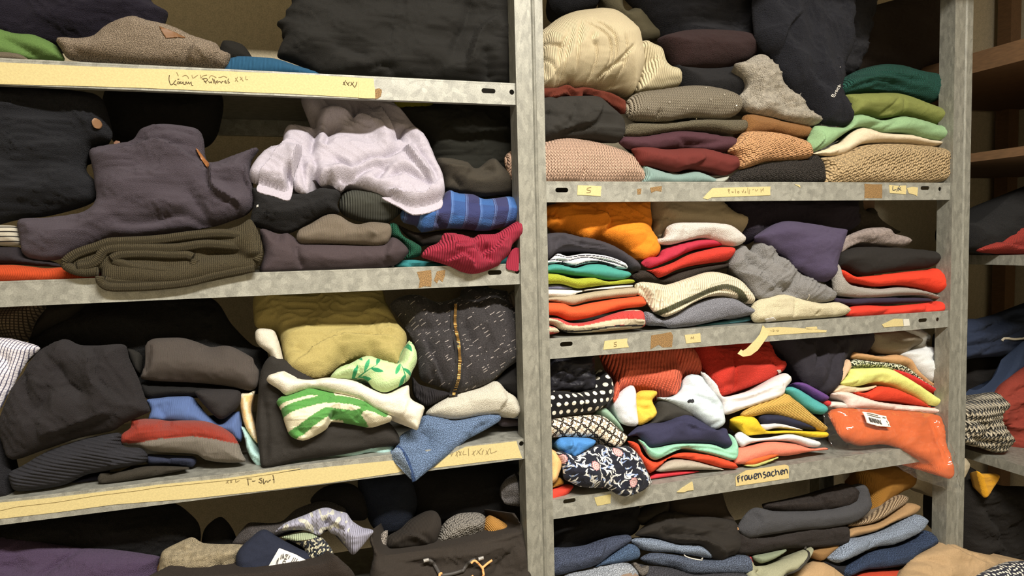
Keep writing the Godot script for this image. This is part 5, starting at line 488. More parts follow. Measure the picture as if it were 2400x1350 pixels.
	o = cloth("folded_sweater", "mint green cardigan draped in waves in the green stack", "cardigan", mat("jersey", "#86a67c", 0.05), Vector3(0.8472, 1.628, -0.03), 0.0524, [-0.184, 0.023, -0.173, 0.047, -0.16, 0.062, -0.116, 0.061, -0.074, 0.062, -0.064, 0.083, -0.031, 0.091, 0.008, 0.083, 0.041, 0.081, 0.093, 0.091, 0.151, 0.083, 0.2, 0.073, 0.22, 0.075, 0.219, 0.046, 0.208, 0.034, 0.15, 0.041, 0.108, 0.051, 0.03, 0.051, -0.019, 0.062, -0.058, 0.054, -0.098, 0.033, -0.124, 0.017, -0.149, 0.006, -0.179, 0], {"R": 0.025, "ground": 1.561, "cr": [["s", 0.012, 0.012, [-0.18, -0.001, -0.156, 0.026, -0.16, 0.045, -0.178, 0.055]], ["g", 0.012, 0.008, [-0.023, 0.059, 0.003, 0.065, 0.033, 0.074]], ["g", 0.01, 0.008, [0.023, 0.055, 0.053, 0.069, 0.074, 0.08]], ["g", 0.01, 0.01, [-0.184, 0.037, -0.173, 0.023, -0.186, 0.007]]]})
	o = cloth("folded_sweater", "cream sweater edge between mint cardigan and tan chunky knit", "sweater", mat("jersey", "#d3c4aa", 0.05), Vector3(0.8548, 1.6199, -0.0291), 0.0524, [-0.18, 0.006, -0.138, 0.02, -0.122, 0.028, -0.097, 0.036, -0.067, 0.058, -0.037, 0.069, -0.011, 0.066, 0.019, 0.059, 0.1, 0.057, 0.159, 0.047, 0.199, 0.043, 0.199, 0.033, 0.176, 0.029, 0.106, 0.035, 0.038, 0.035, -0.012, 0.033, -0.042, 0.028, -0.068, 0.016, -0.095, 0.003, -0.127, 0], {"R": 0.02, "ground": 1.561, "cr": [["s", 0.01, 0.01, [-0.122, 0.005, -0.125, 0.017, -0.144, 0.022]], ["g", 0.008, 0.006, [-0.144, 0.009, -0.128, 0.02]]]})
	o = cloth("chunky_sweater", "tan chunky knit sweater at the bottom of the green stack", "sweater", mat("boucle", "#b89f78", 0.075), Vector3(0.8756, 1.5539, -0.025), 0.0524, [-0.182, 0.062, -0.138, 0.07, -0.102, 0.082, -0.071, 0.092, -0.021, 0.099, 0.067, 0.1, 0.159, 0.095, 0.185, 0.087, 0.19, 0.048, 0.188, 0.014, 0.102, 0.003, -0.025, 0, -0.179, 0.001, -0.174, 0.04], {"R": 0.035, "ground": 1.561})
	# ---- other bay, second row
	o = cloth("shirt", "bright orange shirt crumpled on the stack by the post", "shirt", mat("jersey", "#e0831f", 0.05), Vector3(0.2033, 1.4022, -0.0548), 0.4712, [-0.146, 0.093, -0.14, 0.126, -0.11, 0.136, -0.102, 0.15, 0.111, 0.152, 0.109, 0.112, 0.107, 0.086, 0.1, 0.067, 0.109, 0.042, 0.107, 0.015, 0.091, 0.004, 0.063, 0, 0.048, 0.014, 0.026, 0.033, 0, 0.047, -0.023, 0.061, -0.051, 0.051, -0.07, 0.06, -0.102, 0.074, -0.127, 0.077], {"R": 0.04, "H": 0.035, "depth": 0.08, "wr": 0.005, "cell": 0.003, "ground": 1.258, "cr": [["s", 0.018, 0.016, [-0.037, 0.047, -0.005, 0.076, -0.008, 0.086, -0.032, 0.106]], ["g", 0.018, 0.01, [-0.03, 0.055, -0.019, 0.049, -0.011, 0.041]], ["g", 0.014, 0.01, [-0.093, 0.072, -0.081, 0.056, -0.067, 0.04]], ["g", 0.012, 0.01, [0.027, 0.014, 0.051, 0.026, 0.075, 0.036]], ["s", 0.014, 0.014, [0.077, -0.008, 0.038, -0.004, 0.035, 0.004]], ["g", 0.014, 0.01, [-0.119, 0.101, -0.109, 0.088, -0.102, 0.085]], ["g", 0.02, 0.012, [-0.14, 0.11, -0.127, 0.101, -0.118, 0.109]]]})
	o = cloth("folded_sweater", "beige sweater pressed under the shelf behind the white one", "sweater", mat("jersey", "#b9a98e", 0.05), Vector3(0.436, 1.4492, -0.0927), 0.5585, [-0.108, 0.106, 0.061, 0.107, 0.091, 0.064, 0.127, 0.038, 0.125, 0.016, 0.108, 0.004, 0.056, 0.011, -0.031, 0.013, -0.09, 0.008, -0.107, 0, -0.122, 0.015, -0.111, 0.051], {"R": 0.035, "ground": 1.258, "cr": [["g", 0.014, 0.01, [-0.114, 0.056, -0.099, 0.032, -0.111, 0.002]], ["g", 0.012, 0.008, [-0.093, 0.043, -0.078, 0.028]]]})
	o = cloth("folded_sweater", "white fleece sweater rolled under the beige one", "sweater", mat("fleece", "#e6dfd8", 0.05), Vector3(0.3958, 1.4236, -0.0434), 0.1745, [-0.099, 0.014, -0.098, 0.024, -0.081, 0.028, -0.076, 0.047, -0.053, 0.057, -0.02, 0.058, 0.036, 0.056, 0.079, 0.05, 0.105, 0.032, 0.116, 0.019, 0.111, 0.007, 0.087, 0, 0.059, 0.006, 0.02, 0.021, -0.025, 0.016, -0.067, 0.008, -0.092, 0.01], {"R": 0.03, "wr": 0.004, "ground": 1.258, "cr": [["g", 0.01, 0.008, [-0.092, 0.033, -0.099, 0.019, -0.092, 0.009]], ["g", 0.006, 0.008, [-0.039, 0.047, -0.044, 0.027, -0.04, 0.013]], ["g", 0.006, 0.01, [0.03, 0.041, 0.03, 0.021, 0.042, 0.004]]]})
	o = cloth("jacket", "dark slate jacket arching over the striped shirts", "jacket", mat("jersey", "#3a373d", 0.05), Vector3(0.1515, 1.3776, -0.0507), 0.1745, [-0.111, 0.032, -0.107, 0.081, -0.084, 0.088, -0.06, 0.088, -0.025, 0.079, 0, 0.075, 0.04, 0.062, 0.077, 0.041, 0.101, 0.022, 0.107, 0.008, 0.103, 0, 0.081, 0.003, 0.067, 0.02, 0.022, 0.039, -0.038, 0.047, -0.076, 0.046, -0.094, 0.033], {"R": 0.028, "ground": 1.258, "cr": [["s", 0.016, 0.014, [0.042, 0.043, 0.013, 0.049, -0.03, 0.055, -0.071, 0.063, -0.089, 0.046]], ["g", 0.012, 0.006, [-0.029, 0.065, -0.027, 0.056]], ["g", 0.012, 0.01, [-0.095, 0.062, -0.075, 0.069, -0.069, 0.08]]]})
	o = cloth("striped_shirt", "white shirt with thin black stripes on the teal top", "shirt", mat("jersey", "#e6e6ec", 0.05), Vector3(0.1274, 1.3844, -0.0418), 0.1745, [-0.092, 0.02, -0.074, 0.027, -0.056, 0.039, -0.037, 0.033, 0.001, 0.037, 0.041, 0.033, 0.069, 0.025, 0.093, 0.013, 0.097, 0, 0.074, 0.002, 0.04, 0.015, 0.004, 0.014, -0.022, 0.009, -0.048, 0.016, -0.092, 0.017], {"R": 0.014, "cell": 0.0012, "ground": 1.258, "cr": [["g", 0.006, 0.003, [-0.095, 0.021, -0.073, 0.025, -0.042, 0.022, 0, 0.027, 0.05, 0.018, 0.088, 0.005]]], "bands": [["line", "#2d2c36", 0.0011, [-0.095, 0.02, -0.073, 0.025, -0.042, 0.021, 0, 0.027, 0.05, 0.018, 0.089, 0.004]], ["line", "#2d2c36", 0.001, [-0.065, 0.034, -0.039, 0.028, 0.001, 0.031, 0.045, 0.025, 0.075, 0.015]], ["line", "#2d2c36", 0.001, [-0.064, 0.017, -0.05, 0.019, -0.026, 0.011, -0.001, 0.017, 0.035, 0.018, 0.069, 0.006]]]})
	o = cloth("folded_jersey", "teal knitted top on the lime one", "top", mat("knit", "#4ea89c", 0.0168), Vector3(0.131, 1.3633, -0.0383), 0.1745, [-0.097, 0.023, -0.082, 0.037, -0.061, 0.039, -0.025, 0.03, 0.005, 0.036, 0.036, 0.035, 0.066, 0.025, 0.096, 0.017, 0.1, 0.007, 0.084, 0, 0.048, 0, 0.01, 0.007, -0.027, 0.013, -0.056, 0.018, -0.097, 0.021], {"R": 0.0189, "ground": 1.258})
	o = cloth("folded_jersey", "lime green sweatshirt folded in the bright stack", "sweatshirt", mat("fleece", "#b6bf38", 0.05), Vector3(0.1398, 1.3492, -0.0339), 0.1745, [-0.108, 0.014, -0.106, 0.034, -0.073, 0.033, -0.037, 0.023, 0.003, 0.023, 0.038, 0.014, 0.082, 0.017, 0.096, 0.014, 0.098, 0.007, 0.083, 0.005, 0.032, 0.004, -0.009, 0.001, -0.031, 0, -0.067, 0.011], {"R": 0.0163, "ground": 1.258, "cr": [["g", 0.004, 0.003, [-0.036, 0.02, -0.036, 0.001]], ["g", 0.006, 0.008, [0.031, 0.012, 0.046, 0.007, 0.077, 0.009]]]})
	o = cloth("folded_jersey", "lilac grey top sliver under the lime sweatshirt", "top", mat("jersey", "#74748f", 0.05), Vector3(0.0664, 1.3506, -0.0461), 0.1745, [-0.031, 0.002, -0.016, 0.009, 0.006, 0.009, 0.037, 0.001, 0.036, -0.003, -0.031, 0], {"R": 0.0057, "ground": 1.258})
	o = cloth("folded_tshirt", "white T-shirt below the lime sweatshirt", "shirt", mat("jersey", "#e2ddd6", 0.05), Vector3(0.1243, 1.3364, -0.0337), 0.1745, [-0.094, 0.007, -0.093, 0.016, -0.027, 0.013, -0.015, 0.011, 0.053, 0.016, 0.109, 0.017, 0.111, 0.011, 0.078, 0.009, 0.017, 0.008, -0.013, 0.004, -0.031, -0.003, -0.094, 0], {"R": 0.0094, "ground": 1.258, "cr": [["g", 0.008, 0.005, [-0.026, 0.01, -0.014, 0.004, 0.014, 0.008]]]})
	o = cloth("folded_sweater", "beige ribbed sweater above the coral one", "sweater", mat("rib", "#bdae94", 0.02), Vector3(0.1429, 1.3161, -0.0302), 0.1745, [-0.112, 0.02, -0.048, 0.023, 0.009, 0.029, 0.066, 0.032, 0.101, 0.032, 0.106, 0.02, 0.096, 0.012, 0.045, 0.01, -0.013, 0.006, -0.05, 0, -0.086, 0.009, -0.113, 0.013], {"R": 0.0154, "ground": 1.258})
	o = cloth("folded_sweater", "coral orange sweater above the red striped knit", "sweater", mat("jersey", "#d6542d", 0.05), Vector3(0.1486, 1.2866, -0.0231), 0.1745, [-0.12, 0.039, -0.075, 0.038, -0.056, 0.03, -0.021, 0.035, 0.038, 0.041, 0.077, 0.043, 0.1, 0.044, 0.105, 0.036, 0.11, 0.024, 0.101, 0.019, 0.062, 0.017, 0.022, 0.011, -0.014, 0.004, -0.046, 0, -0.071, 0.001, -0.092, 0.011, -0.122, 0.017], {"R": 0.022, "ground": 1.258})
	o = cloth("striped_sweater", "red knit sweater with cream and black stripes at the stack bottom", "sweater", mat("knit", "#cc3f3a", 0.0312), Vector3(0.1372, 1.2614, -0.0158), 0.1745, [-0.112, 0.036, -0.079, 0.035, -0.056, 0.025, -0.031, 0.023, 0.001, 0.027, 0.037, 0.036, 0.071, 0.042, 0.105, 0.04, 0.111, 0.022, 0.11, 0.005, 0.096, 0.001, 0.054, 0, 0.004, -0.001, -0.041, 0, -0.07, 0.005, -0.088, 0.018, -0.113, 0.026], {"R": 0.025, "cell": 0.0014, "ground": 1.258, "bands": [["line", "#e6d8bb", 0.0058, [-0.106, 0.03, -0.088, 0.024, -0.07, 0.013, -0.034, 0.009, 0.008, 0.014, 0.046, 0.017, 0.099, 0.013]], ["line", "#1e1a1e", 0.0018, [-0.104, 0.022, -0.086, 0.014, -0.07, 0.007, -0.029, 0.004, 0.033, 0.009, 0.099, 0.007]], ["line", "#c9a67c", 0.004, [-0.078, 0.001, -0.049, -0.001, -0.006, -0.001, 0.044, 0.001, 0.098, 0.002]], ["line", "#e6d8bb", 0.0015, [-0.087, 0.01, -0.07, 0.004, -0.03, 0.001, 0.032, 0.006, 0.098, 0.004]], ["line", "#e6d8bb", 0.0022, [0.049, 0.042, 0.074, 0.042, 0.096, 0.04]]]})
	o = cloth("striped_sweater", "rolled red and cream cuff beside the post on the steel shelf", "sweater", mat("knit", "#c13d38", 0.0264), Vector3(0.0389, 1.264, -0.0062), 0.1745, [-0.019, 0.022, 0.011, 0.015, 0.018, 0.004, 0.01, 0.001, -0.021, 0], {"R": 0.014, "cell": 0.0014, "ground": 1.258, "bands": [["line", "#e0d2b4", 0.0045, [-0.024, 0.014, -0.003, 0.01, 0.011, 0.008]]]})
	o = cloth("folded_jersey", "raspberry red top under the orange shirt", "top", mat("jersey", "#ab2b40", 0.05), Vector3(0.3413, 1.3828, -0.0466), 0.1745, [-0.084, 0.014, -0.075, 0.022, -0.061, 0.027, -0.039, 0.028, -0.032, 0.04, -0.007, 0.049, 0.05, 0.06, 0.079, 0.062, 0.104, 0.059, 0.127, 0.046, 0.062, 0.039, 0.027, 0.03, -0.01, 0.016, -0.064, 0, -0.079, 0.007], {"R": 0.02, "ground": 1.258, "cr": [["s", 0.008, 0.01, [-0.02, 0.017, 0.006, 0.027, 0.024, 0.041]], ["g", 0.01, 0.006, [-0.081, 0.017, -0.074, 0.01, -0.08, 0.003]]]})
	o = cloth("folded_jersey", "scarlet sweater under the raspberry top", "sweater", mat("fleece", "#d4392b", 0.05), Vector3(0.3716, 1.3627, -0.0402), 0.1745, [-0.119, 0.023, -0.096, 0.02, -0.043, 0.033, 0.001, 0.05, 0.044, 0.059, 0.088, 0.065, 0.112, 0.061, 0.112, 0.046, 0.095, 0.031, 0.054, 0.027, 0.011, 0.023, -0.031, 0.015, -0.06, 0.004, -0.079, 0, -0.09, 0.01], {"R": 0.03, "ground": 1.258, "cr": [["s", 0.01, 0.01, [-0.094, -0.002, -0.097, 0.01, -0.109, 0.015]]]})
	o = cloth("folded_sweater", "dark brown wool sweater under the scarlet one", "sweater", mat("melange", "#39302a", 0.05), Vector3(0.3491, 1.3425, -0.0547), 0.1745, [-0.108, 0.032, -0.079, 0.04, -0.056, 0.027, -0.041, 0.019, 0.002, 0.033, 0.06, 0.043, 0.13, 0.05, 0.137, 0.038, 0.101, 0.028, 0.057, 0.02, 0.013, 0.007, -0.007, 0, -0.034, 0.005, -0.069, 0.012, -0.104, 0.014], {"R": 0.0239, "ground": 1.258})
	o = cloth("ribbed_sweater", "cream ribbed sweater with a dark olive band folded in a wave", "sweater", mat("rib", "#e0d4b9", 0.04), Vector3(0.363, 1.2822, -0.0124), 0.2443, [-0.132, 0.072, -0.117, 0.079, -0.087, 0.076, -0.058, 0.071, -0.005, 0.083, 0.044, 0.094, 0.08, 0.09, 0.121, 0.073, 0.143, 0.049, 0.153, 0.029, 0.145, 0.017, 0.118, 0.028, 0.082, 0.038, 0.04, 0.037, -0.004, 0.024, -0.037, 0.009, -0.069, 0, -0.083, 0.005, -0.097, 0.013, -0.11, 0.037, -0.127, 0.052], {"R": 0.022, "rot": -0.1745, "cell": 0.0015, "ground": 1.258, "cr": [["s", 0.012, 0.012, [0.125, 0.017, 0.097, 0.038, 0.066, 0.045, 0.029, 0.042, -0.036, 0.018, -0.084, 0.001]], ["g", 0.01, 0.008, [-0.127, 0.068, -0.111, 0.048, -0.1, 0.021]], ["g", 0.008, 0.006, [-0.103, 0.07, -0.091, 0.047, -0.088, 0.016]]], "bands": [["line", "#4d4c30", 0.0055, [-0.092, 0.008, -0.048, 0.023, 0.008, 0.041, 0.039, 0.051, 0.073, 0.056, 0.099, 0.049, 0.117, 0.034, 0.132, 0.016]]]})
	o = cloth("folded_sweater", "blue grey melange sweater under the cream ribbed one", "sweater", mat("melange", "#8a8b95", 0.05), Vector3(0.3756, 1.2569, -0.022), 0.1745, [-0.125, 0.04, -0.104, 0.037, -0.087, 0.026, -0.073, 0.025, -0.045, 0.038, 0.013, 0.056, 0.056, 0.063, 0.098, 0.057, 0.125, 0.041, 0.142, 0.033, 0.144, 0.019, 0.122, 0.015, 0.064, 0.011, -0.008, 0.002, -0.049, 0, -0.065, 0, -0.083, 0.006, -0.124, 0.012], {"R": 0.025, "ground": 1.258, "cr": [["g", 0.012, 0.008, [-0.113, 0.029, -0.086, 0.017, -0.077, 0.002]], ["s", 0.01, 0.012, [-0.077, 0.001, -0.081, 0.014, -0.098, 0.025]]]})
	o = cloth("folded_jersey", "petrol top sliver under the blue grey sweater", "top", mat("jersey", "#40707a", 0.05), Vector3(0.4609, 1.2554, -0.035), 0.1745, [-0.104, 0, -0.042, 0.007, 0.04, 0.014, 0.06, 0.017, 0.06, 0.004, -0.014, 0], {"R": 0.008, "ground": 1.258})
	o = cloth("wool_shawl", "purple felted wool shawl hanging in a triangular tip", "shawl", mat("fleece", "#4f4560", 0.035), Vector3(0.659, 1.3381, -0.014), 0.2793, [-0.126, 0.108, -0.105, 0.123, -0.065, 0.141, -0.033, 0.146, 0.012, 0.141, 0.073, 0.13, 0.121, 0.121, 0.11, 0.094, 0.089, 0.062, 0.071, 0.028, 0.059, 0.007, 0.042, 0, 0.015, 0.006, -0.015, 0.026, -0.033, 0.037, -0.044, 0.058, -0.073, 0.078, -0.097, 0.091], {"R": 0.05, "H": 0.045, "depth": 0.08, "wr": 0.004, "ground": 1.258, "cr": [["g", 0.008, 0.03, [-0.099, 0.112, -0.061, 0.085, -0.024, 0.048]]]})
	o = cloth("jumper", "purple pile above the purple shawl with shade put into its dark colour", "jumper", mat("fleece", "#241d29", 0.05), Vector3(0.6789, 1.4262, -0.1088), 0.1745, [-0.156, 0.115, 0.194, 0.114, 0.191, 0.032, 0.129, 0.027, -0.004, 0.03, -0.082, 0.015, -0.122, 0, -0.15, 0.043], {"R": 0.06, "wr": 0.006, "ground": 1.258})  # shadow under the shelf is painted into this dark purple
	o = cloth("hoodie", "light grey hoodie rumpled beside the purple shawl", "hoodie", mat("fleece", "#8b8988", 0.05), Vector3(0.5889, 1.2921, -0.0181), 0.3142, [-0.119, 0.099, -0.095, 0.132, -0.071, 0.142, -0.058, 0.126, -0.038, 0.149, -0.021, 0.14, -0.012, 0.143, 0.011, 0.129, 0.013, 0.114, 0.043, 0.093, 0.06, 0.072, 0.087, 0.061, 0.128, 0.039, 0.145, 0.018, 0.139, 0.003, 0.076, 0, 0.021, 0.009, -0.011, 0.018, -0.035, 0.012, -0.066, 0.021, -0.09, 0.057, -0.109, 0.079], {"R": 0.03, "depth": 0.1, "wr": 0.008, "wdir": -0.6109, "cell": 0.003, "ground": 1.258, "cr": [["s", 0.014, 0.012, [-0.02, 0.034, -0.063, 0.059, -0.122, 0.088]], ["g", 0.016, 0.01, [-0.088, 0.115, -0.057, 0.084, -0.039, 0.069]], ["g", 0.016, 0.008, [-0.058, 0.136, -0.046, 0.108, -0.037, 0.098]], ["g", 0.014, 0.008, [0.037, 0.066, 0.024, 0.042, 0.007, 0.029]], ["g", 0.014, 0.01, [-0.05, 0.022, -0.013, 0.039, 0.038, 0.017]], ["g", 0.01, 0.008, [-0.01, 0.119, -0.01, 0.088, 0.017, 0.067]]]})
	strokes("zip", o, plain("#b9b6b2", 0.4, 0.5), [[0.0528, 0.0168, 0.0559, 0.0069, 0.0561, -0.0009]], 0.004, 0.003, false, true)
	o = cloth("folded_fleece", "cream fleece jacket folded on the steel beside the size tapes", "jacket", mat("fleece", "#ddd3b2", 0.05), Vector3(0.6468, 1.2561, -0.015), 0.1745, [-0.138, 0.005, -0.137, 0.041, -0.101, 0.058, -0.055, 0.063, -0.011, 0.053, 0.045, 0.038, 0.093, 0.038, 0.118, 0.026, 0.122, 0.013, 0.107, 0.003, 0.063, 0.001, -0.007, 0.001, -0.098, 0], {"R": 0.025, "wr": 0.004, "ground": 1.258, "cr": [["g", 0.006, 0.005, [-0.031, 0.048, -0.043, 0.011]], ["g", 0.01, 0.006, [0.019, 0.017, 0.025, 0.009]], ["g", 0.006, 0.008, [0.061, 0.029, 0.077, 0.014]]]})
	p = patch("tag", o, plain("#dcdad6", 0.8), [-0.1211, 0.0083, -0.101, 0.0108, -0.0886, 0.0045, -0.1045, 0.0008], 0.004, 0.002, false)
	o = cloth("fluffy_sweater", "pale pink grey fluffy sweater on top of the black folded one", "sweater", mat("fur", "#c2b1ab", 0.05), Vector3(0.8966, 1.3992, -0.0593), 0.1745, [-0.114, 0.022, -0.089, 0.043, -0.029, 0.061, 0.006, 0.063, 0.033, 0.061, 0.048, 0.048, 0.086, 0.039, 0.097, 0.027, 0.092, 0.015, 0.067, 0.011, 0.032, 0.015, -0.035, 0.025, -0.077, 0.015, -0.116, 0], {"R": 0.025, "wr": 0.005, "ground": 1.258, "cr": [["g", 0.014, 0.01, [-0.101, 0.026, -0.053, 0.033, -0.034, 0.029, 0.012, 0.02]]]})
	o = cloth("scarf", "tangled brown grey scarf against the wall above the fluffy sweater", "scarf", mat("fur", "#4a4237", 0.04), Vector3(0.945, 1.441, -0.1213), 0.1745, [-0.066, 0.103, -0.031, 0.103, -0.026, 0.065, 0.003, 0.071, 0.02, 0.041, 0.067, 0.014, 0.093, 0.005, 0.046, 0, -0.024, 0.01, -0.082, 0], {"R": 0.03, "ground": 1.258})
	o = cloth("folded_sweater", "black sweater folded above the vermilion one", "sweater", mat("jersey", "#211e1c", 0.05), Vector3(0.902, 1.3477, -0.0406), 0.1745, [-0.141, 0.049, -0.102, 0.065, -0.068, 0.07, 0.051, 0.064, 0.149, 0.054, 0.16, 0.044, 0.156, 0.022, 0.134, 0.01, 0.041, 0.005, -0.046, 0, -0.079, 0, -0.116, 0.016, -0.139, 0.025], {"R": 0.035, "ground": 1.258})
	o = cloth("folded_sweater", "vermilion red sweater between black and light grey ones", "sweater", mat("jersey", "#d63a22", 0.05), Vector3(0.9193, 1.2974, -0.029), 0.1745, [-0.165, 0.069, -0.149, 0.069, -0.116, 0.052, -0.049, 0.053, 0.021, 0.057, 0.11, 0.06, 0.128, 0.063, 0.148, 0.053, 0.15, 0.028, 0.143, 0.002, 0.124, 0, 0.083, 0.013, 0.015, 0.023, -0.054, 0.023, -0.102, 0.032, -0.134, 0.039, -0.153, 0.053], {"R": 0.028, "ground": 1.258, "cr": [["s", 0.01, 0.01, [-0.155, 0.04, -0.156, 0.053, -0.168, 0.064]], ["g", 0.006, 0.01, [-0.106, 0.043, -0.005, 0.045, 0.063, 0.039]]]})
	o = cloth("folded_sweatshirt", "light grey sweatshirt curling round the vermilion sweater", "sweatshirt", mat("fleece", "#aaa49d", 0.05), Vector3(0.8711, 1.2826, -0.0294), 0.1745, [-0.13, 0.059, -0.112, 0.103, -0.105, 0.087, -0.098, 0.062, -0.081, 0.048, -0.003, 0.035, 0.066, 0.036, 0.134, 0.025, 0.19, 0.006, 0.18, 0, 0.132, 0.01, 0.062, 0.012, -0.024, 0.011, -0.089, 0.017, -0.125, 0.026], {"R": 0.024, "ground": 1.258})
	o = cloth("folded_trousers", "dark purple trousers folded above the bottom red sweater", "trousers", mat("jersey", "#30273a", 0.05), Vector3(0.8775, 1.2789, -0.0318), 0.1745, [-0.136, 0.024, -0.093, 0.019, -0.026, 0.021, 0.059, 0.015, 0.146, 0.009, 0.166, -0.002, 0.091, -0.003, 0.004, -0.002, -0.079, 0, -0.132, 0.009], {"R": 0.0129, "ground": 1.258})
	o = cloth("folded_sweater", "red sweater at the bottom of the stack beside the far post", "sweater", mat("jersey", "#d23828", 0.05), Vector3(0.9212, 1.2526, -0.022), 0.1745, [-0.159, 0.008, -0.144, 0.026, -0.094, 0.029, -0.028, 0.024, 0.041, 0.024, 0.098, 0.025, 0.111, 0.019, 0.137, 0.029, 0.131, -0.004, 0.071, -0.005, -0.032, -0.001, -0.132, 0], {"R": 0.022, "ground": 1.258, "cr": [["g", 0.01, 0.006, [0.067, 0.005, 0.083, 0.015, 0.104, 0.011]], ["g", 0.008, 0.006, [-0.06, 0.005, -0.031, 0.013, 0.02, 0.013]]]})
	# ---- other bay, shelf with the paper sign
	o = cloth("leather_jacket", "glossy black leather jacket stuffed above the polka dot blouse", "jacket", mat("leather", "#1a1a22", 0.06), Vector3(0.1151, 1.1375, -0.0663), 0.2094, [-0.062, 0.079, 0.04, 0.076, 0.045, 0.037, 0.044, 0.009, 0.035, -0.006, -0.03, 0, -0.07, 0], {"R": 0.04, "wr": 0.01, "ground": 0.9389, "cr": [["g", 0.02, 0.01, [-0.026, 0.044, -0.008, 0.026, 0.017, 0.041]], ["g", 0.016, 0.008, [-0.042, 0.054, -0.031, 0.037, -0.04, 0.022]], ["g", 0.02, 0.01, [-0.059, 0.031, -0.028, 0.019, 0.009, 0.018]], ["g", 0.014, 0.008, [-0.005, 0.005, 0.002, -0.002, 0.021, 0.008]]]})
	p = patch("lining", o, mat("jersey", "#4e4a36", 0.05), [-0.0232, 0.0437, -0.0052, 0.0481, 0.0167, 0.0405, -0.0074, 0.0274], -0.006, 0.003, true)
	o = cloth("polka_dot_blouse", "black blouse with white polka dots below the leather jacket", "blouse", mat("jersey", "#ffffff", 0.05, 0, "dots", 0.062), Vector3(0.1298, 1.0892, -0.0534), 0.2443, [-0.091, 0, -0.085, 0.052, -0.045, 0.051, -0.007, 0.045, 0.023, 0.059, 0.042, 0.089, 0.061, 0.073, 0.067, 0.046, 0.061, 0.023, 0.037, 0.007, 0.015, -0.002, -0.026, -0.002, -0.051, -0.003], {"R": 0.035, "wr": 0.005, "ground": 0.9389, "cr": [["s", 0.012, 0.014, [-0.019, 0.004, -0.014, 0.024, -0.014, 0.045]], ["g", 0.01, 0.008, [-0.017, 0.02, -0.007, 0.005]], ["g", 0.008, 0.01, [0.022, 0.072, 0.029, 0.048, 0.026, 0.025]]]})
	o = cloth("printed_scarf", "cream scarf printed with black rings and brown lines", "scarf", mat("jersey", "#ffffff", 0.05, 0, "geo", 0.075), Vector3(0.1368, 1.0146, -0.0232), 0.3491, [-0.106, 0.044, -0.102, 0.073, -0.06, 0.078, 0.006, 0.077, 0.026, 0.072, 0.04, 0.061, 0.057, 0.043, 0.074, 0.026, 0.072, 0.016, 0.057, 0.004, 0.044, 0, 0.03, 0.007, 0.012, 0.023, -0.002, 0.029, -0.041, 0.033, -0.107, 0.041], {"R": 0.03, "wr": 0.004, "rot": 0.1396, "ground": 0.9389})
	o = cloth("folded_jersey", "sage green top sliver beside the ring printed scarf", "top", mat("jersey", "#8fae98", 0.05), Vector3(0.1915, 1.04, -0.0541), 0.3142, [-0.032, 0.048, -0.012, 0.056, 0.01, 0.03, 0.025, 0, 0.016, 0, -0.007, 0.021], {"R": 0.0271, "ground": 0.9389})
	o = cloth("folded_jersey", "sky blue top rolled between ring scarf and floral scarf", "top", mat("jersey", "#4a86c8", 0.05), Vector3(0.092, 1.0114, -0.0175), 0.2443, [-0.043, 0.03, -0.032, 0.043, 0, 0.041, 0.034, 0.035, 0.046, 0.028, 0.038, 0.017, 0.016, 0.008, -0.005, 0, -0.017, 0.005, -0.038, 0.018], {"R": 0.025, "ground": 0.9389, "cr": [["s", 0.014, 0.012, [-0.021, 0.019, -0.013, 0.03, -0.013, 0.041]], ["g", 0.014, 0.01, [0.005, 0.03, -0.001, 0.016, -0.012, 0.008]], ["g", 0.01, 0.008, [-0.033, 0.039, -0.022, 0.029]]]})
	o = cloth("floral_scarf", "dark navy scarf with white leaves and pink roses drooping over edge", "scarf", mat("jersey", "#ffffff", 0.05, 0, "floral", 0.115), Vector3(0.1448, 0.9292, 0.02), 0.3491, [-0.101, 0.105, -0.087, 0.107, -0.06, 0.094, -0.039, 0.099, -0.018, 0.107, -0.002, 0.111, 0.017, 0.103, 0.042, 0.1, 0.055, 0.102, 0.071, 0.09, 0.083, 0.07, 0.09, 0.051, 0.094, 0.033, 0.098, 0.021, 0.087, 0.011, 0.062, 0.003, 0.036, 0, 0.015, 0.009, 0.002, 0.02, -0.032, 0.026, -0.06, 0.032, -0.078, 0.043, -0.091, 0.051, -0.091, 0.067, -0.092, 0.082], {"R": 0.04, "H": 0.035, "depth": 0.1, "wr": 0.006, "cell": 0.003, "ground": 0.9389, "cr": [["g", 0.012, 0.01, [-0.002, 0.097, -0.018, 0.063, -0.015, 0.026]], ["s", 0.012, 0.016, [0.07, 0.048, 0.037, 0.039, 0.028, 0.014]], ["g", 0.01, 0.012, [-0.067, 0.091, -0.068, 0.065, -0.083, 0.049]]]})
	o = cloth("folded_jersey", "apricot top against the post beside the floral scarf", "top", mat("jersey", "#dfb47a", 0.05), Vector3(0.0443, 0.9678, -0.0122), 0.3142, [-0.014, 0.072, 0.002, 0.065, 0.011, 0.056, 0.019, 0.037, 0.009, 0.016, -0.003, -0.001, -0.024, 0], {"R": 0.03, "ground": 0.9389})
	o = cloth("folded_jersey", "mustard top sliver below the apricot one", "top", mat("jersey", "#9a6b28", 0.05), Vector3(0.045, 0.9538, -0.0188), 0.3142, [-0.022, 0.004, -0.003, 0.007, 0.01, 0.022, 0.019, 0.013, 0.02, 0.005, -0.003, 0, -0.022, 0], {"R": 0.0109, "ground": 0.9389})
	o = cloth("folded_jersey", "tomato red top lying on the steel by the post", "top", mat("jersey", "#cc3f30", 0.05), Vector3(0.0512, 0.9244, -0.02), 0.3142, [-0.025, 0.027, -0.009, 0.029, 0.02, 0.033, 0.038, 0.026, 0.02, 0.009, -0.005, 0.002, -0.011, -0.001, -0.029, 0], {"R": 0.02, "ground": 0.9389})
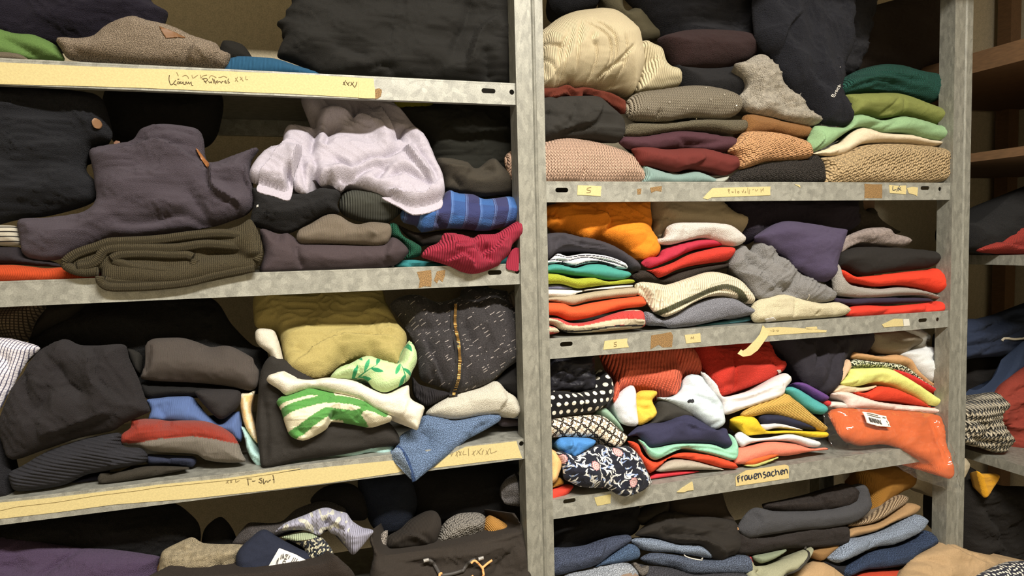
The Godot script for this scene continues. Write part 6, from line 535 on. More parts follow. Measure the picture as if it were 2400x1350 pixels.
	o = cloth("ribbed_sweater", "salmon ribbed sweater pushed under the shelf above", "sweater", mat("rib", "#d8644a", 0.056), Vector3(0.3104, 1.1029, -0.0566), 0.733, [-0.111, 0.13, 0.005, 0.139, 0.086, 0.137, 0.113, 0.13, 0.122, 0.101, 0.125, 0.066, 0.114, 0.048, 0.083, 0.058, 0.065, 0.036, 0.05, 0.015, 0.035, 0.005, 0.014, 0.015, -0.023, 0.028, -0.062, 0.035, -0.091, 0.029, -0.1, 0.011, -0.117, 0, -0.111, 0.026, -0.094, 0.058, -0.103, 0.088], {"R": 0.04, "H": 0.035, "depth": 0.08, "wr": 0.004, "rot": -0.4363, "ground": 0.9389, "cr": [["s", 0.018, 0.016, [0.018, -0.006, -0.023, 0.022, -0.071, 0.038, -0.113, 0.039]], ["g", 0.014, 0.01, [0.065, 0.048, 0.043, 0.021, 0.025, -0.002]], ["g", 0.012, 0.012, [0.058, 0.097, 0.064, 0.063, 0.066, 0.048]]]})
	o = cloth("embroidered_shirt", "pale blue shirt with a small black embroidered emblem", "shirt", mat("jersey", "#c9d6dd", 0.05), Vector3(0.3933, 1.0275, -0.0313), 0.384, [-0.069, 0.07, -0.097, 0.084, -0.058, 0.083, -0.029, 0.098, -0.018, 0.12, 0.001, 0.127, 0.023, 0.12, 0.034, 0.097, 0.053, 0.067, 0.061, 0.052, 0.059, 0.022, 0.053, 0.007, 0.032, 0, 0.01, 0.013, -0.013, 0.033, -0.042, 0.053], {"R": 0.028, "depth": 0.08, "wr": 0.004, "ground": 0.9389, "cr": [["g", 0.01, 0.006, [-0.06, 0.08, -0.017, 0.074, 0.022, 0.058, 0.041, 0.042]], ["g", 0.008, 0.006, [-0.019, 0.1, 0.001, 0.086, 0.02, 0.072]], ["g", 0.01, 0.006, [-0.001, 0.012, 0.014, 0.006, 0.034, 0.016]], ["g", 0.012, 0.01, [-0.025, 0.118, -0.023, 0.103, -0.043, 0.092]]]})
	p = patch("emblem", o, plain("#23242a", 0.8), [-0.0351, 0.0668, -0.0313, 0.0684, -0.0289, 0.0667, -0.0252, 0.0683, -0.022, 0.0651, -0.0242, 0.0633, -0.0224, 0.0612, -0.0272, 0.0602, -0.0301, 0.0619, -0.0342, 0.0613, -0.0369, 0.064], 0.0015, 0.0012, true)
	o = cloth("folded_shirt", "white shirt corner under the salmon ribbed sweater", "shirt", mat("jersey", "#dde1e8", 0.05), Vector3(0.2243, 1.053, -0.0451), 0.3142, [-0.03, 0.049, -0.009, 0.075, 0.02, 0.087, 0.027, 0.069, 0.023, 0.045, 0.02, 0, -0.003, 0, -0.02, 0.01, -0.028, 0.03], {"R": 0.025, "depth": 0.08, "ground": 0.9389})
	o = cloth("folded_shirt", "yellow shirt bunched beside the pale blue one", "shirt", mat("jersey", "#deba48", 0.05), Vector3(0.2734, 1.0531, -0.0432), 0.3142, [-0.025, 0.065, -0.01, 0.074, 0.025, 0.07, 0.026, 0.058, 0.013, 0.049, 0.019, 0.027, 0.012, 0.012, -0.03, 0, -0.028, 0.046], {"R": 0.025, "wr": 0.006, "ground": 0.9389, "cr": [["g", 0.014, 0.008, [-0.027, 0.068, -0.024, 0.053, 0.002, 0.05]], ["g", 0.014, 0.008, [-0.026, 0.046, -0.022, 0.036, 0.004, 0.031]], ["g", 0.01, 0.008, [-0.024, 0.024, -0.007, 0.027, -0.004, 0.015]]]})
	o = cloth("folded_tshirt", "charcoal T-shirt under the pale blue shirt", "shirt", mat("jersey", "#363430", 0.05), Vector3(0.32, 1.0442, -0.0551), 0.3142, [-0.075, 0, -0.034, 0.016, -0.022, 0.035, -0.013, 0.053, 0.009, 0.051, 0.04, 0.034, 0.072, 0.011, 0.031, 0.002, -0.009, 0.002], {"R": 0.0256, "ground": 0.9389})
	o = cloth("folded_sweater", "dark navy sweater above the mint tops", "sweater", mat("jersey", "#31314b", 0.05), Vector3(0.3419, 0.9848, -0.0232), 0.3142, [-0.13, 0.051, -0.099, 0.071, -0.071, 0.075, -0.036, 0.074, 0, 0.085, 0.027, 0.083, 0.052, 0.067, 0.088, 0.045, 0.11, 0.047, 0.115, 0.028, 0.119, 0.009, 0.108, 0, 0.07, 0.014, -0.012, 0.024, -0.06, 0.022, -0.081, 0.024, -0.093, 0.038, -0.106, 0.051], {"R": 0.025, "ground": 0.9389, "cr": [["s", 0.012, 0.01, [0.098, 0.038, 0.037, 0.054, -0.001, 0.071, -0.042, 0.071]], ["g", 0.01, 0.008, [0, 0.077, 0.007, 0.057, 0.036, 0.049]]]})
	o = cloth("folded_jersey", "pair of mint green tops under the navy sweater", "top", mat("jersey", "#93ccb0", 0.05), Vector3(0.3487, 0.9818, -0.0185), 0.3142, [-0.114, 0.05, -0.1, 0.044, -0.088, 0.03, -0.068, 0.028, -0.021, 0.03, 0.061, 0.02, 0.098, 0.006, 0.102, 0.038, 0.119, 0.028, 0.124, 0, 0.111, -0.022, 0.069, -0.008, 0.004, 0.015, -0.025, 0.013, -0.076, 0, -0.092, 0.007, -0.106, 0.034], {"R": 0.02, "cell": 0.0026, "ground": 0.9389, "cr": [["g", 0.012, 0.005, [-0.061, 0.012, -0.019, 0.019, 0.049, 0.01, 0.104, -0.01]], ["s", 0.008, 0.008, [-0.095, 0.008, -0.108, 0.03, -0.113, 0.04]]], "bands": [["fill", "#9298b8", 0, [-0.125, 0.053, -0.111, 0.043, -0.1, 0.03, -0.096, 0.003, -0.117, 0.022]]]})
	o = cloth("folded_jersey", "orange red top wrapped round the beige one", "top", mat("jersey", "#d4482a", 0.05), Vector3(0.3307, 0.955, -0.0201), 0.3142, [-0.115, 0.073, -0.091, 0.066, -0.081, 0.04, -0.054, 0.024, -0.001, 0.035, 0.026, 0.034, 0.061, 0.027, 0.091, 0.018, 0.134, -0.001, 0.139, -0.016, 0.102, -0.01, 0.076, 0, 0.036, 0.014, -0.017, 0.025, -0.047, 0.012, -0.073, 0, -0.085, 0.017, -0.101, 0.047], {"R": 0.02, "ground": 0.9389, "cr": [["g", 0.01, 0.006, [0.025, 0.019, 0.048, 0.023, 0.059, 0.024]]]})
	o = cloth("folded_jersey", "beige grey top inside the orange red fold", "top", mat("jersey", "#aaa193", 0.05), Vector3(0.3544, 0.953, -0.0236), 0.3142, [-0.082, 0.006, -0.053, 0.021, -0.025, 0.024, 0.015, 0.015, 0.054, 0.001, 0.084, -0.01, 0.084, -0.015, 0.024, -0.007, -0.03, -0.002, -0.071, 0], {"R": 0.0185, "ground": 0.9389})
	o = cloth("folded_jersey", "rose red top at the bottom of the mint stack", "top", mat("jersey", "#c5343f", 0.05), Vector3(0.3131, 0.9399, -0.0273), 0.3142, [-0.052, 0.007, -0.025, 0.012, 0.016, 0.011, 0.083, 0.002, 0.047, -0.001, -0.014, -0.001, -0.053, 0], {"R": 0.0064, "ground": 0.9389})
	o = cloth("folded_sweater", "bright red sweater topping the white stack under the shelf", "sweater", mat("fleece", "#db3a2c", 0.05), Vector3(0.5404, 1.0945, -0.0616), 0.733, [-0.106, 0.125, -0.009, 0.143, 0.114, 0.143, 0.106, 0.084, 0.125, 0.057, 0.115, 0.045, 0.077, 0.03, 0.023, 0.017, -0.028, 0.007, -0.061, 0, -0.082, 0, -0.083, 0.026, -0.091, 0.06, -0.1, 0.093], {"R": 0.04, "H": 0.035, "depth": 0.08, "wr": 0.004, "cell": 0.003, "ground": 0.9389, "cr": [["g", 0.008, 0.004, [-0.022, 0.093, -0.038, 0.039, -0.05, -0.004]], ["s", 0.012, 0.012, [-0.084, -0.012, -0.09, 0.031, -0.116, 0.066]], ["g", 0.01, 0.008, [-0.043, 0.01, -0.031, 0, -0.04, -0.005]], ["g", 0.01, 0.01, [0.068, 0.063, 0.083, 0.049, 0.089, 0.036]]]})
	o = cloth("folded_tshirt", "white T-shirts folded under the bright red sweater", "shirt", mat("jersey", "#e0dbda", 0.05), Vector3(0.5118, 1.054, -0.0394), 0.384, [-0.095, 0.106, -0.08, 0.092, -0.063, 0.066, -0.057, 0.045, -0.034, 0.043, 0.042, 0.055, 0.121, 0.082, 0.135, 0.06, 0.114, 0.043, 0.103, 0.028, 0.062, 0.019, -0.001, 0.009, -0.048, 0, -0.062, 0.005, -0.057, 0.026, -0.08, 0.052], {"R": 0.028, "ground": 0.9389, "cr": [["g", 0.012, 0.005, [-0.063, 0.032, -0.012, 0.027, 0.045, 0.038, 0.1, 0.051]], ["g", 0.012, 0.005, [-0.071, 0.021, 0.003, 0.025, 0.05, 0.034, 0.088, 0.038]], ["s", 0.008, 0.008, [0.095, 0.041, 0.094, 0.059, 0.087, 0.065]]]})
	o = cloth("ribbed_jersey", "mustard ribbed top curving over the navy layers", "top", mat("rib", "#cfa857", 0.028), Vector3(0.6111, 0.9927, -0.0251), 0.3491, [-0.113, 0.063, -0.078, 0.081, -0.031, 0.088, 0.014, 0.099, 0.033, 0.084, 0.058, 0.061, 0.083, 0.035, 0.108, 0.009, 0.099, 0, 0.059, 0.019, 0.003, 0.042, -0.04, 0.054, -0.086, 0.052, -0.11, 0.055], {"R": 0.026, "rot": -1.2217, "ground": 0.9389})
	o = cloth("rolled_jersey", "teal rolled top beside the mustard ribbed top", "top", mat("jersey", "#4c9e9d", 0.05), Vector3(0.6805, 1.0293, -0.0367), 0.3142, [-0.057, 0.068, -0.037, 0.074, -0.014, 0.063, 0.021, 0.039, 0.046, 0.023, 0.05, 0.009, 0.037, 0, 0.015, 0.005, -0.015, 0.025, -0.046, 0.054], {"R": 0.022, "ground": 0.9389})
	o = cloth("folded_jersey", "violet top sliver behind the teal roll", "top", mat("jersey", "#61407f", 0.05), Vector3(0.7096, 1.0563, -0.0549), 0.3142, [-0.051, 0.048, -0.025, 0.05, 0.009, 0.031, 0.038, 0.012, 0.035, -0.001, 0.014, 0, -0.019, 0.023], {"R": 0.0242, "ground": 0.9389})
	o = cloth("folded_jersey", "small red sliver next to the teal roll", "top", mat("jersey", "#c53838", 0.05), Vector3(0.7453, 1.0416, -0.0505), 0.3142, [-0.011, 0.02, 0.012, 0.014, 0.006, 0, -0.008, 0.006], {"R": 0.0094, "ground": 0.9389})
	o = cloth("folded_jersey", "midnight navy top between mustard and yellow layers", "top", mat("jersey", "#25273c", 0.05), Vector3(0.619, 0.9951, -0.0337), 0.3142, [-0.071, 0.05, -0.028, 0.05, 0.016, 0.038, 0.058, 0.017, 0.082, 0, 0.025, 0.011, -0.019, 0.023, -0.064, 0.028], {"R": 0.0242, "ground": 0.9389})
	o = cloth("folded_jersey", "white top sliver on the yellow cardigan", "top", mat("jersey", "#d9d5d4", 0.05), Vector3(0.5942, 0.9991, -0.0286), 0.3142, [-0.052, 0.028, -0.034, 0.029, 0.002, 0.026, 0.051, 0.01, 0.071, 0, 0.003, 0.014, -0.042, 0.013], {"R": 0.008, "ground": 0.9389})
	o = cloth("folded_cardigan", "yellow cardigan layer in the middle stack", "cardigan", mat("jersey", "#e0be2e", 0.05), Vector3(0.5852, 0.9806, -0.0242), 0.3142, [-0.117, 0.064, -0.091, 0.072, -0.053, 0.066, -0.036, 0.041, -0.021, 0.032, 0.024, 0.028, 0.092, 0.019, 0.135, 0.013, 0.136, 0, 0.111, 0, 0.056, 0.015, -0.001, 0.021, -0.057, 0.024, -0.079, 0.026, -0.099, 0.046], {"R": 0.014, "ground": 0.9389, "cr": [["s", 0.01, 0.01, [-0.075, 0.028, -0.089, 0.041, -0.096, 0.061]], ["g", 0.01, 0.006, [-0.079, 0.036, -0.048, 0.028, 0.014, 0.024]]]})
	o = cloth("folded_tshirt", "bluish white T-shirt under the yellow cardigan", "shirt", mat("jersey", "#d6dce0", 0.05), Vector3(0.5754, 0.963, -0.02), 0.3142, [-0.1, 0.049, -0.082, 0.056, -0.058, 0.04, -0.014, 0.036, 0.044, 0.037, 0.088, 0.024, 0.12, 0.011, 0.12, 0, 0.093, 0, 0.051, 0.017, -0.016, 0.026, -0.062, 0.025, -0.087, 0.02, -0.098, 0.033], {"R": 0.013, "ground": 0.9389, "cr": [["g", 0.006, 0.004, [-0.096, 0.049, -0.087, 0.033]]]})
	o = cloth("folded_jersey", "salmon pink top under the bluish white T-shirt", "top", mat("jersey", "#e5816a", 0.05), Vector3(0.5814, 0.9487, -0.0206), 0.3142, [-0.119, 0.01, -0.104, 0.034, -0.064, 0.037, -0.018, 0.04, 0.048, 0.028, 0.091, 0.013, 0.133, 0.01, 0.144, 0.002, 0.089, 0.003, 0.03, 0.001, -0.027, 0.005, -0.085, -0.003, -0.117, 0], {"R": 0.018, "ground": 0.9389})
	o = cloth("folded_jersey", "orange top at the bottom of the middle stack", "top", mat("jersey", "#dc6530", 0.05), Vector3(0.534, 0.9399, -0.0169), 0.3142, [-0.052, 0.013, -0.028, 0.025, 0.011, 0.026, 0.073, 0.02, 0.024, 0.009, -0.028, 0], {"R": 0.0124, "ground": 0.9389})
	o = cloth("folded_jersey", "lime edged top lying on the deck under the orange one", "top", mat("jersey", "#b7ba70", 0.05), Vector3(0.5454, 0.9383, -0.012), 0.3142, [-0.061, 0.009, 0.005, 0.014, 0.046, 0.019, 0.041, 0.014, -0.03, 0], {"R": 0.006, "ground": 0.9389})
	o = cloth("lace_blouse", "black top with a ladder lace edge hanging under the shelf", "top", mat("jersey", "#29262e", 0.05), Vector3(0.7626, 1.073, -0.0517), 0.4887, [-0.134, 0.155, -0.012, 0.155, 0.16, 0.15, 0.135, 0.088, 0.085, 0.077, 0.055, 0.071, 0.038, 0.049, 0.008, 0.01, -0.023, 0, -0.049, 0.016, -0.076, 0.037, -0.087, 0.066, -0.101, 0.095], {"R": 0.05, "depth": 0.1, "wr": 0.006, "wdir": 1.3963, "ground": 0.9389, "cr": [["g", 0.016, 0.012, [-0.024, 0.12, -0.055, 0.05, -0.056, 0.006]], ["g", 0.016, 0.014, [0, 0.067, -0.024, 0.031, -0.04, 0.005]], ["g", 0.012, 0.012, [-0.1, 0.053, -0.079, 0.035, -0.069, 0.013]], ["g", 0.012, 0.012, [0.045, 0.109, 0.013, 0.083, -0.009, 0.062]]]})
	strokes("lace_bar", o, plain("#a39c92", 0.85), [[-0.1597, 0.1132, -0.1427, 0.1169], [-0.1534, 0.0928, -0.1426, 0.0947], [-0.1367, 0.0832, -0.1248, 0.0856], [-0.1366, 0.0633, -0.1277, 0.0661]], 0.009, 0.003, false, false)
	o = cloth("strap", "tan strap ends dangling below the steel shelf", "strap", mat("jersey", "#b08c70", 0.05), Vector3(0.7828, 1.1688, -0.0833), 0.3142, [-0.031, 0.038, -0.004, 0.038, 0.054, 0.038, 0.038, 0.02, 0.019, 0, 0, 0.005, -0.002, 0.021, -0.014, 0.009, -0.026, 0.004, -0.034, 0.013], {"R": 0.012, "depth": 0.03, "ground": 0.9389, "cr": [["g", 0.012, 0.008, [-0.009, 0.035, -0.015, 0.019]], ["s", 0.006, 0.006, [-0.032, 0.028, -0.035, 0.009]]]})
	o = cloth("shirt", "upper part of the white shirt with shade put into its grey colour", "shirt", mat("jersey", "#857b6a", 0.05), Vector3(0.9939, 1.1429, -0.0775), 0.3491, [-0.098, 0.062, -0.003, 0.067, 0.053, 0.049, 0.096, 0.025, 0.032, 0.012, 0.002, 0, -0.082, 0.015], {"R": 0.03, "ground": 0.9389})  # shadowed part of the white shirt, its shade painted as grey beige
	o = cloth("folded_shirt", "bluish white shirt heaped at the stack top by the far post", "shirt", mat("jersey", "#cfd2d4", 0.05), Vector3(1.0495, 1.0681, -0.0486), 0.384, [-0.06, 0.145, 0.014, 0.144, 0.038, 0.108, 0.019, 0.102, 0.051, 0.089, 0.061, 0.063, 0.037, 0.007, 0.014, 0, -0.008, 0.016, -0.034, 0.044, -0.053, 0.069, -0.063, 0.084, -0.017, 0.104], {"R": 0.04, "wr": 0.005, "ground": 0.9389, "cr": [["g", 0.012, 0.012, [-0.049, 0.107, -0.016, 0.099, 0.002, 0.089]], ["g", 0.01, 0.008, [0.002, 0.063, 0.016, 0.053]], ["g", 0.008, 0.012, [-0.068, 0.077, -0.053, 0.053, -0.03, 0.028]]]})
	o = cloth("folded_jersey", "tan top draped over the patterned blouse", "top", mat("jersey", "#c0966a", 0.05), Vector3(0.967, 1.0552, -0.0397), 0.3142, [-0.139, 0.099, -0.131, 0.114, -0.093, 0.107, -0.051, 0.098, 0.003, 0.098, 0.036, 0.085, 0.05, 0.059, 0.07, 0.034, 0.107, 0.007, 0.101, 0, 0.076, 0.013, 0.042, 0.041, 0.025, 0.065, -0.016, 0.074, -0.082, 0.087], {"R": 0.016, "ground": 0.9389})
	o = cloth("folded_jersey", "pale tan top corner beside the lime yellow top", "top", mat("jersey", "#cfae8e", 0.05), Vector3(0.7978, 1.0943, -0.0526), 0.3142, [-0.026, 0, -0.009, 0.032, 0.02, 0.058, 0.025, 0.035, 0.003, 0.015, -0.014, 0.002], {"R": 0.016, "ground": 0.9389})
	o = cloth("patterned_blouse", "blouse with black green and white pattern under the tan top", "blouse", mat("jersey", "#ffffff", 0.05, 0, "camo", 0.05), Vector3(0.9485, 1.0479, -0.04), 0.3142, [-0.13, 0.091, -0.112, 0.103, -0.06, 0.095, 0.023, 0.081, 0.054, 0.063, 0.082, 0.038, 0.126, 0.007, 0.12, 0, 0.077, 0.024, 0.042, 0.05, -0.015, 0.071, -0.082, 0.081, -0.125, 0.081], {"R": 0.014, "ground": 0.9389})
	o = cloth("folded_jersey", "narrow red layer under the patterned blouse", "top", mat("jersey", "#c93030", 0.05), Vector3(1.0212, 1.0401, -0.0412), 0.3142, [-0.074, 0.078, -0.019, 0.058, 0.056, 0.009, 0.053, 0, 0.026, 0.008, -0.041, 0.045], {"R": 0.03, "ground": 0.9389})
	o = cloth("folded_sweatshirt", "pale lime yellow sweatshirt rolled in the stack by the far post", "sweatshirt", mat("jersey", "#dde385", 0.05), Vector3(0.9299, 1.0187, -0.0292), 0.3142, [-0.15, 0.081, -0.12, 0.099, -0.113, 0.112, -0.065, 0.111, -0.004, 0.106, 0.033, 0.087, 0.077, 0.058, 0.121, 0.026, 0.139, 0.013, 0.132, 0, 0.106, 0.003, 0.067, 0.028, 0.034, 0.045, 0.007, 0.06, -0.042, 0.073, -0.091, 0.068, -0.132, 0.07], {"R": 0.024, "ground": 0.9389, "cr": [["s", 0.012, 0.01, [-0.107, 0.082, -0.123, 0.089, -0.134, 0.097]], ["g", 0.01, 0.005, [-0.127, 0.081, -0.12, 0.084, -0.112, 0.081, -0.118, 0.075, -0.125, 0.077]], ["g", 0.008, 0.01, [-0.06, 0.075, -0.031, 0.081, -0.01, 0.071]]]})
	o = cloth("folded_jersey", "beige rolled top under the lime yellow sweatshirt", "top", mat("jersey", "#dcc4a6", 0.05), Vector3(0.822, 1.0691, -0.0469), 0.3142, [-0.064, 0.009, -0.042, 0.024, 0.017, 0.013, 0.076, 0.014, 0.048, 0.003, 0.015, 0, -0.052, 0.006], {"R": 0.014, "ground": 0.9389, "cr": [["g", 0.008, 0.004, [-0.061, 0.011, -0.021, 0.01, 0.011, 0.004]]]})
	o = cloth("folded_jersey", "deep red layer under the lime yellow sweatshirt", "top", mat("jersey", "#d03f26", 0.05), Vector3(0.9476, 1.0084, -0.0328), 0.3142, [-0.135, 0.07, -0.093, 0.063, -0.055, 0.074, -0.012, 0.067, 0.022, 0.052, 0.056, 0.035, 0.089, 0.013, 0.121, 0.005, 0.119, 0, 0.067, 0.013, 0.001, 0.03, -0.066, 0.039, -0.113, 0.054], {"R": 0.02, "ground": 0.9389, "cr": [["g", 0.01, 0.006, [-0.103, 0.06, -0.084, 0.054, -0.092, 0.051]]]})
	o = cloth("folded_shirt", "white pink shirt above the bagged orange pullover", "shirt", mat("jersey", "#e0cdc5", 0.05), Vector3(0.8976, 0.9965, -0.03), 0.3142, [-0.145, 0.079, -0.107, 0.084, -0.061, 0.068, -0.015, 0.051, 0.051, 0.038, 0.118, 0.026, 0.171, 0.014, 0.166, 0, 0.079, 0.014, 0.012, 0.025, -0.054, 0.036, -0.103, 0.041, -0.111, 0.059], {"R": 0.022, "ground": 0.9389, "cr": [["s", 0.01, 0.008, [-0.114, 0.042, -0.124, 0.059, -0.133, 0.074]], ["g", 0.008, 0.008, [0.019, 0.028, 0.048, 0.033, 0.081, 0.025]]]})
	o = cloth("folded_shirt", "white shirt stack corner beside the orange bag", "shirt", mat("jersey", "#d5d1cb", 0.05), Vector3(0.7743, 1.0347, -0.0449), 0.3142, [-0.024, 0.022, 0.015, 0.016, 0.025, 0.001, 0.013, 0, -0.028, 0.008], {"R": 0.0106, "ground": 0.9389})
	o = cloth("bagged_pullover", "orange pullover in a clear plastic bag with a barcode sticker", "pullover", mat("knit", "#e26a30", 0.0192), Vector3(0.9142, 0.863, 0.04), 0.4538, [-0.18, 0.187, -0.149, 0.197, -0.078, 0.188, 0.02, 0.175, 0.119, 0.157, 0.141, 0.146, 0.138, 0.121, 0.127, 0.081, 0.124, 0.041, 0.116, 0.007, 0.1, 0, 0.075, 0.015, 0.062, 0.041, 0.032, 0.06, 0.002, 0.078, -0.041, 0.098, -0.113, 0.104, -0.15, 0.12, -0.169, 0.132, -0.175, 0.155], {"R": 0.03, "H": 0.022, "depth": 0.07, "ground": 0.9389, "cr": [["g", 0.008, 0.012, [0.091, 0.138, 0.09, 0.082, 0.085, 0.033]]]})
	p = patch("plastic_bag", o, clear, [-0.1968, 0.1948, -0.1624, 0.2014, -0.0916, 0.1925, 0.0052, 0.18, 0.1021, 0.161, 0.1307, 0.1476, 0.1271, 0.1189, 0.1154, 0.0691, 0.114, 0.0193, 0.1116, -0.0311, 0.0771, -0.0218, 0.0413, -0.0028, -0.0063, 0.0177, -0.0433, 0.0463, -0.1066, 0.0712, -0.1492, 0.0858, -0.1935, 0.0948, -0.2025, 0.1227, -0.2033, 0.1539], 0.009, 0.003, true, 0.004)
	p = patch("barcode_sticker", o, plain("#e9e4dc", 0.5), [-0.1127, 0.1753, -0.0506, 0.1589, -0.0508, 0.1327, -0.0896, 0.1389, -0.1141, 0.1484], 0.016, 0.002, false)
	p = o.get_child(o.get_child_count() - 1)
	strokes("barcode", p, plain("#2e2a2c", 0.7), [[-0.1065, 0.1606, -0.1062, 0.1496], [-0.1041, 0.1604, -0.1038, 0.1493], [-0.1021, 0.1592, -0.1018, 0.1481], [-0.0985, 0.1588, -0.0994, 0.1479], [-0.0965, 0.1576, -0.0963, 0.1465], [-0.0941, 0.1573, -0.0939, 0.1463], [-0.0909, 0.156, -0.0919, 0.1451], [-0.0886, 0.1558, -0.0883, 0.1447], [-0.0866, 0.1545, -0.0863, 0.1435], [-0.083, 0.1542, -0.0839, 0.1432], [-0.081, 0.153, -0.0808, 0.1419], [-0.079, 0.1517, -0.0788, 0.1407], [-0.0754, 0.1514, -0.0764, 0.1404]], 0.0011, 0.0178, false, false)
	strokes("print", p, plain("#57504e", 0.7), [[-0.1071, 0.1707, -0.076, 0.1615], [-0.1076, 0.1668, -0.0721, 0.1561], [-0.0652, 0.1574, -0.0551, 0.1543], [-0.0577, 0.1485, -0.0578, 0.1425], [-0.0563, 0.1403, -0.0556, 0.1362]], 0.0012, 0.0178, false, false)
	# ---- other bay, lowest row: jeans and trousers
	o = cloth("folded_shirt", "off white shirt corner hanging beside the far post", "shirt", mat("jersey", "#bdb199", 0.05), Vector3(1.1042, 0.757, -0.0828), 0.4189, [-0.032, 0.105, 0.016, 0.108, 0.035, 0.065, 0.037, 0.03, 0.02, 0, -0.021, 0.025, -0.056, 0.045], {"R": 0.025, "depth": 0.05, "ground": 0.611, "cr": [["g", 0.012, 0.01, [-0.067, 0.053, -0.033, 0.046, -0.003, 0.028]]]})
	o = cloth("jeans", "dark indigo jeans folded against the middle post", "jeans", mat("denim", "#4a5268", 0.05), Vector3(0.1517, 0.7578, -0.0531), 0.4189, [-0.107, 0.05, -0.058, 0.049, -0.019, 0.048, 0.019, 0.054, 0.052, 0.056, 0.084, 0.053, 0.085, 0.039, 0.071, 0.031, 0.033, 0.018, -0.002, 0.003, -0.042, -0.001, -0.116, 0], {"R": 0.045, "wr": 0.005, "ground": 0.611, "cr": [["s", 0.014, 0.016, [-0.01, 0.01, 0.002, 0.031, 0.018, 0.046]], ["g", 0.012, 0.014, [-0.063, 0.029, -0.026, 0.035, -0.008, 0.048]]]})
	o = cloth("jeans", "mid blue jeans leg folded over the indigo pair", "jeans", mat("denim", "#4f6482", 0.05), Vector3(0.205, 0.7602, -0.0457), 0.4189, [-0.072, 0, -0.018, 0.022, 0.023, 0.037, 0.04, 0.028, 0.044, 0.015, 0.037, 0.001, -0.007, 0, -0.049, 0.001], {"R": 0.024, "ground": 0.611, "cr": [["g", 0.006, 0.004, [0.019, 0.032, 0.017, 0.008]], ["g", 0.006, 0.004, [-0.074, 0.004, -0.026, 0.021]]]})
	o = cloth("jeans", "pale blue jeans with a pocket under the black trousers", "jeans", mat("denim", "#8c9ab0", 0.05), Vector3(0.3196, 0.7325, -0.0456), 0.4189, [-0.083, 0.065, -0.068, 0.071, -0.025, 0.063, 0.027, 0.044, 0.08, 0.034, 0.108, 0, 0.062, 0.011, 0.009, 0.026, -0.042, 0.036, -0.069, 0.048], {"R": 0.026, "ground": 0.611, "cr": [["g", 0.005, 0.003, [0.013, 0.043, 0.032, 0.03, 0.07, 0.033]]]})
	o = cloth("trousers", "black trousers crumpled over the pale jeans", "trousers", mat("jersey", "#26221e", 0.05), Vector3(0.3907, 0.7272, -0.0364), 0.4189, [-0.145, 0.083, -0.12, 0.1, -0.064, 0.123, 0.01, 0.106, 0.105, 0.08, 0.112, 0.044, 0.093, 0.01, 0.069, 0.005, 0.051, 0, 0.028, 0.01, 0.004, 0.04, -0.045, 0.05, -0.099, 0.072], {"R": 0.05, "H": 0.04, "wr": 0.007, "ground": 0.611, "cr": [["g", 0.02, 0.014, [-0.087, 0.096, -0.076, 0.076, -0.017, 0.074]], ["s", 0.018, 0.02, [0.051, 0.017, 0.019, 0.048, -0.012, 0.059, -0.074, 0.071]], ["g", 0.014, 0.014, [-0.064, 0.109, 0, 0.084, 0.075, 0.059]], ["g", 0.01, 0.008, [-0.017, 0.041, 0.001, 0.025, 0.021, 0.015]]]})
	o = cloth("shirt", "dark brown shirt leaning at the back of the jeans shelf", "shirt", mat("jersey", "#302820", 0.05), Vector3(0.4484, 0.7707, -0.1057), 0.4189, [-0.083, 0.088, 0.053, 0.091, 0.063, 0.04, 0.076, 0, -0.013, 0.013, -0.097, 0.035], {"R": 0.04, "ground": 0.611})
	o = cloth("shirt", "black brown shirt corner beside the dark brown one", "shirt", mat("jersey", "#2b2722", 0.05), Vector3(0.3139, 0.8061, -0.1034), 0.4189, [-0.053, 0.02, 0.043, 0.057, 0.04, 0.022, 0.003, 0.002, -0.032, 0], {"R": 0.03, "ground": 0.611})
	o = cloth("coat", "black coat in the shade above the indigo jeans", "coat", mat("fleece", "#101013", 0.05), Vector3(0.1846, 0.7766, -0.117), 0.4189, [-0.113, 0.064, 0.011, 0.081, 0.101, 0.074, 0.101, 0.024, 0.079, 0.003, 0.005, -0.001, -0.061, -0.005, -0.124, 0], {"R": 0.06, "wr": 0.007, "ground": 0.611})
	o = cloth("jeans", "speckled dark blue jeans folded in the middle", "jeans", mat("denim", "#5a6478", 0.06), Vector3(0.3878, 0.6995, -0.0303), 0.4189, [-0.139, 0.063, -0.111, 0.072, -0.06, 0.062, -0.015, 0.048, 0.034, 0.036, 0.079, 0.038, 0.125, 0.031, 0.131, 0.009, 0.12, -0.01, 0.053, 0, -0.03, 0.014, -0.067, 0.033, -0.119, 0.048], {"R": 0.03, "ground": 0.611, "cr": [["g", 0.006, 0.004, [0.105, 0.03, 0.106, -0.001]], ["g", 0.01, 0.012, [-0.102, 0.057, -0.077, 0.046, -0.065, 0.038]]]})
	strokes("pocket_stitch", o, plain("#cfcabf", 0.8), [[-0.0312, 0.0555, -0.0235, 0.0473, 0.0027, 0.0386, 0.0135, 0.0416]], 0.002, 0.002, false, true)
	o = cloth("jeans", "charcoal washed jeans at the bottom front", "jeans", mat("denim", "#45454b", 0.05), Vector3(0.3409, 0.6657, -0.0127), 0.4189, [-0.108, 0.092, -0.074, 0.086, -0.021, 0.073, 0.03, 0.052, 0.156, 0.033, 0.152, -0.04, -0.134, 0], {"R": 0.03, "ground": 0.611, "cr": [["g", 0.008, 0.006, [-0.035, 0.071, 0.002, 0.054]], ["g", 0.008, 0.006, [-0.076, 0.082, -0.083, 0.066]]]})
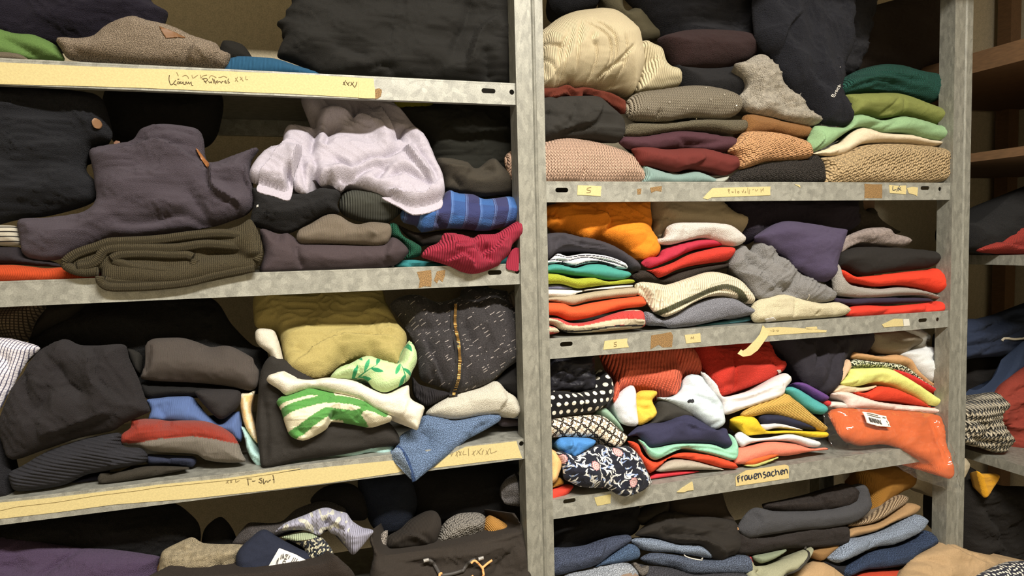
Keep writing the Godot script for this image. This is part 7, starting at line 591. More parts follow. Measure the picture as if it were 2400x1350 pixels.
	o = cloth("jeans", "light grey washed jeans beside the post", "jeans", mat("denim", "#a8aeb8", 0.05), Vector3(0.1633, 0.6844, -0.0169), 0.4189, [-0.1, 0.073, -0.042, 0.082, 0.011, 0.085, 0.051, 0.082, 0.071, 0.068, 0.075, 0.05, 0.047, -0.019, -0.113, 0], {"R": 0.035, "wr": 0.006, "ground": 0.611, "cr": [["g", 0.014, 0.012, [-0.059, 0.076, -0.015, 0.078, 0.022, 0.07]]]})
	o = cloth("corduroy_trousers", "brown corduroy trousers on the light grey jeans", "trousers", mat("rib", "#968170", 0.02), Vector3(0.1932, 0.6777, -0.0035), 0.4189, [-0.036, 0.07, -0.009, 0.085, 0.027, 0.08, 0.039, 0.062, 0.027, 0, -0.048, 0.013], {"R": 0.025, "ground": 0.611})
	o = cloth("belt", "grey woven belt coiled between the two jeans piles", "belt", mat("melange", "#77716b", 0.05), Vector3(0.2357, 0.7411, -0.0096), 0.4189, [-0.021, 0.031, -0.009, 0.031, 0.004, 0.017, 0.013, 0.024, 0.017, 0.019, 0.01, 0.005, -0.003, 0, -0.011, 0.012], {"R": 0.014, "depth": 0.05, "ground": 0.611, "cr": [["g", 0.012, 0.005, [-0.016, 0.024, -0.008, 0.012, -0.001, 0.009]], ["g", 0.012, 0.005, [-0.012, 0.03, -0.005, 0.016, 0.006, 0.017]]]})
	o = cloth("sweatpants", "charcoal sweatpants folded with a rolled seam on the jeans row", "trousers", mat("fleece", "#48484c", 0.05), Vector3(0.7057, 0.7691, -0.0356), 0.4189, [-0.215, 0.023, -0.188, 0.051, -0.155, 0.063, -0.113, 0.05, -0.044, 0.04, 0.045, 0.033, 0.105, 0.042, 0.12, 0.063, 0.12, 0.075, 0.152, 0.077, 0.163, 0.053, 0.159, 0.026, 0.142, 0.006, 0.098, -0.009, 0.029, -0.01, -0.066, -0.004, -0.158, -0.002, -0.195, 0], {"R": 0.03, "ground": 0.611, "cr": [["g", 0.006, 0.003, [-0.171, 0.06, -0.169, 0.029, -0.182, 0.003]], ["g", 0.014, 0.012, [-0.218, 0.023, -0.186, 0.036, -0.173, 0.053]]]})
	o = cloth("fur_jacket", "dark brown plush jacket on top of the charcoal sweatpants", "jacket", mat("fur", "#332b28", 0.05), Vector3(0.7324, 0.7944, -0.061), 0.4189, [-0.155, 0.034, -0.087, 0.037, 0.006, 0.042, 0.049, 0.047, 0.084, 0.051, 0.108, 0.04, 0.103, 0.008, 0.083, -0.006, 0.028, -0.009, -0.068, 0, -0.151, 0.018], {"R": 0.04, "wr": 0.006, "ground": 0.611, "cr": [["g", 0.014, 0.012, [-0.024, 0.038, -0.008, 0.021, 0.01, -0.002]]]})
	o = cloth("trousers", "black brown trousers with tan leather loop under the sweatpants", "trousers", mat("fleece", "#2a2422", 0.05), Vector3(0.6275, 0.7251, -0.041), 0.4189, [-0.135, 0.078, -0.109, 0.058, -0.062, 0.042, 0.067, 0.042, 0.169, 0.026, 0.161, -0.012, 0.113, -0.014, 0.062, -0.01, -0.012, -0.001, -0.104, 0, -0.149, 0.018], {"R": 0.035, "wr": 0.006, "ground": 0.611, "cr": [["g", 0.01, 0.012, [-0.14, 0.02, -0.068, 0.032, 0.021, 0.019]]]})
	p = patch("leather_loop", o, plain("#b98753", 0.5), [-0.154, 0.0769, -0.14, 0.0786, -0.1334, 0.0594, -0.1519, 0.0538], 0.006, 0.0025, false)
	o = cloth("trousers", "sage green trouser hem below the black trousers", "trousers", mat("jersey", "#7d8771", 0.05), Vector3(0.5621, 0.7116, -0.023), 0.4189, [-0.043, 0.019, 0, 0.021, 0.056, 0.02, 0.016, 0.004, -0.028, 0], {"R": 0.016, "depth": 0.05, "ground": 0.611, "cr": [["g", 0.005, 0.003, [-0.044, 0.018, -0.03, 0.003]]]})
	o = cloth("jacket", "pale khaki jacket with dark piping in front of the tan cuff", "jacket", mat("jersey", "#98987f", 0.05), Vector3(0.5803, 0.6326, 0.0098), 0.4189, [-0.075, 0.106, -0.06, 0.086, -0.046, 0.083, -0.025, 0.082, 0.033, 0.089, 0.103, 0.102, 0.095, 0.087, 0.066, 0.063, 0.035, 0.053, 0.007, 0.052, -0.036, 0, -0.098, 0.011], {"R": 0.03, "depth": 0.08, "ground": 0.611, "cr": [["g", 0.014, 0.01, [-0.079, 0.087, -0.063, 0.071, -0.039, 0.081]], ["g", 0.012, 0.01, [-0.059, 0.075, -0.058, 0.06]]]})
	strokes("piping", o, plain("#2a2721", 0.8), [[0.085, 0.1029, 0.0747, 0.0898, 0.0464, 0.0671, 0.0171, 0.0564, -0.0099, 0.0551]], 0.005, 0.003, false, true)
	o = cloth("trousers", "tan brown trouser cuff above the beige cloth", "trousers", mat("jersey", "#86663f", 0.05), Vector3(0.7361, 0.6824, -0.0345), 0.4189, [-0.049, 0.027, 0.016, 0.033, 0.048, 0.029, 0.01, 0.011, -0.026, 0], {"R": 0.02, "ground": 0.611, "cr": [["g", 0.005, 0.003, [-0.053, 0.025, -0.034, 0.006]]]})
	o = cloth("trousers", "beige trousers at the very bottom between jackets", "trousers", mat("jersey", "#ae916c", 0.05), Vector3(0.7004, 0.5805, -0.01), 0.4189, [-0.059, 0.084, -0.018, 0.1, 0.017, 0.106, 0.075, 0.065, 0.064, 0, -0.079, 0.024], {"R": 0.03, "ground": 0.611})
	o = cloth("jacket", "mustard brown jacket in the shade under the bagged pullover", "jacket", mat("knit", "#9a6c2a", 0.0192), Vector3(0.9759, 0.7461, -0.0904), 0.4189, [-0.064, 0.112, 0.055, 0.121, 0.102, 0.081, 0.087, 0.045, 0.036, 0.032, -0.021, 0.011, -0.069, 0, -0.057, 0.044, -0.069, 0.073], {"R": 0.05, "ground": 0.611})
	o = cloth("checked_shirt", "brown houndstooth shirt folded on the tan trousers", "shirt", mat("jersey", "#ffffff", 0.05, 0, "hound", 0.06), Vector3(0.9097, 0.7448, -0.0503), 0.4189, [-0.108, 0, -0.098, 0.01, -0.052, 0.013, -0.007, 0.028, 0.035, 0.044, 0.075, 0.053, 0.094, 0.043, 0.084, 0.028, 0.043, 0.015, -0.011, 0, -0.055, -0.004], {"R": 0.024, "rot": 0.5236, "ground": 0.611})
	o = cloth("folded_trousers", "tan trousers folded above the pale washed jeans", "trousers", mat("jersey", "#a3835d", 0.05), Vector3(0.9121, 0.7213, -0.0431), 0.4189, [-0.121, 0, -0.107, 0.021, -0.054, 0.021, -0.008, 0.023, 0.045, 0.039, 0.093, 0.055, 0.124, 0.041, 0.106, 0.025, 0.03, 0.013, -0.027, 0.002, -0.08, -0.001], {"R": 0.022, "ground": 0.611})
	o = cloth("jeans", "pale washed jeans rolled at the hem above dark blue ones", "jeans", mat("denim", "#8f9cb0", 0.05), Vector3(0.8772, 0.6772, -0.0203), 0.4189, [-0.157, 0.017, -0.118, 0.034, -0.089, 0.049, -0.031, 0.049, 0.042, 0.056, 0.137, 0.076, 0.156, 0.065, 0.164, 0.053, 0.134, 0.032, 0.099, 0.023, 0.043, 0.015, -0.016, 0.017, -0.082, 0.006, -0.13, 0, -0.151, 0.01], {"R": 0.03, "ground": 0.611, "cr": [["g", 0.005, 0.003, [0.108, 0.065, 0.11, 0.052, 0.117, 0.038]], ["g", 0.012, 0.01, [-0.045, 0.025, -0.033, 0.031, -0.037, 0.037]], ["g", 0.008, 0.004, [-0.159, 0.03, -0.151, 0.019, -0.152, 0.005]]]})
	o = cloth("jeans", "dark blue jeans folded above the brick red cloth", "jeans", mat("denim", "#36445f", 0.05), Vector3(0.9192, 0.64, -0.0169), 0.4189, [-0.158, 0.018, -0.135, 0.027, -0.049, 0.047, 0.029, 0.047, 0.087, 0.057, 0.121, 0.07, 0.137, 0.038, 0.129, 0.025, 0.071, 0.016, 0.039, 0, -0.026, 0.001, -0.092, 0.007, -0.152, 0], {"R": 0.035, "wr": 0.005, "ground": 0.611, "cr": [["g", 0.012, 0.014, [-0.094, 0.026, -0.057, 0.033, -0.023, 0.023]], ["g", 0.005, 0.003, [0.053, 0.053, 0.063, 0.028]]]})
	o = cloth("trousers", "black trouser leg between pale and dark blue jeans", "trousers", mat("jersey", "#1c1c22", 0.05), Vector3(0.7568, 0.6348, -0.0277), 0.4189, [-0.037, 0.05, 0.009, 0.032, 0.033, 0.024, 0.011, 0, -0.015, 0.019], {"R": 0.02, "ground": 0.611})
	o = cloth("folded_jersey", "brick red cloth at the bottom beside the beige coat", "top", mat("jersey", "#bb4127", 0.05), Vector3(0.8663, 0.5564, 0), 0.4189, [-0.084, 0.08, -0.024, 0.087, 0.077, 0.076, 0.084, 0.059, 0.052, 0, -0.105, 0.027], {"R": 0.03, "ground": 0.611})
	o = cloth("folded_jersey", "dusty rose sliver between jeans and sage trousers", "top", mat("jersey", "#b8484f", 0.05), Vector3(0.5224, 0.6802, -0.031), 0.4189, [-0.003, 0.047, 0.007, 0.044, 0.009, 0.015, -0.004, 0, -0.009, 0.008], {"R": 0.0083, "ground": 0.611})
	o = cloth("coat", "beige trench coat with stitched placket lying in front of the jeans", "coat", mat("jersey", "#ab906d", 0.05), Vector3(1.0883, 0.5556, 0.08), 0.6632, [-0.208, 0.102, -0.14, 0.135, -0.077, 0.15, -0.037, 0.16, -0.006, 0.152, 0.036, 0.128, 0.112, 0.102, 0.166, 0.083, 0.217, 0.065, 0.17, 0, -0.233, 0.068], {"R": 0.05, "H": 0.035, "depth": 0.12, "wr": 0.005, "ground": 0.611, "cr": [["s", 0.01, 0.014, [0.043, 0.077, 0.01, 0.106, -0.023, 0.125, -0.039, 0.148]], ["g", 0.005, 0.003, [-0.028, 0.148, -0.01, 0.128, 0.024, 0.109, 0.054, 0.081]], ["g", 0.01, 0.012, [-0.161, 0.132, -0.09, 0.117, -0.083, 0.097]], ["g", 0.008, 0.012, [-0.186, 0.115, -0.152, 0.104, -0.128, 0.088]]]})
	o = cloth("dotted_fabric", "dark fabric with small white oval dots over the beige coat", "blouse", mat("jersey", "#ffffff", 0.05, 0, "ovals", 0.085), Vector3(1.1403, 0.5866, 0.12), 0.5934, [-0.101, 0.064, -0.037, 0.078, 0.021, 0.083, 0.073, 0.077, 0.113, 0.069, 0.059, 0, -0.127, 0.031], {"R": 0.04, "depth": 0.06, "wr": 0.005, "ground": 0.611})
	# ---- rack along the far wall
	o = cloth("coat", "black coat draped on the far rack behind the red knit hat", "coat", mat("fleece", "#121112", 0.05), Vector3(1.2697, 1.388, -0.0347), 0.1047, [-0.127, 0.076, -0.077, 0.081, -0.016, 0.112, 0.062, 0.155, 0.156, 0.178, 0.136, 0, -0.134, 0.01], {"R": 0.05, "depth": 0.12, "ground": 1.387})
	o = cloth("knit_hat", "brick red knitted hat on the far rack", "hat", mat("rib", "#8f2f27", 0.032), Vector3(1.2506, 1.3825, -0.012), 0.1047, [-0.094, 0.015, -0.078, 0.031, -0.034, 0.043, -0.011, 0.058, 0.03, 0.079, 0.132, 0.088, 0.122, 0, -0.067, 0.007], {"R": 0.035, "depth": 0.1, "ground": 1.387, "cr": [["s", 0.012, 0.01, [0.088, 0.058, 0.002, 0.068, -0.042, 0.052]], ["s", 0.014, 0.012, [0.083, 0.015, -0.003, 0.02, -0.065, 0.038]]]})
	o = cloth("track_jacket", "navy track jacket with a white stripe lying on the far rack", "jacket", mat("jersey", "#242d42", 0.05), Vector3(1.4441, 1.0661, -0.15), 0.2443, [-0.138, 0.133, -0.064, 0.141, 0.003, 0.15, 0.091, 0.166, 0.196, 0.177, 0.141, 0, 0.063, 0.02, -0.033, 0.028, -0.096, 0.03, -0.164, 0.037], {"R": 0.045, "depth": 0.14, "wr": 0.007, "cr": [["g", 0.016, 0.01, [-0.177, 0.09, -0.072, 0.107, 0.069, 0.146]], ["g", 0.016, 0.01, [-0.178, 0.061, -0.066, 0.071, 0.055, 0.099]], ["g", 0.012, 0.01, [-0.124, 0.035, -0.054, 0.059, 0.04, 0.052]]]})
	strokes("white_stripe", o, plain("#cfc7b4", 0.8), [[-0.0416, 0.0695, -0.0298, 0.0769, 0.0137, 0.0717, 0.0796, 0.0733]], 0.006, 0.003, false, true)
	o = cloth("bag_strap", "wide navy webbing strap looping down the far rack", "strap", mat("jersey", "#2c3850", 0.05), Vector3(1.3779, 0.978, -0.1), 0.1047, [0.083, 0.163, 0.157, 0.17, 0.15, 0.111, 0.082, 0.081, 0.03, 0.045, -0.036, 0.017, -0.099, 0, -0.16, 0, -0.157, 0.028, -0.097, 0.022, -0.033, 0.045, 0.026, 0.086, 0.054, 0.124], {"R": 0.012, "depth": 0.03})
	o = cloth("jumper", "black jumper in the shade of the far rack", "jumper", mat("fleece", "#161210", 0.05), Vector3(1.5505, 0.8999, -0.23), 0.1047, [-0.166, 0.192, 0.105, 0.172, 0.173, 0.141, 0.157, 0, -0.085, 0.023, -0.183, 0.033], {"R": 0.05})
	o = cloth("striped_blanket", "black and cream rope knit blanket rolled on the far rack", "blanket", mat("chunky", "#ffffff", 0.06, 0, "rope", 0.1), Vector3(1.2192, 0.88, -0.0215), 0.1047, [-0.097, 0.123, -0.064, 0.136, -0.008, 0.152, 0.037, 0.156, 0.055, 0.125, 0.043, 0.077, 0.062, 0.048, 0.063, 0.021, 0.034, 0, -0.022, 0.017, -0.104, 0.05], {"R": 0.04, "depth": 0.15, "wr": 0.006, "ground": 0.879, "cr": [["g", 0.02, 0.01, [-0.11, 0.102, -0.055, 0.092, -0.029, 0.068, -0.059, 0.055]], ["g", 0.018, 0.01, [-0.127, 0.078, -0.074, 0.052, -0.004, 0.033]]]})
	o = cloth("cardigan", "rust red cardigan hanging over the far rack board", "cardigan", mat("jersey", "#85362a", 0.05), Vector3(1.3645, 0.7873, -0.06), 0.1047, [-0.09, 0.182, -0.056, 0.216, 0.011, 0.266, 0.134, 0.297, 0.1, 0, 0.039, 0.025, -0.002, 0.052, -0.028, 0.089, -0.034, 0.135, -0.074, 0.145], {"R": 0.04, "depth": 0.1, "wr": 0.007, "cr": [["s", 0.02, 0.016, [0.074, 0.179, -0.038, 0.145, -0.096, 0.168]], ["g", 0.014, 0.01, [-0.055, 0.125, -0.015, 0.076, 0.032, 0.082]], ["g", 0.014, 0.01, [-0.077, 0.204, -0.014, 0.221, 0.051, 0.248]]]})
	o = cloth("coat", "long black coat hanging below the far rack board", "coat", mat("fleece", "#1b1714", 0.05), Vector3(1.3434, 0.4976, -0.08), 0.1047, [-0.111, 0.333, -0.077, 0.321, -0.031, 0.289, 0.028, 0.258, 0.185, 0.208, 0.161, 0, -0.011, 0.04, -0.143, 0.096], {"R": 0.06, "depth": 0.15, "wr": 0.007, "cr": [["g", 0.018, 0.014, [-0.099, 0.236, -0.046, 0.162, -0.023, 0.092]], ["g", 0.014, 0.012, [0.081, 0.188, -0.016, 0.157]]]})
	o = cloth("scarf", "golden yellow scarf tip with cream edge against the black coat", "scarf", mat("jersey", "#cc9420", 0.05), Vector3(1.2274, 0.7641, -0.03), 0.1047, [-0.028, 0.074, -0.011, 0.065, 0.047, 0.054, 0.021, 0.021, -0.009, 0, -0.02, 0.032], {"R": 0.012, "depth": 0.03, "cell": 0.0025, "bands": [["line", "#d6cdb8", 0.005, [-0.039, 0.079, -0.035, 0.041, -0.021, 0.004]]]})
	o = cloth("shirt", "off white sleeve squeezed behind the far post", "shirt", mat("jersey", "#a89d86", 0.05), Vector3(1.1689, 0.8125, -0.05), 0.1047, [-0.016, 0.061, 0.007, 0.06, 0.022, 0.04, 0.014, 0.019, -0.005, 0, -0.022, 0.008], {"R": 0.015, "depth": 0.05})

# ---------------------------------------------------------------- helpers: naming and tagging
var used := {}
func numbered(called: String) -> String:
	if not used.has(called):
		used[called] = 0
		return called
	used[called] += 1
	return "%s_%03d" % [called, used[called]]
func tag(o: Node, label: String, category: String, group := "") -> void:
	o.set_meta("label", label)
	o.set_meta("category", category)
	if group != "":
		o.set_meta("group", group)
func put(o: Node3D, called: String, parent: Node = null) -> Node3D:
	if parent == null:
		o.name = numbered(called)
		add_child(o)
	else:
		o.name = called
		parent.add_child(o, true)
	return o
func solid(called: String, mesh: Mesh, m: Material, parent: Node = null, at := Vector3.ZERO) -> MeshInstance3D:
	var o := MeshInstance3D.new()
	o.mesh = mesh
	o.material_override = m
	o.position = at
	put(o, called, parent)
	return o
func struct(o: Node) -> Node:
	o.set_meta("kind", "structure")
	return o

# ---------------------------------------------------------------- helpers: textures
var tex := {}
var noise := FastNoiseLite.new()
func fill_tex(key: String, n: int, f: Callable, mip := true) -> ImageTexture:
	if not tex.has(key):
		var im := Image.create(n, n, false, Image.FORMAT_RGB8)
		for j in n:
			for i in n:
				im.set_pixel(i, j, f.call((i + 0.5) / n, (j + 0.5) / n))
		tex[key] = ImageTexture.create_from_image(im)
	return tex[key]
func grey(v: float) -> Color:
	return Color(v, v, v)
func tile_noise(nz: FastNoiseLite, u: float, v: float, k: float) -> float:
	return nz.get_noise_2d(u * k, v * k + k)
func height_tex(kind: String) -> ImageTexture:
	match kind:
		"knit":
			return fill_tex("h_knit", 256, func(u, v):
				var x = fposmod(u * 12.0, 1.0) - 0.5
				var y = v * 12.0
				var a = absf(x)
				var arm = 0.55 + 0.45 * cos(TAU * (y + a * 2.0))
				return grey(clampf(sqrt(0.5 + 0.5 * cos(TAU * x)) * (0.5 + 0.5 * arm), 0, 1)))
		"rib":
			return fill_tex("h_rib", 256, func(u, v):
				var x = fposmod(u * 8.0, 1.0) - 0.5
				var y = v * 24.0
				var r = 0.5 + 0.5 * cos(TAU * x)
				var s = 0.5 + 0.5 * cos(TAU * (y + absf(x) * 1.2))
				return grey(clampf(0.78 * sqrt(r) + 0.2 * s * r, 0, 1)))
		"twill":
			return fill_tex("h_twill", 256, func(u, v):
				return grey(clampf(0.5 + 0.35 * sin(TAU * 32.0 * (u + v)) + 0.3 * tile_noise(noise, u, v, 60.0), 0, 1)))
		"fuzz":
			return fill_tex("h_fuzz", 256, func(u, v):
				return grey(clampf(0.5 + 0.5 * tile_noise(noise, u, v, 26.0) + 0.45 * tile_noise(noise, v, u, 70.0), 0, 1)))
		"boucle":
			return fill_tex("h_boucle", 256, func(u, v):
				var x = u * 14.0
				var y = v * 14.0
				var best := 9.0
				for dy in [-1, 0, 1]:
					for dx in [-1, 0, 1]:
						var cx = floori(x) + dx
						var cy = floori(y) + dy
						var q = Vector2(cx + 0.5 + 0.42 * sin(12.9 * posmod(cx, 14) + 78.2 * posmod(cy, 14)), cy + 0.5 + 0.42 * sin(39.3 * posmod(cx, 14) + 11.1 * posmod(cy, 14)))
						best = minf(best, q.distance_to(Vector2(x, y)))
				return grey(clampf(1.0 - best * best * 1.6, 0, 1)))
	return fill_tex("h_jersey", 256, func(u, v):
		return grey(clampf(0.5 + 0.12 * sin(TAU * 40.0 * u) * sin(TAU * 40.0 * v) + 0.35 * tile_noise(noise, u, v, 40.0), 0, 1)))
func speck_tex(kind: String) -> ImageTexture:
	match kind:
		"melange":
			return fill_tex("a_melange", 256, func(u, v):
				var t = tile_noise(noise, u, v, 30.0) + 0.6 * tile_noise(noise, v, u, 64.0)
				return grey(clampf(0.78 + 0.38 * t, 0.3, 1.0)))
		"denim":
			return fill_tex("a_denim", 256, func(u, v):
				var t = 0.8 * tile_noise(noise, u, v * 0.7, 34.0) + 0.5 * tile_noise(noise, v, u, 75.0) + 0.15 * sin(TAU * 40.0 * (u + v))
				return grey(clampf(0.7 + 0.62 * t, 0.25, 1.0)))
		"glint":
			return fill_tex("a_glint", 256, func(u, v):
				var t = tile_noise(noise, u, v, 24.0) + 0.5 * tile_noise(noise, v, u, 60.0)
				return grey(clampf(0.55 + 0.95 * t, 0.16, 1.0)))
		"fur":
			return fill_tex("a_fur", 256, func(u, v):
				var t = 0.3 * tile_noise(noise, u, v, 5.0) + 0.7 * tile_noise(noise, u * 0.4, v, 90.0)
				return grey(clampf(0.84 + 0.3 * t, 0.4, 1.0)))
	return fill_tex("a_soft", 256, func(u, v):
		return grey(clampf(0.94 + 0.07 * tile_noise(noise, u, v, 60.0) + 0.03 * tile_noise(noise, v, u, 14.0), 0, 1)))
# printed and woven patterns: flat colour only
func lin(hex: String) -> Color:
	return Color(hex)
func paint_leaf(im: Image, at: Vector2, turn: float, long: float, wide: float, c: Color) -> void:
	# a pointed oval printed on a repeating cloth
	var n := im.get_width()
	var r := ceili(long * n)
	for j in range(-r, r + 1):
		for i in range(-r, r + 1):
			var q := Vector2(i, j).rotated(-turn) / n
			if absf(q.x) < long and absf(q.y) < wide * (1.0 - q.x * q.x / (long * long)):
				im.set_pixel(posmod(int(at.x * n) + i, n), posmod(int(at.y * n) + j, n), c)
func print_tex(kind: String) -> ImageTexture:
	match kind:
		"dots":
			return fill_tex("p_dots", 256, func(u, v):
				var y = v * 4.0
				var x = u * 4.0 + (0.5 if posmod(floori(y), 2) == 1 else 0.0)
				var d = Vector2(fposmod(x, 1.0) - 0.5, fposmod(y, 1.0) - 0.5).length()
				return lin("e4dfd2") if d < 0.27 else lin("151416"))
		"geo":
			return fill_tex("p_geo", 256, func(u, v):
				var x = fposmod(u * 3.0, 1.0) - 0.5
				var y = fposmod(v * 3.0, 1.0) - 0.5
				var best := 9.0
				for c in [Vector2(0, 0), Vector2(0.5, 0.5), Vector2(-0.5, 0.5), Vector2(0.5, -0.5), Vector2(-0.5, -0.5)]:
					best = minf(best, absf(Vector2(x, y).distance_to(c) - 0.42))
				var diag = minf(absf(absf(x) - absf(y)) * 0.7, absf(absf(x) + absf(y) - 0.5) * 2.0)
				var dotd = minf(Vector2(x, y).length(), Vector2(absf(x) - 0.5, absf(y) - 0.5).length())
				if dotd < 0.05:
					return lin("f2ead8")
				if dotd < 0.09:
					return lin("b08a62")
				if best < 0.042:
					return lin("221d1a")
				if diag < 0.024:
					return lin("8a6a4c")
				return lin("e6decb"))
		"plaid":
			return fill_tex("p_plaid", 256, func(u, v):
				var band = 0.5 + 0.5 * signf(sin(TAU * u * 2.0))
				var c = lin("35588f").lerp(lin("34365a"), band)
				var c2 = c.lerp(lin("2c3460"), 0.35 * (0.5 + 0.5 * signf(sin(TAU * v * 2.0))))
				var f = fposmod(u * 2.0, 0.5)
				for k in [0.03, 0.06, 0.09]:
					if absf(f - k) < 0.006:
						return lin("6580b4")
				return c2)
		"gridcheck":
			return fill_tex("p_gridcheck", 256, func(u, v):
				var a = fposmod(u * 16.0, 1.0) < 0.22
				var b = fposmod(v * 16.0, 1.0) < 0.16
				return lin("4c4b60") if a else (lin("a7a3b4") if b else lin("d6d3da")))
		"browncheck":
			return fill_tex("p_browncheck", 256, func(u, v):
				var a = fposmod(u * 16.0, 1.0) < 0.3
				var b = fposmod(v * 16.0, 1.0) < 0.3
				return lin("2c2620") if (a or b) else lin("6d6150"))
		"hound":
			return fill_tex("p_hound", 256, func(u, v):
				var a = fposmod(u * 16.0, 1.0) < 0.45
				var b = fposmod(v * 16.0, 1.0) < 0.45
				return lin("3a2c22") if (a and b) else (lin("6d5a44") if (a or b) else lin("bda788")))
		"cuff":
			return fill_tex("p_cuff", 128, func(u, v):
				return lin("2a2724") if fposmod(v * 4.0, 1.0) < 0.26 else lin("b9b3a4"))
		"ovals":
			return fill_tex("p_ovals", 256, func(u, v):
				var y = v * 10.0
				var x = u * 10.0
				for dy in [-1, 0, 1]:
					for dx in [-1, 0, 1]:
						var cx = floori(x) + dx
						var cy = floori(y) + dy
						var r = sin(12.9 * posmod(cx, 10) + 47.2 * posmod(cy, 10))
						var q = Vector2(x - cx - 0.5 - 0.25 * r, y - cy - 0.5 - 0.25 * sin(7.0 * r + 2.0)).rotated(r * 3.0)
						if Vector2(q.x / 0.4, q.y / 0.24).length() < 1.0:
							return lin("dcd8cc")
				return lin("2c2d38"))
		"fleck":
			return fill_tex("p_fleck", 256, func(u, v):
				var y = v * 40.0
				var x = u * 12.0
				var cx = floori(x)
				var cy = floori(y)
				var r = fposmod(sin(12.9898 * posmod(cx, 12) + 78.233 * posmod(cy, 40)) * 43758.5, 1.0)
				var fx = fposmod(x, 1.0)
				if r > 0.72 and fx > 0.15 and fx < 0.15 + (r - 0.72) * 3.0 and absf(fposmod(y, 1.0) - 0.5) < 0.17:
					return lin("9c9490")
				return grey(clampf(0.2 + 0.05 * tile_noise(noise, u, v, 60.0), 0, 1)) * Color(1, 0.95, 0.98))
		"rope":
			return fill_tex("p_rope", 256, func(u, v):
				var y = v * 6.0
				var ridge = fposmod(y + 0.25 * sin(TAU * u * 12.0), 1.0)
				return lin("c4b9a2") if ridge < 0.55 else lin("17150f"))
		"camo":
			return fill_tex("p_camo", 256, func(u, v):
				var t = tile_noise(noise, u, v, 9.0)
				return lin("17181a") if t > 0.16 else (lin("d8d6c6") if t < -0.2 else lin("8b9a66")))
		"nordic":
			return fill_tex("p_nordic", 256, func(u, v):
				var t = tile_noise(noise, u, v, 10.0)
				return lin("d8d2b4") if t > 0.12 else lin("1c2330"))
		"fairisle":
			return fill_tex("p_fairisle", 256, func(u, v):
				var t = tile_noise(noise, u, v, 5.0)
				return lin("c4c3b8") if t > 0.36 else lin("9c9caf"))
		"leaf":
			if not tex.has("p_leaf"):
				var im := Image.create(320, 320, false, Image.FORMAT_RGB8)
				im.fill(Color("b7cf9a"))
				for s in [[0.25, 0.3, 0.5], [0.75, 0.75, -0.4], [0.3, 0.85, 1.3], [0.8, 0.25, 2.0]]:
					var at := Vector2(s[0], s[1])
					paint_leaf(im, at, s[2], 0.24, 0.006, Color("2f8258"))
					for k in 6:
						var root := at + Vector2(-0.2 + k * 0.08, 0).rotated(s[2])
						var turn: float = s[2] + (0.75 if k % 2 == 0 else -0.75)
						paint_leaf(im, root + Vector2(0.085, 0).rotated(turn), turn, 0.085, 0.024, Color("2f8c5e") if k % 3 else Color("3f9d6a"))
				tex["p_leaf"] = ImageTexture.create_from_image(im)
			return tex["p_leaf"]
		"floral":
			if not tex.has("p_floral"):
				var rng := RandomNumberGenerator.new()
				rng.seed = 11
				var im := Image.create(320, 320, false, Image.FORMAT_RGB8)
				im.fill(Color("20222d"))
				for k in 105:
					var at := Vector2(rng.randf(), rng.randf())
					var turn := rng.randf() * TAU
					for s in 3:
						paint_leaf(im, at + Vector2(0.035 * s, 0).rotated(turn), turn + 0.7 - 0.6 * s, rng.randf_range(0.034, 0.055), 0.011, Color("7f92ba") if rng.randf() > 0.86 else Color("d9d8d4"))
				for s in [Vector2(0.2, 0.22), Vector2(0.72, 0.4), Vector2(0.38, 0.76), Vector2(0.88, 0.86)]:
					for r in [0.1, 0.088, 0.07, 0.052, 0.034, 0.018]:
						for k in 5:
							paint_leaf(im, s, k * TAU / 5.0 + r * 20.0, r, r * 0.8, Color("20222d") if r > 0.095 else Color("dcc0bd").lerp(Color("8d4650"), fposmod(r * 30.0, 1.0) * 0.8))
				tex["p_floral"] = ImageTexture.create_from_image(im)
			return tex["p_floral"]
		"nordicband":
			return fill_tex("p_nordicband", 128, func(u, v):
				return lin("a9b595") if fposmod(u * 10.0, 1.0) < 0.7 else lin("59694f"))
	return null
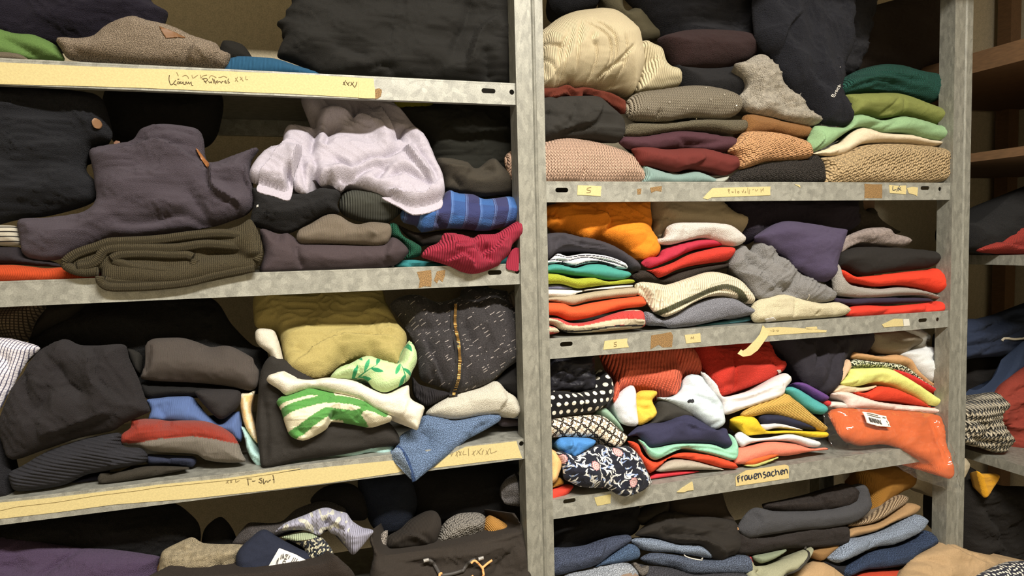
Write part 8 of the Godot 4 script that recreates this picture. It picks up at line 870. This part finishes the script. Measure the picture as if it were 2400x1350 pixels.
# [height texture, colour texture, relief in cm, roughness, sheen]
const KINDS := {
	"jersey": ["jersey", "soft", 0.06, 0.92, 0.15], "fleece": ["fuzz", "soft", 0.14, 1.0, 0.45], "knit": ["knit", "soft", 0.22, 0.95, 0.2],
	"chunky": ["knit", "soft", 0.6, 0.95, 0.25], "rib": ["rib", "soft", 0.3, 0.95, 0.2], "melange": ["fuzz", "melange", 0.16, 0.98, 0.25],
	"boucle": ["boucle", "soft", 0.45, 0.95, 0.25], "glint": ["boucle", "glint", 0.4, 0.75, 0.2], "denim": ["twill", "denim", 0.08, 0.9, 0.1],
	"fur": ["fuzz", "fur", 0.3, 1.0, 0.4], "leather": ["jersey", "soft", 0.03, 0.32, 0.0], "knitmel": ["knit", "melange", 0.35, 0.95, 0.2],
}
var mats := {}
func mat(kind: String, hex: String, tile := 0.04, turn := 0.0, pattern := "", ptile := 0.1) -> StandardMaterial3D:
	var key := "%s %s %s %s %s %s" % [kind, hex, tile, turn, pattern, ptile]
	if mats.has(key):
		return mats[key]
	var k: Array = KINDS[kind]
	var m := StandardMaterial3D.new()
	# the flecked colour textures darken on average: start from the brighter yarn
	var gain: float = {"melange": 1.5, "denim": 1.7, "glint": 2.4, "fur": 1.3}.get(k[1], 1.12) if pattern == "" else 1.0
	var c := Color(hex).srgb_to_linear() * gain + Color(0.007, 0.007, 0.007)
	m.albedo_color = Color(minf(c.r, 0.97), minf(c.g, 0.97), minf(c.b, 0.97)).linear_to_srgb()
	m.roughness = k[3]
	m.metallic_specular = 0.28
	m.heightmap_enabled = true
	m.heightmap_texture = height_tex(k[0])
	m.heightmap_scale = k[2] * clampf(tile / 0.04, 0.4, 2.2)
	var s := 1.0 / tile
	if pattern != "":
		m.albedo_texture = print_tex(pattern)
		s = 1.0 / ptile
	else:
		m.albedo_texture = speck_tex(k[1])
	m.uv1_scale = Vector3(s, s, s)
	if k[4] > 0.0:
		m.rim_enabled = true
		m.rim = k[4]
		m.rim_tint = 0.7
	mats[key] = m
	return m

# ---------------------------------------------------------------- helpers: cloth
# A folded or crumpled textile: a closed body whose front follows the outline, rounded at its edge, with grooves, ridges and laid-over edges; it reaches back into the shelf.
var seg := PackedVector2Array()
var seg_d := PackedVector2Array()
var seg_i := PackedFloat32Array()
var poly := PackedVector2Array()
var cl_R := 0.03
var cl_H := 0.03
var cl_wr := 0.0
var cl_seed := 0.0
var cl_wdir := 0.0
var cl_creases: Array = []
var near_pt := Vector2.ZERO
func points(flat: Array) -> PackedVector2Array:
	var p := PackedVector2Array()
	for i in range(0, flat.size(), 2):
		p.append(Vector2(flat[i], flat[i + 1]))
	return p
func rounded(p: PackedVector2Array, step: float, closed := true) -> PackedVector2Array:
	var out := PackedVector2Array()
	var n := p.size()
	for i in (n if closed else n - 1):
		var a := p[posmod(i - 1, n)] if closed or i > 0 else p[0]
		var b := p[i]
		var c := p[(i + 1) % n]
		var d := p[(i + 2) % n] if closed or i + 2 < n else p[n - 1]
		var k := clampi(ceili(b.distance_to(c) / step), 1, 7)
		var reach := b.distance_to(c) * 1.4
		if a.distance_to(b) > reach:
			a = b + (a - b).normalized() * reach
		if d.distance_to(c) > reach:
			d = c + (d - c).normalized() * reach
		for j in k:
			out.append(b.cubic_interpolate(c, a, d, float(j) / k))
	if not closed:
		out.append(p[n - 1])
	return out
func shape_front(outline: PackedVector2Array) -> void:
	poly = outline
	seg = outline
	seg_d = PackedVector2Array()
	seg_i = PackedFloat32Array()
	for i in seg.size():
		var e := seg[(i + 1) % seg.size()] - seg[i]
		seg_d.append(e)
		seg_i.append(1.0 / maxf(e.length_squared(), 1e-10))
func edge_distance(p: Vector2) -> float:
	var best := 1e9
	var at := Vector2.ZERO
	for i in seg.size():
		var w := p - seg[i]
		var t := clampf(w.dot(seg_d[i]) * seg_i[i], 0.0, 1.0)
		var q := w - seg_d[i] * t
		var l := q.length_squared()
		if l < best:
			best = l
			at = p - q
	near_pt = at
	return sqrt(best)
func front_height(p: Vector2, d: float) -> float:
	var t := minf(d / cl_R, 1.0)
	var h := cl_H * sqrt(maxf(0.0, 1.0 - (1.0 - t) * (1.0 - t)))
	if cl_wr > 0.0:
		var q := p.rotated(cl_wdir)
		var n1 := noise.get_noise_2d(q.x * 9.0 + cl_seed * 37.0, q.y * 20.0 + cl_seed * 91.0)
		var n2 := noise.get_noise_2d(q.x * 16.0 + cl_seed * 11.0 + n1, q.y * 42.0 - cl_seed * 53.0)
		var ridge := maxf(0.0, 1.0 - absf(n2) * 2.6)
		h += cl_wr * (1.5 * n1 + 0.75 * ridge * ridge - 0.2) * minf(1.0, d / 0.012)
	for c in cl_creases:
		var box: Rect2 = c[4]
		if not box.has_point(p):
			continue
		var line: PackedVector2Array = c[3]
		var best := 1e9
		var side := 1.0
		var along := 0.0
		var n := line.size() - 1
		for i in n:
			var e := line[i + 1] - line[i]
			var w := p - line[i]
			var u := clampf(w.dot(e) / maxf(e.length_squared(), 1e-10), 0.0, 1.0)
			var l := (w - e * u).length_squared()
			if l < best:
				best = l
				side = signf(e.cross(w))
				along = (i + u) / n
		best = sqrt(best)
		var fade: float = minf(1.0, minf(along, 1.0 - along) * 5.0)
		if c[0] == "s":
			var s := best * side
			var up := smoothstep(-0.003, 0.003, s)
			h += c[1] * fade * (up * exp(-maxf(s, 0.0) / c[2]) - 0.5 * (1.0 - up) * exp(minf(s, 0.0) * 3.0 / c[2])) * minf(1.0, d / 0.006)
		else:
			var dip: float = exp(-best * best / (c[2] * c[2])) if c[0] == "r" else 0.55 * exp(-best * 1.6 / c[2]) + 0.45 * exp(-best * best / (c[2] * c[2]))
			h -= c[1] * (0.35 + 0.65 * fade) * dip * minf(1.0, d / 0.004 + (0.35 if c[0] == "g" else 0.0))
	return maxf(h, -0.003)
func set_creases(list: Array) -> void:
	cl_creases = []
	for c in list:
		var line := rounded(points(c[3]), 0.01, false)
		var box := Rect2(line[0], Vector2.ZERO)
		for q in line:
			box = box.expand(q)
		var sign_ := -1.0 if c[0] == "r" else 1.0
		cl_creases.append([c[0], c[1] * sign_, c[2], line, box.grow(c[2] * 3.0)])
func front_grid(outline: PackedVector2Array, cell: float) -> Array:
	# [vertices (x, y, distance from the edge), triangles as indices]
	var box := Rect2(outline[0], Vector2.ZERO)
	for q in outline:
		box = box.expand(q)
	box = box.grow(cell * 0.7)
	var nx := ceili(box.size.x / cell) + 1
	var ny := ceili(box.size.y / cell) + 1
	var inside := PackedByteArray()
	inside.resize(nx * ny)
	for j in ny:
		for i in nx:
			inside[j * nx + i] = 1 if Geometry2D.is_point_in_polygon(box.position + Vector2(i, j) * cell, outline) else 0
	# distance from the edge; deep inside only a lower bound is needed, so runs of points are skipped
	var far := PackedFloat32Array()
	far.resize(nx * ny)
	far.fill(-1.0)
	var enough := maxf(cl_R, 0.013) + 0.001
	for j in ny:
		var skip := 0
		for i in nx:
			if inside[j * nx + i] == 0:
				skip = 0
			elif skip > 0:
				skip -= 1
				far[j * nx + i] = enough
			else:
				var d := edge_distance(box.position + Vector2(i, j) * cell)
				far[j * nx + i] = d
				if d > enough:
					skip = int((d - enough) / cell)
	var id := PackedInt32Array()
	id.resize(nx * ny)
	id.fill(-1)
	var v := PackedVector3Array()
	var tri := PackedInt32Array()
	for j in ny - 1:
		for i in nx - 1:
			var k := [j * nx + i, j * nx + i + 1, (j + 1) * nx + i + 1, (j + 1) * nx + i]
			if inside[k[0]] + inside[k[1]] + inside[k[2]] + inside[k[3]] == 0:
				continue
			for n in k:
				if id[n] < 0:
					var p := box.position + Vector2(n % nx, n / nx) * cell
					var d := far[n]
					if inside[n] == 0:
						edge_distance(p)
						p = near_pt
						d = 0.0
					id[n] = v.size()
					v.append(Vector3(p.x, p.y, d))
			var a := id[k[0]]
			var b := id[k[1]]
			var c := id[k[2]]
			var e := id[k[3]]
			if (i + j) % 2 == 0:
				tri.append_array(PackedInt32Array([a, c, b, a, e, c]))
			else:
				tri.append_array(PackedInt32Array([a, e, b, b, e, c]))
	return [v, tri]
func rim_edges(tri: PackedInt32Array) -> Array:
	var seen := {}
	for i in range(0, tri.size(), 3):
		for e in 3:
			var a := tri[i + e]
			var b := tri[i + (e + 1) % 3]
			var back := b * 1048576 + a
			if seen.has(back):
				seen.erase(back)
			else:
				seen[a * 1048576 + b] = true
	return seen.keys()
func finish(v: PackedVector3Array, tri: PackedInt32Array, uv: PackedVector2Array, col: PackedColorArray = PackedColorArray()) -> ArrayMesh:
	var nrm := PackedVector3Array()
	nrm.resize(v.size())
	for i in range(0, tri.size(), 3):
		var a := tri[i]
		var b := tri[i + 1]
		var c := tri[i + 2]
		var f := (v[c] - v[a]).cross(v[b] - v[a])
		nrm[a] += f
		nrm[b] += f
		nrm[c] += f
	for i in nrm.size():
		nrm[i] = nrm[i].normalized() if nrm[i].length_squared() > 0.0 else Vector3(0, 0, 1)
	var arr := []
	arr.resize(Mesh.ARRAY_MAX)
	arr[Mesh.ARRAY_VERTEX] = v
	arr[Mesh.ARRAY_NORMAL] = nrm
	arr[Mesh.ARRAY_TEX_UV] = uv
	if col.size():
		arr[Mesh.ARRAY_COLOR] = col
	arr[Mesh.ARRAY_INDEX] = tri
	var out := ArrayMesh.new()
	out.add_surface_from_arrays(Mesh.PRIMITIVE_TRIANGLES, arr)
	return out
var cloth_count := 0
var turn_uv := 0.0
func cloth(called: String, label: String, category: String, m: StandardMaterial3D, at: Vector3, lean: float, flat: Array, o: Dictionary = {}) -> MeshInstance3D:
	cloth_count += 1
	cl_seed = float(cloth_count) * 1.37
	var outline := rounded(points(flat), 0.008)
	# a hair's breadth smaller all round, so that neighbours in a pile touch without running into each other
	for piece in Geometry2D.offset_polygon(outline, -0.0016):
		if piece.size() > 8 and not Geometry2D.is_polygon_clockwise(piece) == not Geometry2D.is_polygon_clockwise(outline):
			outline = piece
			break
	shape_front(outline)
	cl_R = o.get("R", 0.03)
	cl_H = o.get("H", cl_R)
	cl_wr = o.get("wr", 0.003)
	cl_wdir = o.get("wdir", 0.0)
	set_creases(o.get("cr", []))
	var depth: float = o.get("depth", 0.085)
	var shrink: float = o.get("shrink", 0.55)
	var ground: float = o.get("ground", -9.0)
	var bands: Array = o.get("bands", [])
	var rot: float = o.get("rot", 0.0)
	var grid := front_grid(outline, o.get("cell", 0.0036))
	var gv: PackedVector3Array = grid[0]
	var tri: PackedInt32Array = grid[1]
	var v := PackedVector3Array()
	var uv := PackedVector2Array()
	var mid := Vector2.ZERO
	for q in outline:
		mid += q / outline.size()
	for q in gv:
		v.append(Vector3(q.x, q.y, front_height(Vector2(q.x, q.y), q.z)))
		uv.append(Vector2(q.x, -q.y).rotated(rot))
	var n_front := v.size()
	# the sides: three rings back, then the rear face
	var edges := rim_edges(tri)
	var ring := {}
	var bottom := 1e9
	for q in outline:
		bottom = minf(bottom, q.y)
	for key in edges:
		for n in [key / 1048576, key % 1048576]:
			if not ring.has(n):
				ring[n] = v.size()
				var p := Vector2(v[n].x, v[n].y)
				for s in [0.12, 0.6, 1.0]:
					var q := mid + (p - mid) * lerpf(1.0, shrink, s)
					var z: float = -depth * s
					var wy := at.y + q.y * cos(lean) + z * sin(lean)
					if wy < ground and at.y + p.y * cos(lean) > ground - 0.004:
						q.y = (ground - at.y - z * sin(lean)) / cos(lean)
					v.append(Vector3(q.x, q.y, z))
					uv.append(Vector2(q.x, -q.y - depth * s).rotated(rot))
	var hub := v.size()
	v.append(Vector3(mid.x, mid.y, -depth))
	uv.append(Vector2(mid.x, -mid.y))
	for key in edges:
		var a: int = key / 1048576
		var b: int = key % 1048576
		var ra: int = ring[a]
		var rb: int = ring[b]
		tri.append_array(PackedInt32Array([b, a, ra, b, ra, rb]))
		for s in 2:
			tri.append_array(PackedInt32Array([rb + s, ra + s, ra + s + 1, rb + s, ra + s + 1, rb + s + 1]))
		tri.append_array(PackedInt32Array([rb + 2, ra + 2, hub]))
	var col := PackedColorArray()
	if bands.size():
		col.resize(v.size())
		var base := m.albedo_color.srgb_to_linear()
		col.fill(base)
		for b in bands:
			var c := Color(b[1]).srgb_to_linear()
			var pts := points(b[3])
			if b[0] == "fill":
				for i in v.size():
					if Geometry2D.is_point_in_polygon(Vector2(v[i].x, v[i].y), pts):
						col[i] = c
			else:
				pts = rounded(pts, 0.01, false)
				for i in v.size():
					var p := Vector2(v[i].x, v[i].y)
					for k in pts.size() - 1:
						var q := Geometry2D.get_closest_point_to_segment(p, pts[k], pts[k + 1])
						if q.distance_squared_to(p) < b[2] * b[2]:
							col[i] = c
							break
		m = m.duplicate()
		m.albedo_color = Color.WHITE
		m.vertex_color_use_as_albedo = true
	var mi := MeshInstance3D.new()
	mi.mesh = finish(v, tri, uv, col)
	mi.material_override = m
	mi.position = at
	mi.rotation.x = -lean
	put(mi, called)
	tag(mi, label, category, o.get("group", ""))
	return mi
# a thin piece lying on the front of the cloth built last (a label, patch, cuff or hem), its edge turned down
func patch(called: String, parent: Node, m: Material, flat: Array, lift := 0.002, cell := 0.003, smooth := true, crinkle := 0.0) -> MeshInstance3D:
	var outline := rounded(points(flat), 0.006) if smooth else points(flat)
	if not smooth:
		var dense := PackedVector2Array()
		for i in outline.size():
			for k in 4:
				dense.append(outline[i].lerp(outline[(i + 1) % outline.size()], k / 4.0))
		outline = dense
	var host := poly
	var keep_seg := [seg, seg_d, seg_i]
	shape_front(outline)
	var grid := front_grid(outline, cell)
	poly = host
	seg = keep_seg[0]
	seg_d = keep_seg[1]
	seg_i = keep_seg[2]
	var gv: PackedVector3Array = grid[0]
	var tri: PackedInt32Array = grid[1]
	var v := PackedVector3Array()
	var uv := PackedVector2Array()
	var lo := outline[0]
	var hi := outline[0]
	for q in outline:
		lo = lo.min(q)
		hi = hi.max(q)
	for q in gv:
		var p := Vector2(q.x, q.y)
		var d := edge_distance(p)
		if not Geometry2D.is_point_in_polygon(p, poly):
			d = 0.0
		var rise := lift
		if crinkle > 0.0:
			rise += crinkle * (1.0 - 2.0 * absf(noise.get_noise_2d(p.x * 9.0 + p.y * 14.0, p.y * 26.0 - p.x * 6.0)))
		v.append(Vector3(p.x, p.y, front_height(p, d) + rise))
		uv.append(Vector2(p.x, -p.y))
	var edges := rim_edges(tri)
	var ring := {}
	for key in edges:
		for n in [key / 1048576, key % 1048576]:
			if not ring.has(n):
				ring[n] = v.size()
				v.append(v[n] - Vector3(0, 0, clampf(lift, 0.0, 0.002) + 0.001))
				uv.append(uv[n])
	for key in edges:
		var a: int = key / 1048576
		var b: int = key % 1048576
		tri.append_array(PackedInt32Array([b, a, ring[a], b, ring[a], ring[b]]))
	return solid(called, finish(v, tri, uv), m, parent)
# thin strokes or cords that follow the front of the cloth built last (flat_face: lie in the plane z = lift)
func strokes(called: String, parent: Node, m: Material, lines: Array, width: float, lift: float, flat_face := false, smooth := true) -> MeshInstance3D:
	var v := PackedVector3Array()
	var uv := PackedVector2Array()
	var tri := PackedInt32Array()
	for flat in lines:
		var line := points(flat)
		if smooth and line.size() > 2:
			line = rounded(line, 0.003, false)
		else:
			var dense := PackedVector2Array()
			for i in line.size() - 1:
				var n := maxi(1, ceili(line[i].distance_to(line[i + 1]) / 0.006))
				for k in n:
					dense.append(line[i].lerp(line[i + 1], float(k) / n))
			dense.append(line[line.size() - 1])
			line = dense
		var first := v.size()
		for i in line.size():
			var e := (line[mini(i + 1, line.size() - 1)] - line[maxi(i - 1, 0)]).normalized()
			var side := Vector2(-e.y, e.x) * width * 0.5
			var z := lift
			if not flat_face:
				var d := edge_distance(line[i])
				if not Geometry2D.is_point_in_polygon(line[i], poly):
					d = 0.0
				z += front_height(line[i], d)
			for s in [[1.0, -0.4], [1.0, 0.0], [0.0, 0.35], [-1.0, 0.0], [-1.0, -0.4]]:
				var q: Vector2 = line[i] + side * s[0]
				v.append(Vector3(q.x, q.y, z + minf(width, lift * 2.0) * s[1]))
				uv.append(q)
		for i in line.size() - 1:
			for s in 4:
				var a := first + i * 5 + s
				tri.append_array(PackedInt32Array([a, a + 5, a + 1, a + 1, a + 5, a + 6]))
	return solid(called, finish(v, tri, uv), m, parent)
# a rounded roll of cloth along a line on the front of a garment
func roll(called: String, parent: Node, m: Material, flat: Array, z: float, r: float) -> void:
	var pts := []
	for q in rounded(points(flat), 0.006, false):
		pts.append(Vector3(q.x, q.y, z))
	solid(called, tube(pts, r, 12), m, parent)
# a tube through points
func tube(pts: Array, r: float, sides := 8) -> ArrayMesh:
	var v := PackedVector3Array()
	var uv := PackedVector2Array()
	var tri := PackedInt32Array()
	var n := pts.size()
	var run := 0.0
	for i in n:
		if i > 0:
			run += pts[i].distance_to(pts[i - 1])
		var t: Vector3 = (pts[mini(i + 1, n - 1)] - pts[maxi(i - 1, 0)]).normalized()
		var a := t.cross(Vector3(0.13, 0.9, 0.4)).normalized()
		var b := t.cross(a)
		for s in sides:
			var w := TAU * s / sides
			v.append(pts[i] + (a * cos(w) + b * sin(w)) * r)
			uv.append(Vector2(run, TAU * r * s / sides))
	for i in n - 1:
		for s in sides:
			var p := i * sides + s
			var q := i * sides + (s + 1) % sides
			tri.append_array(PackedInt32Array([p, p + sides, q, q, p + sides, q + sides]))
	for e in [0, n - 1]:
		var hub := v.size()
		v.append(pts[e])
		uv.append(Vector2.ZERO)
		for s in sides:
			var p: int = e * sides + s
			var q: int = e * sides + (s + 1) % sides
			tri.append_array(PackedInt32Array([hub, p, q] if e == 0 else [hub, q, p]))
	return finish(v, tri, uv)
func plain(hex: String, rough := 0.8, metal := 0.0) -> StandardMaterial3D:
	var key := "plain %s %s %s" % [hex, rough, metal]
	if not mats.has(key):
		var m := StandardMaterial3D.new()
		m.albedo_color = Color(hex)
		m.roughness = rough
		m.metallic = metal
		mats[key] = m
	return mats[key]
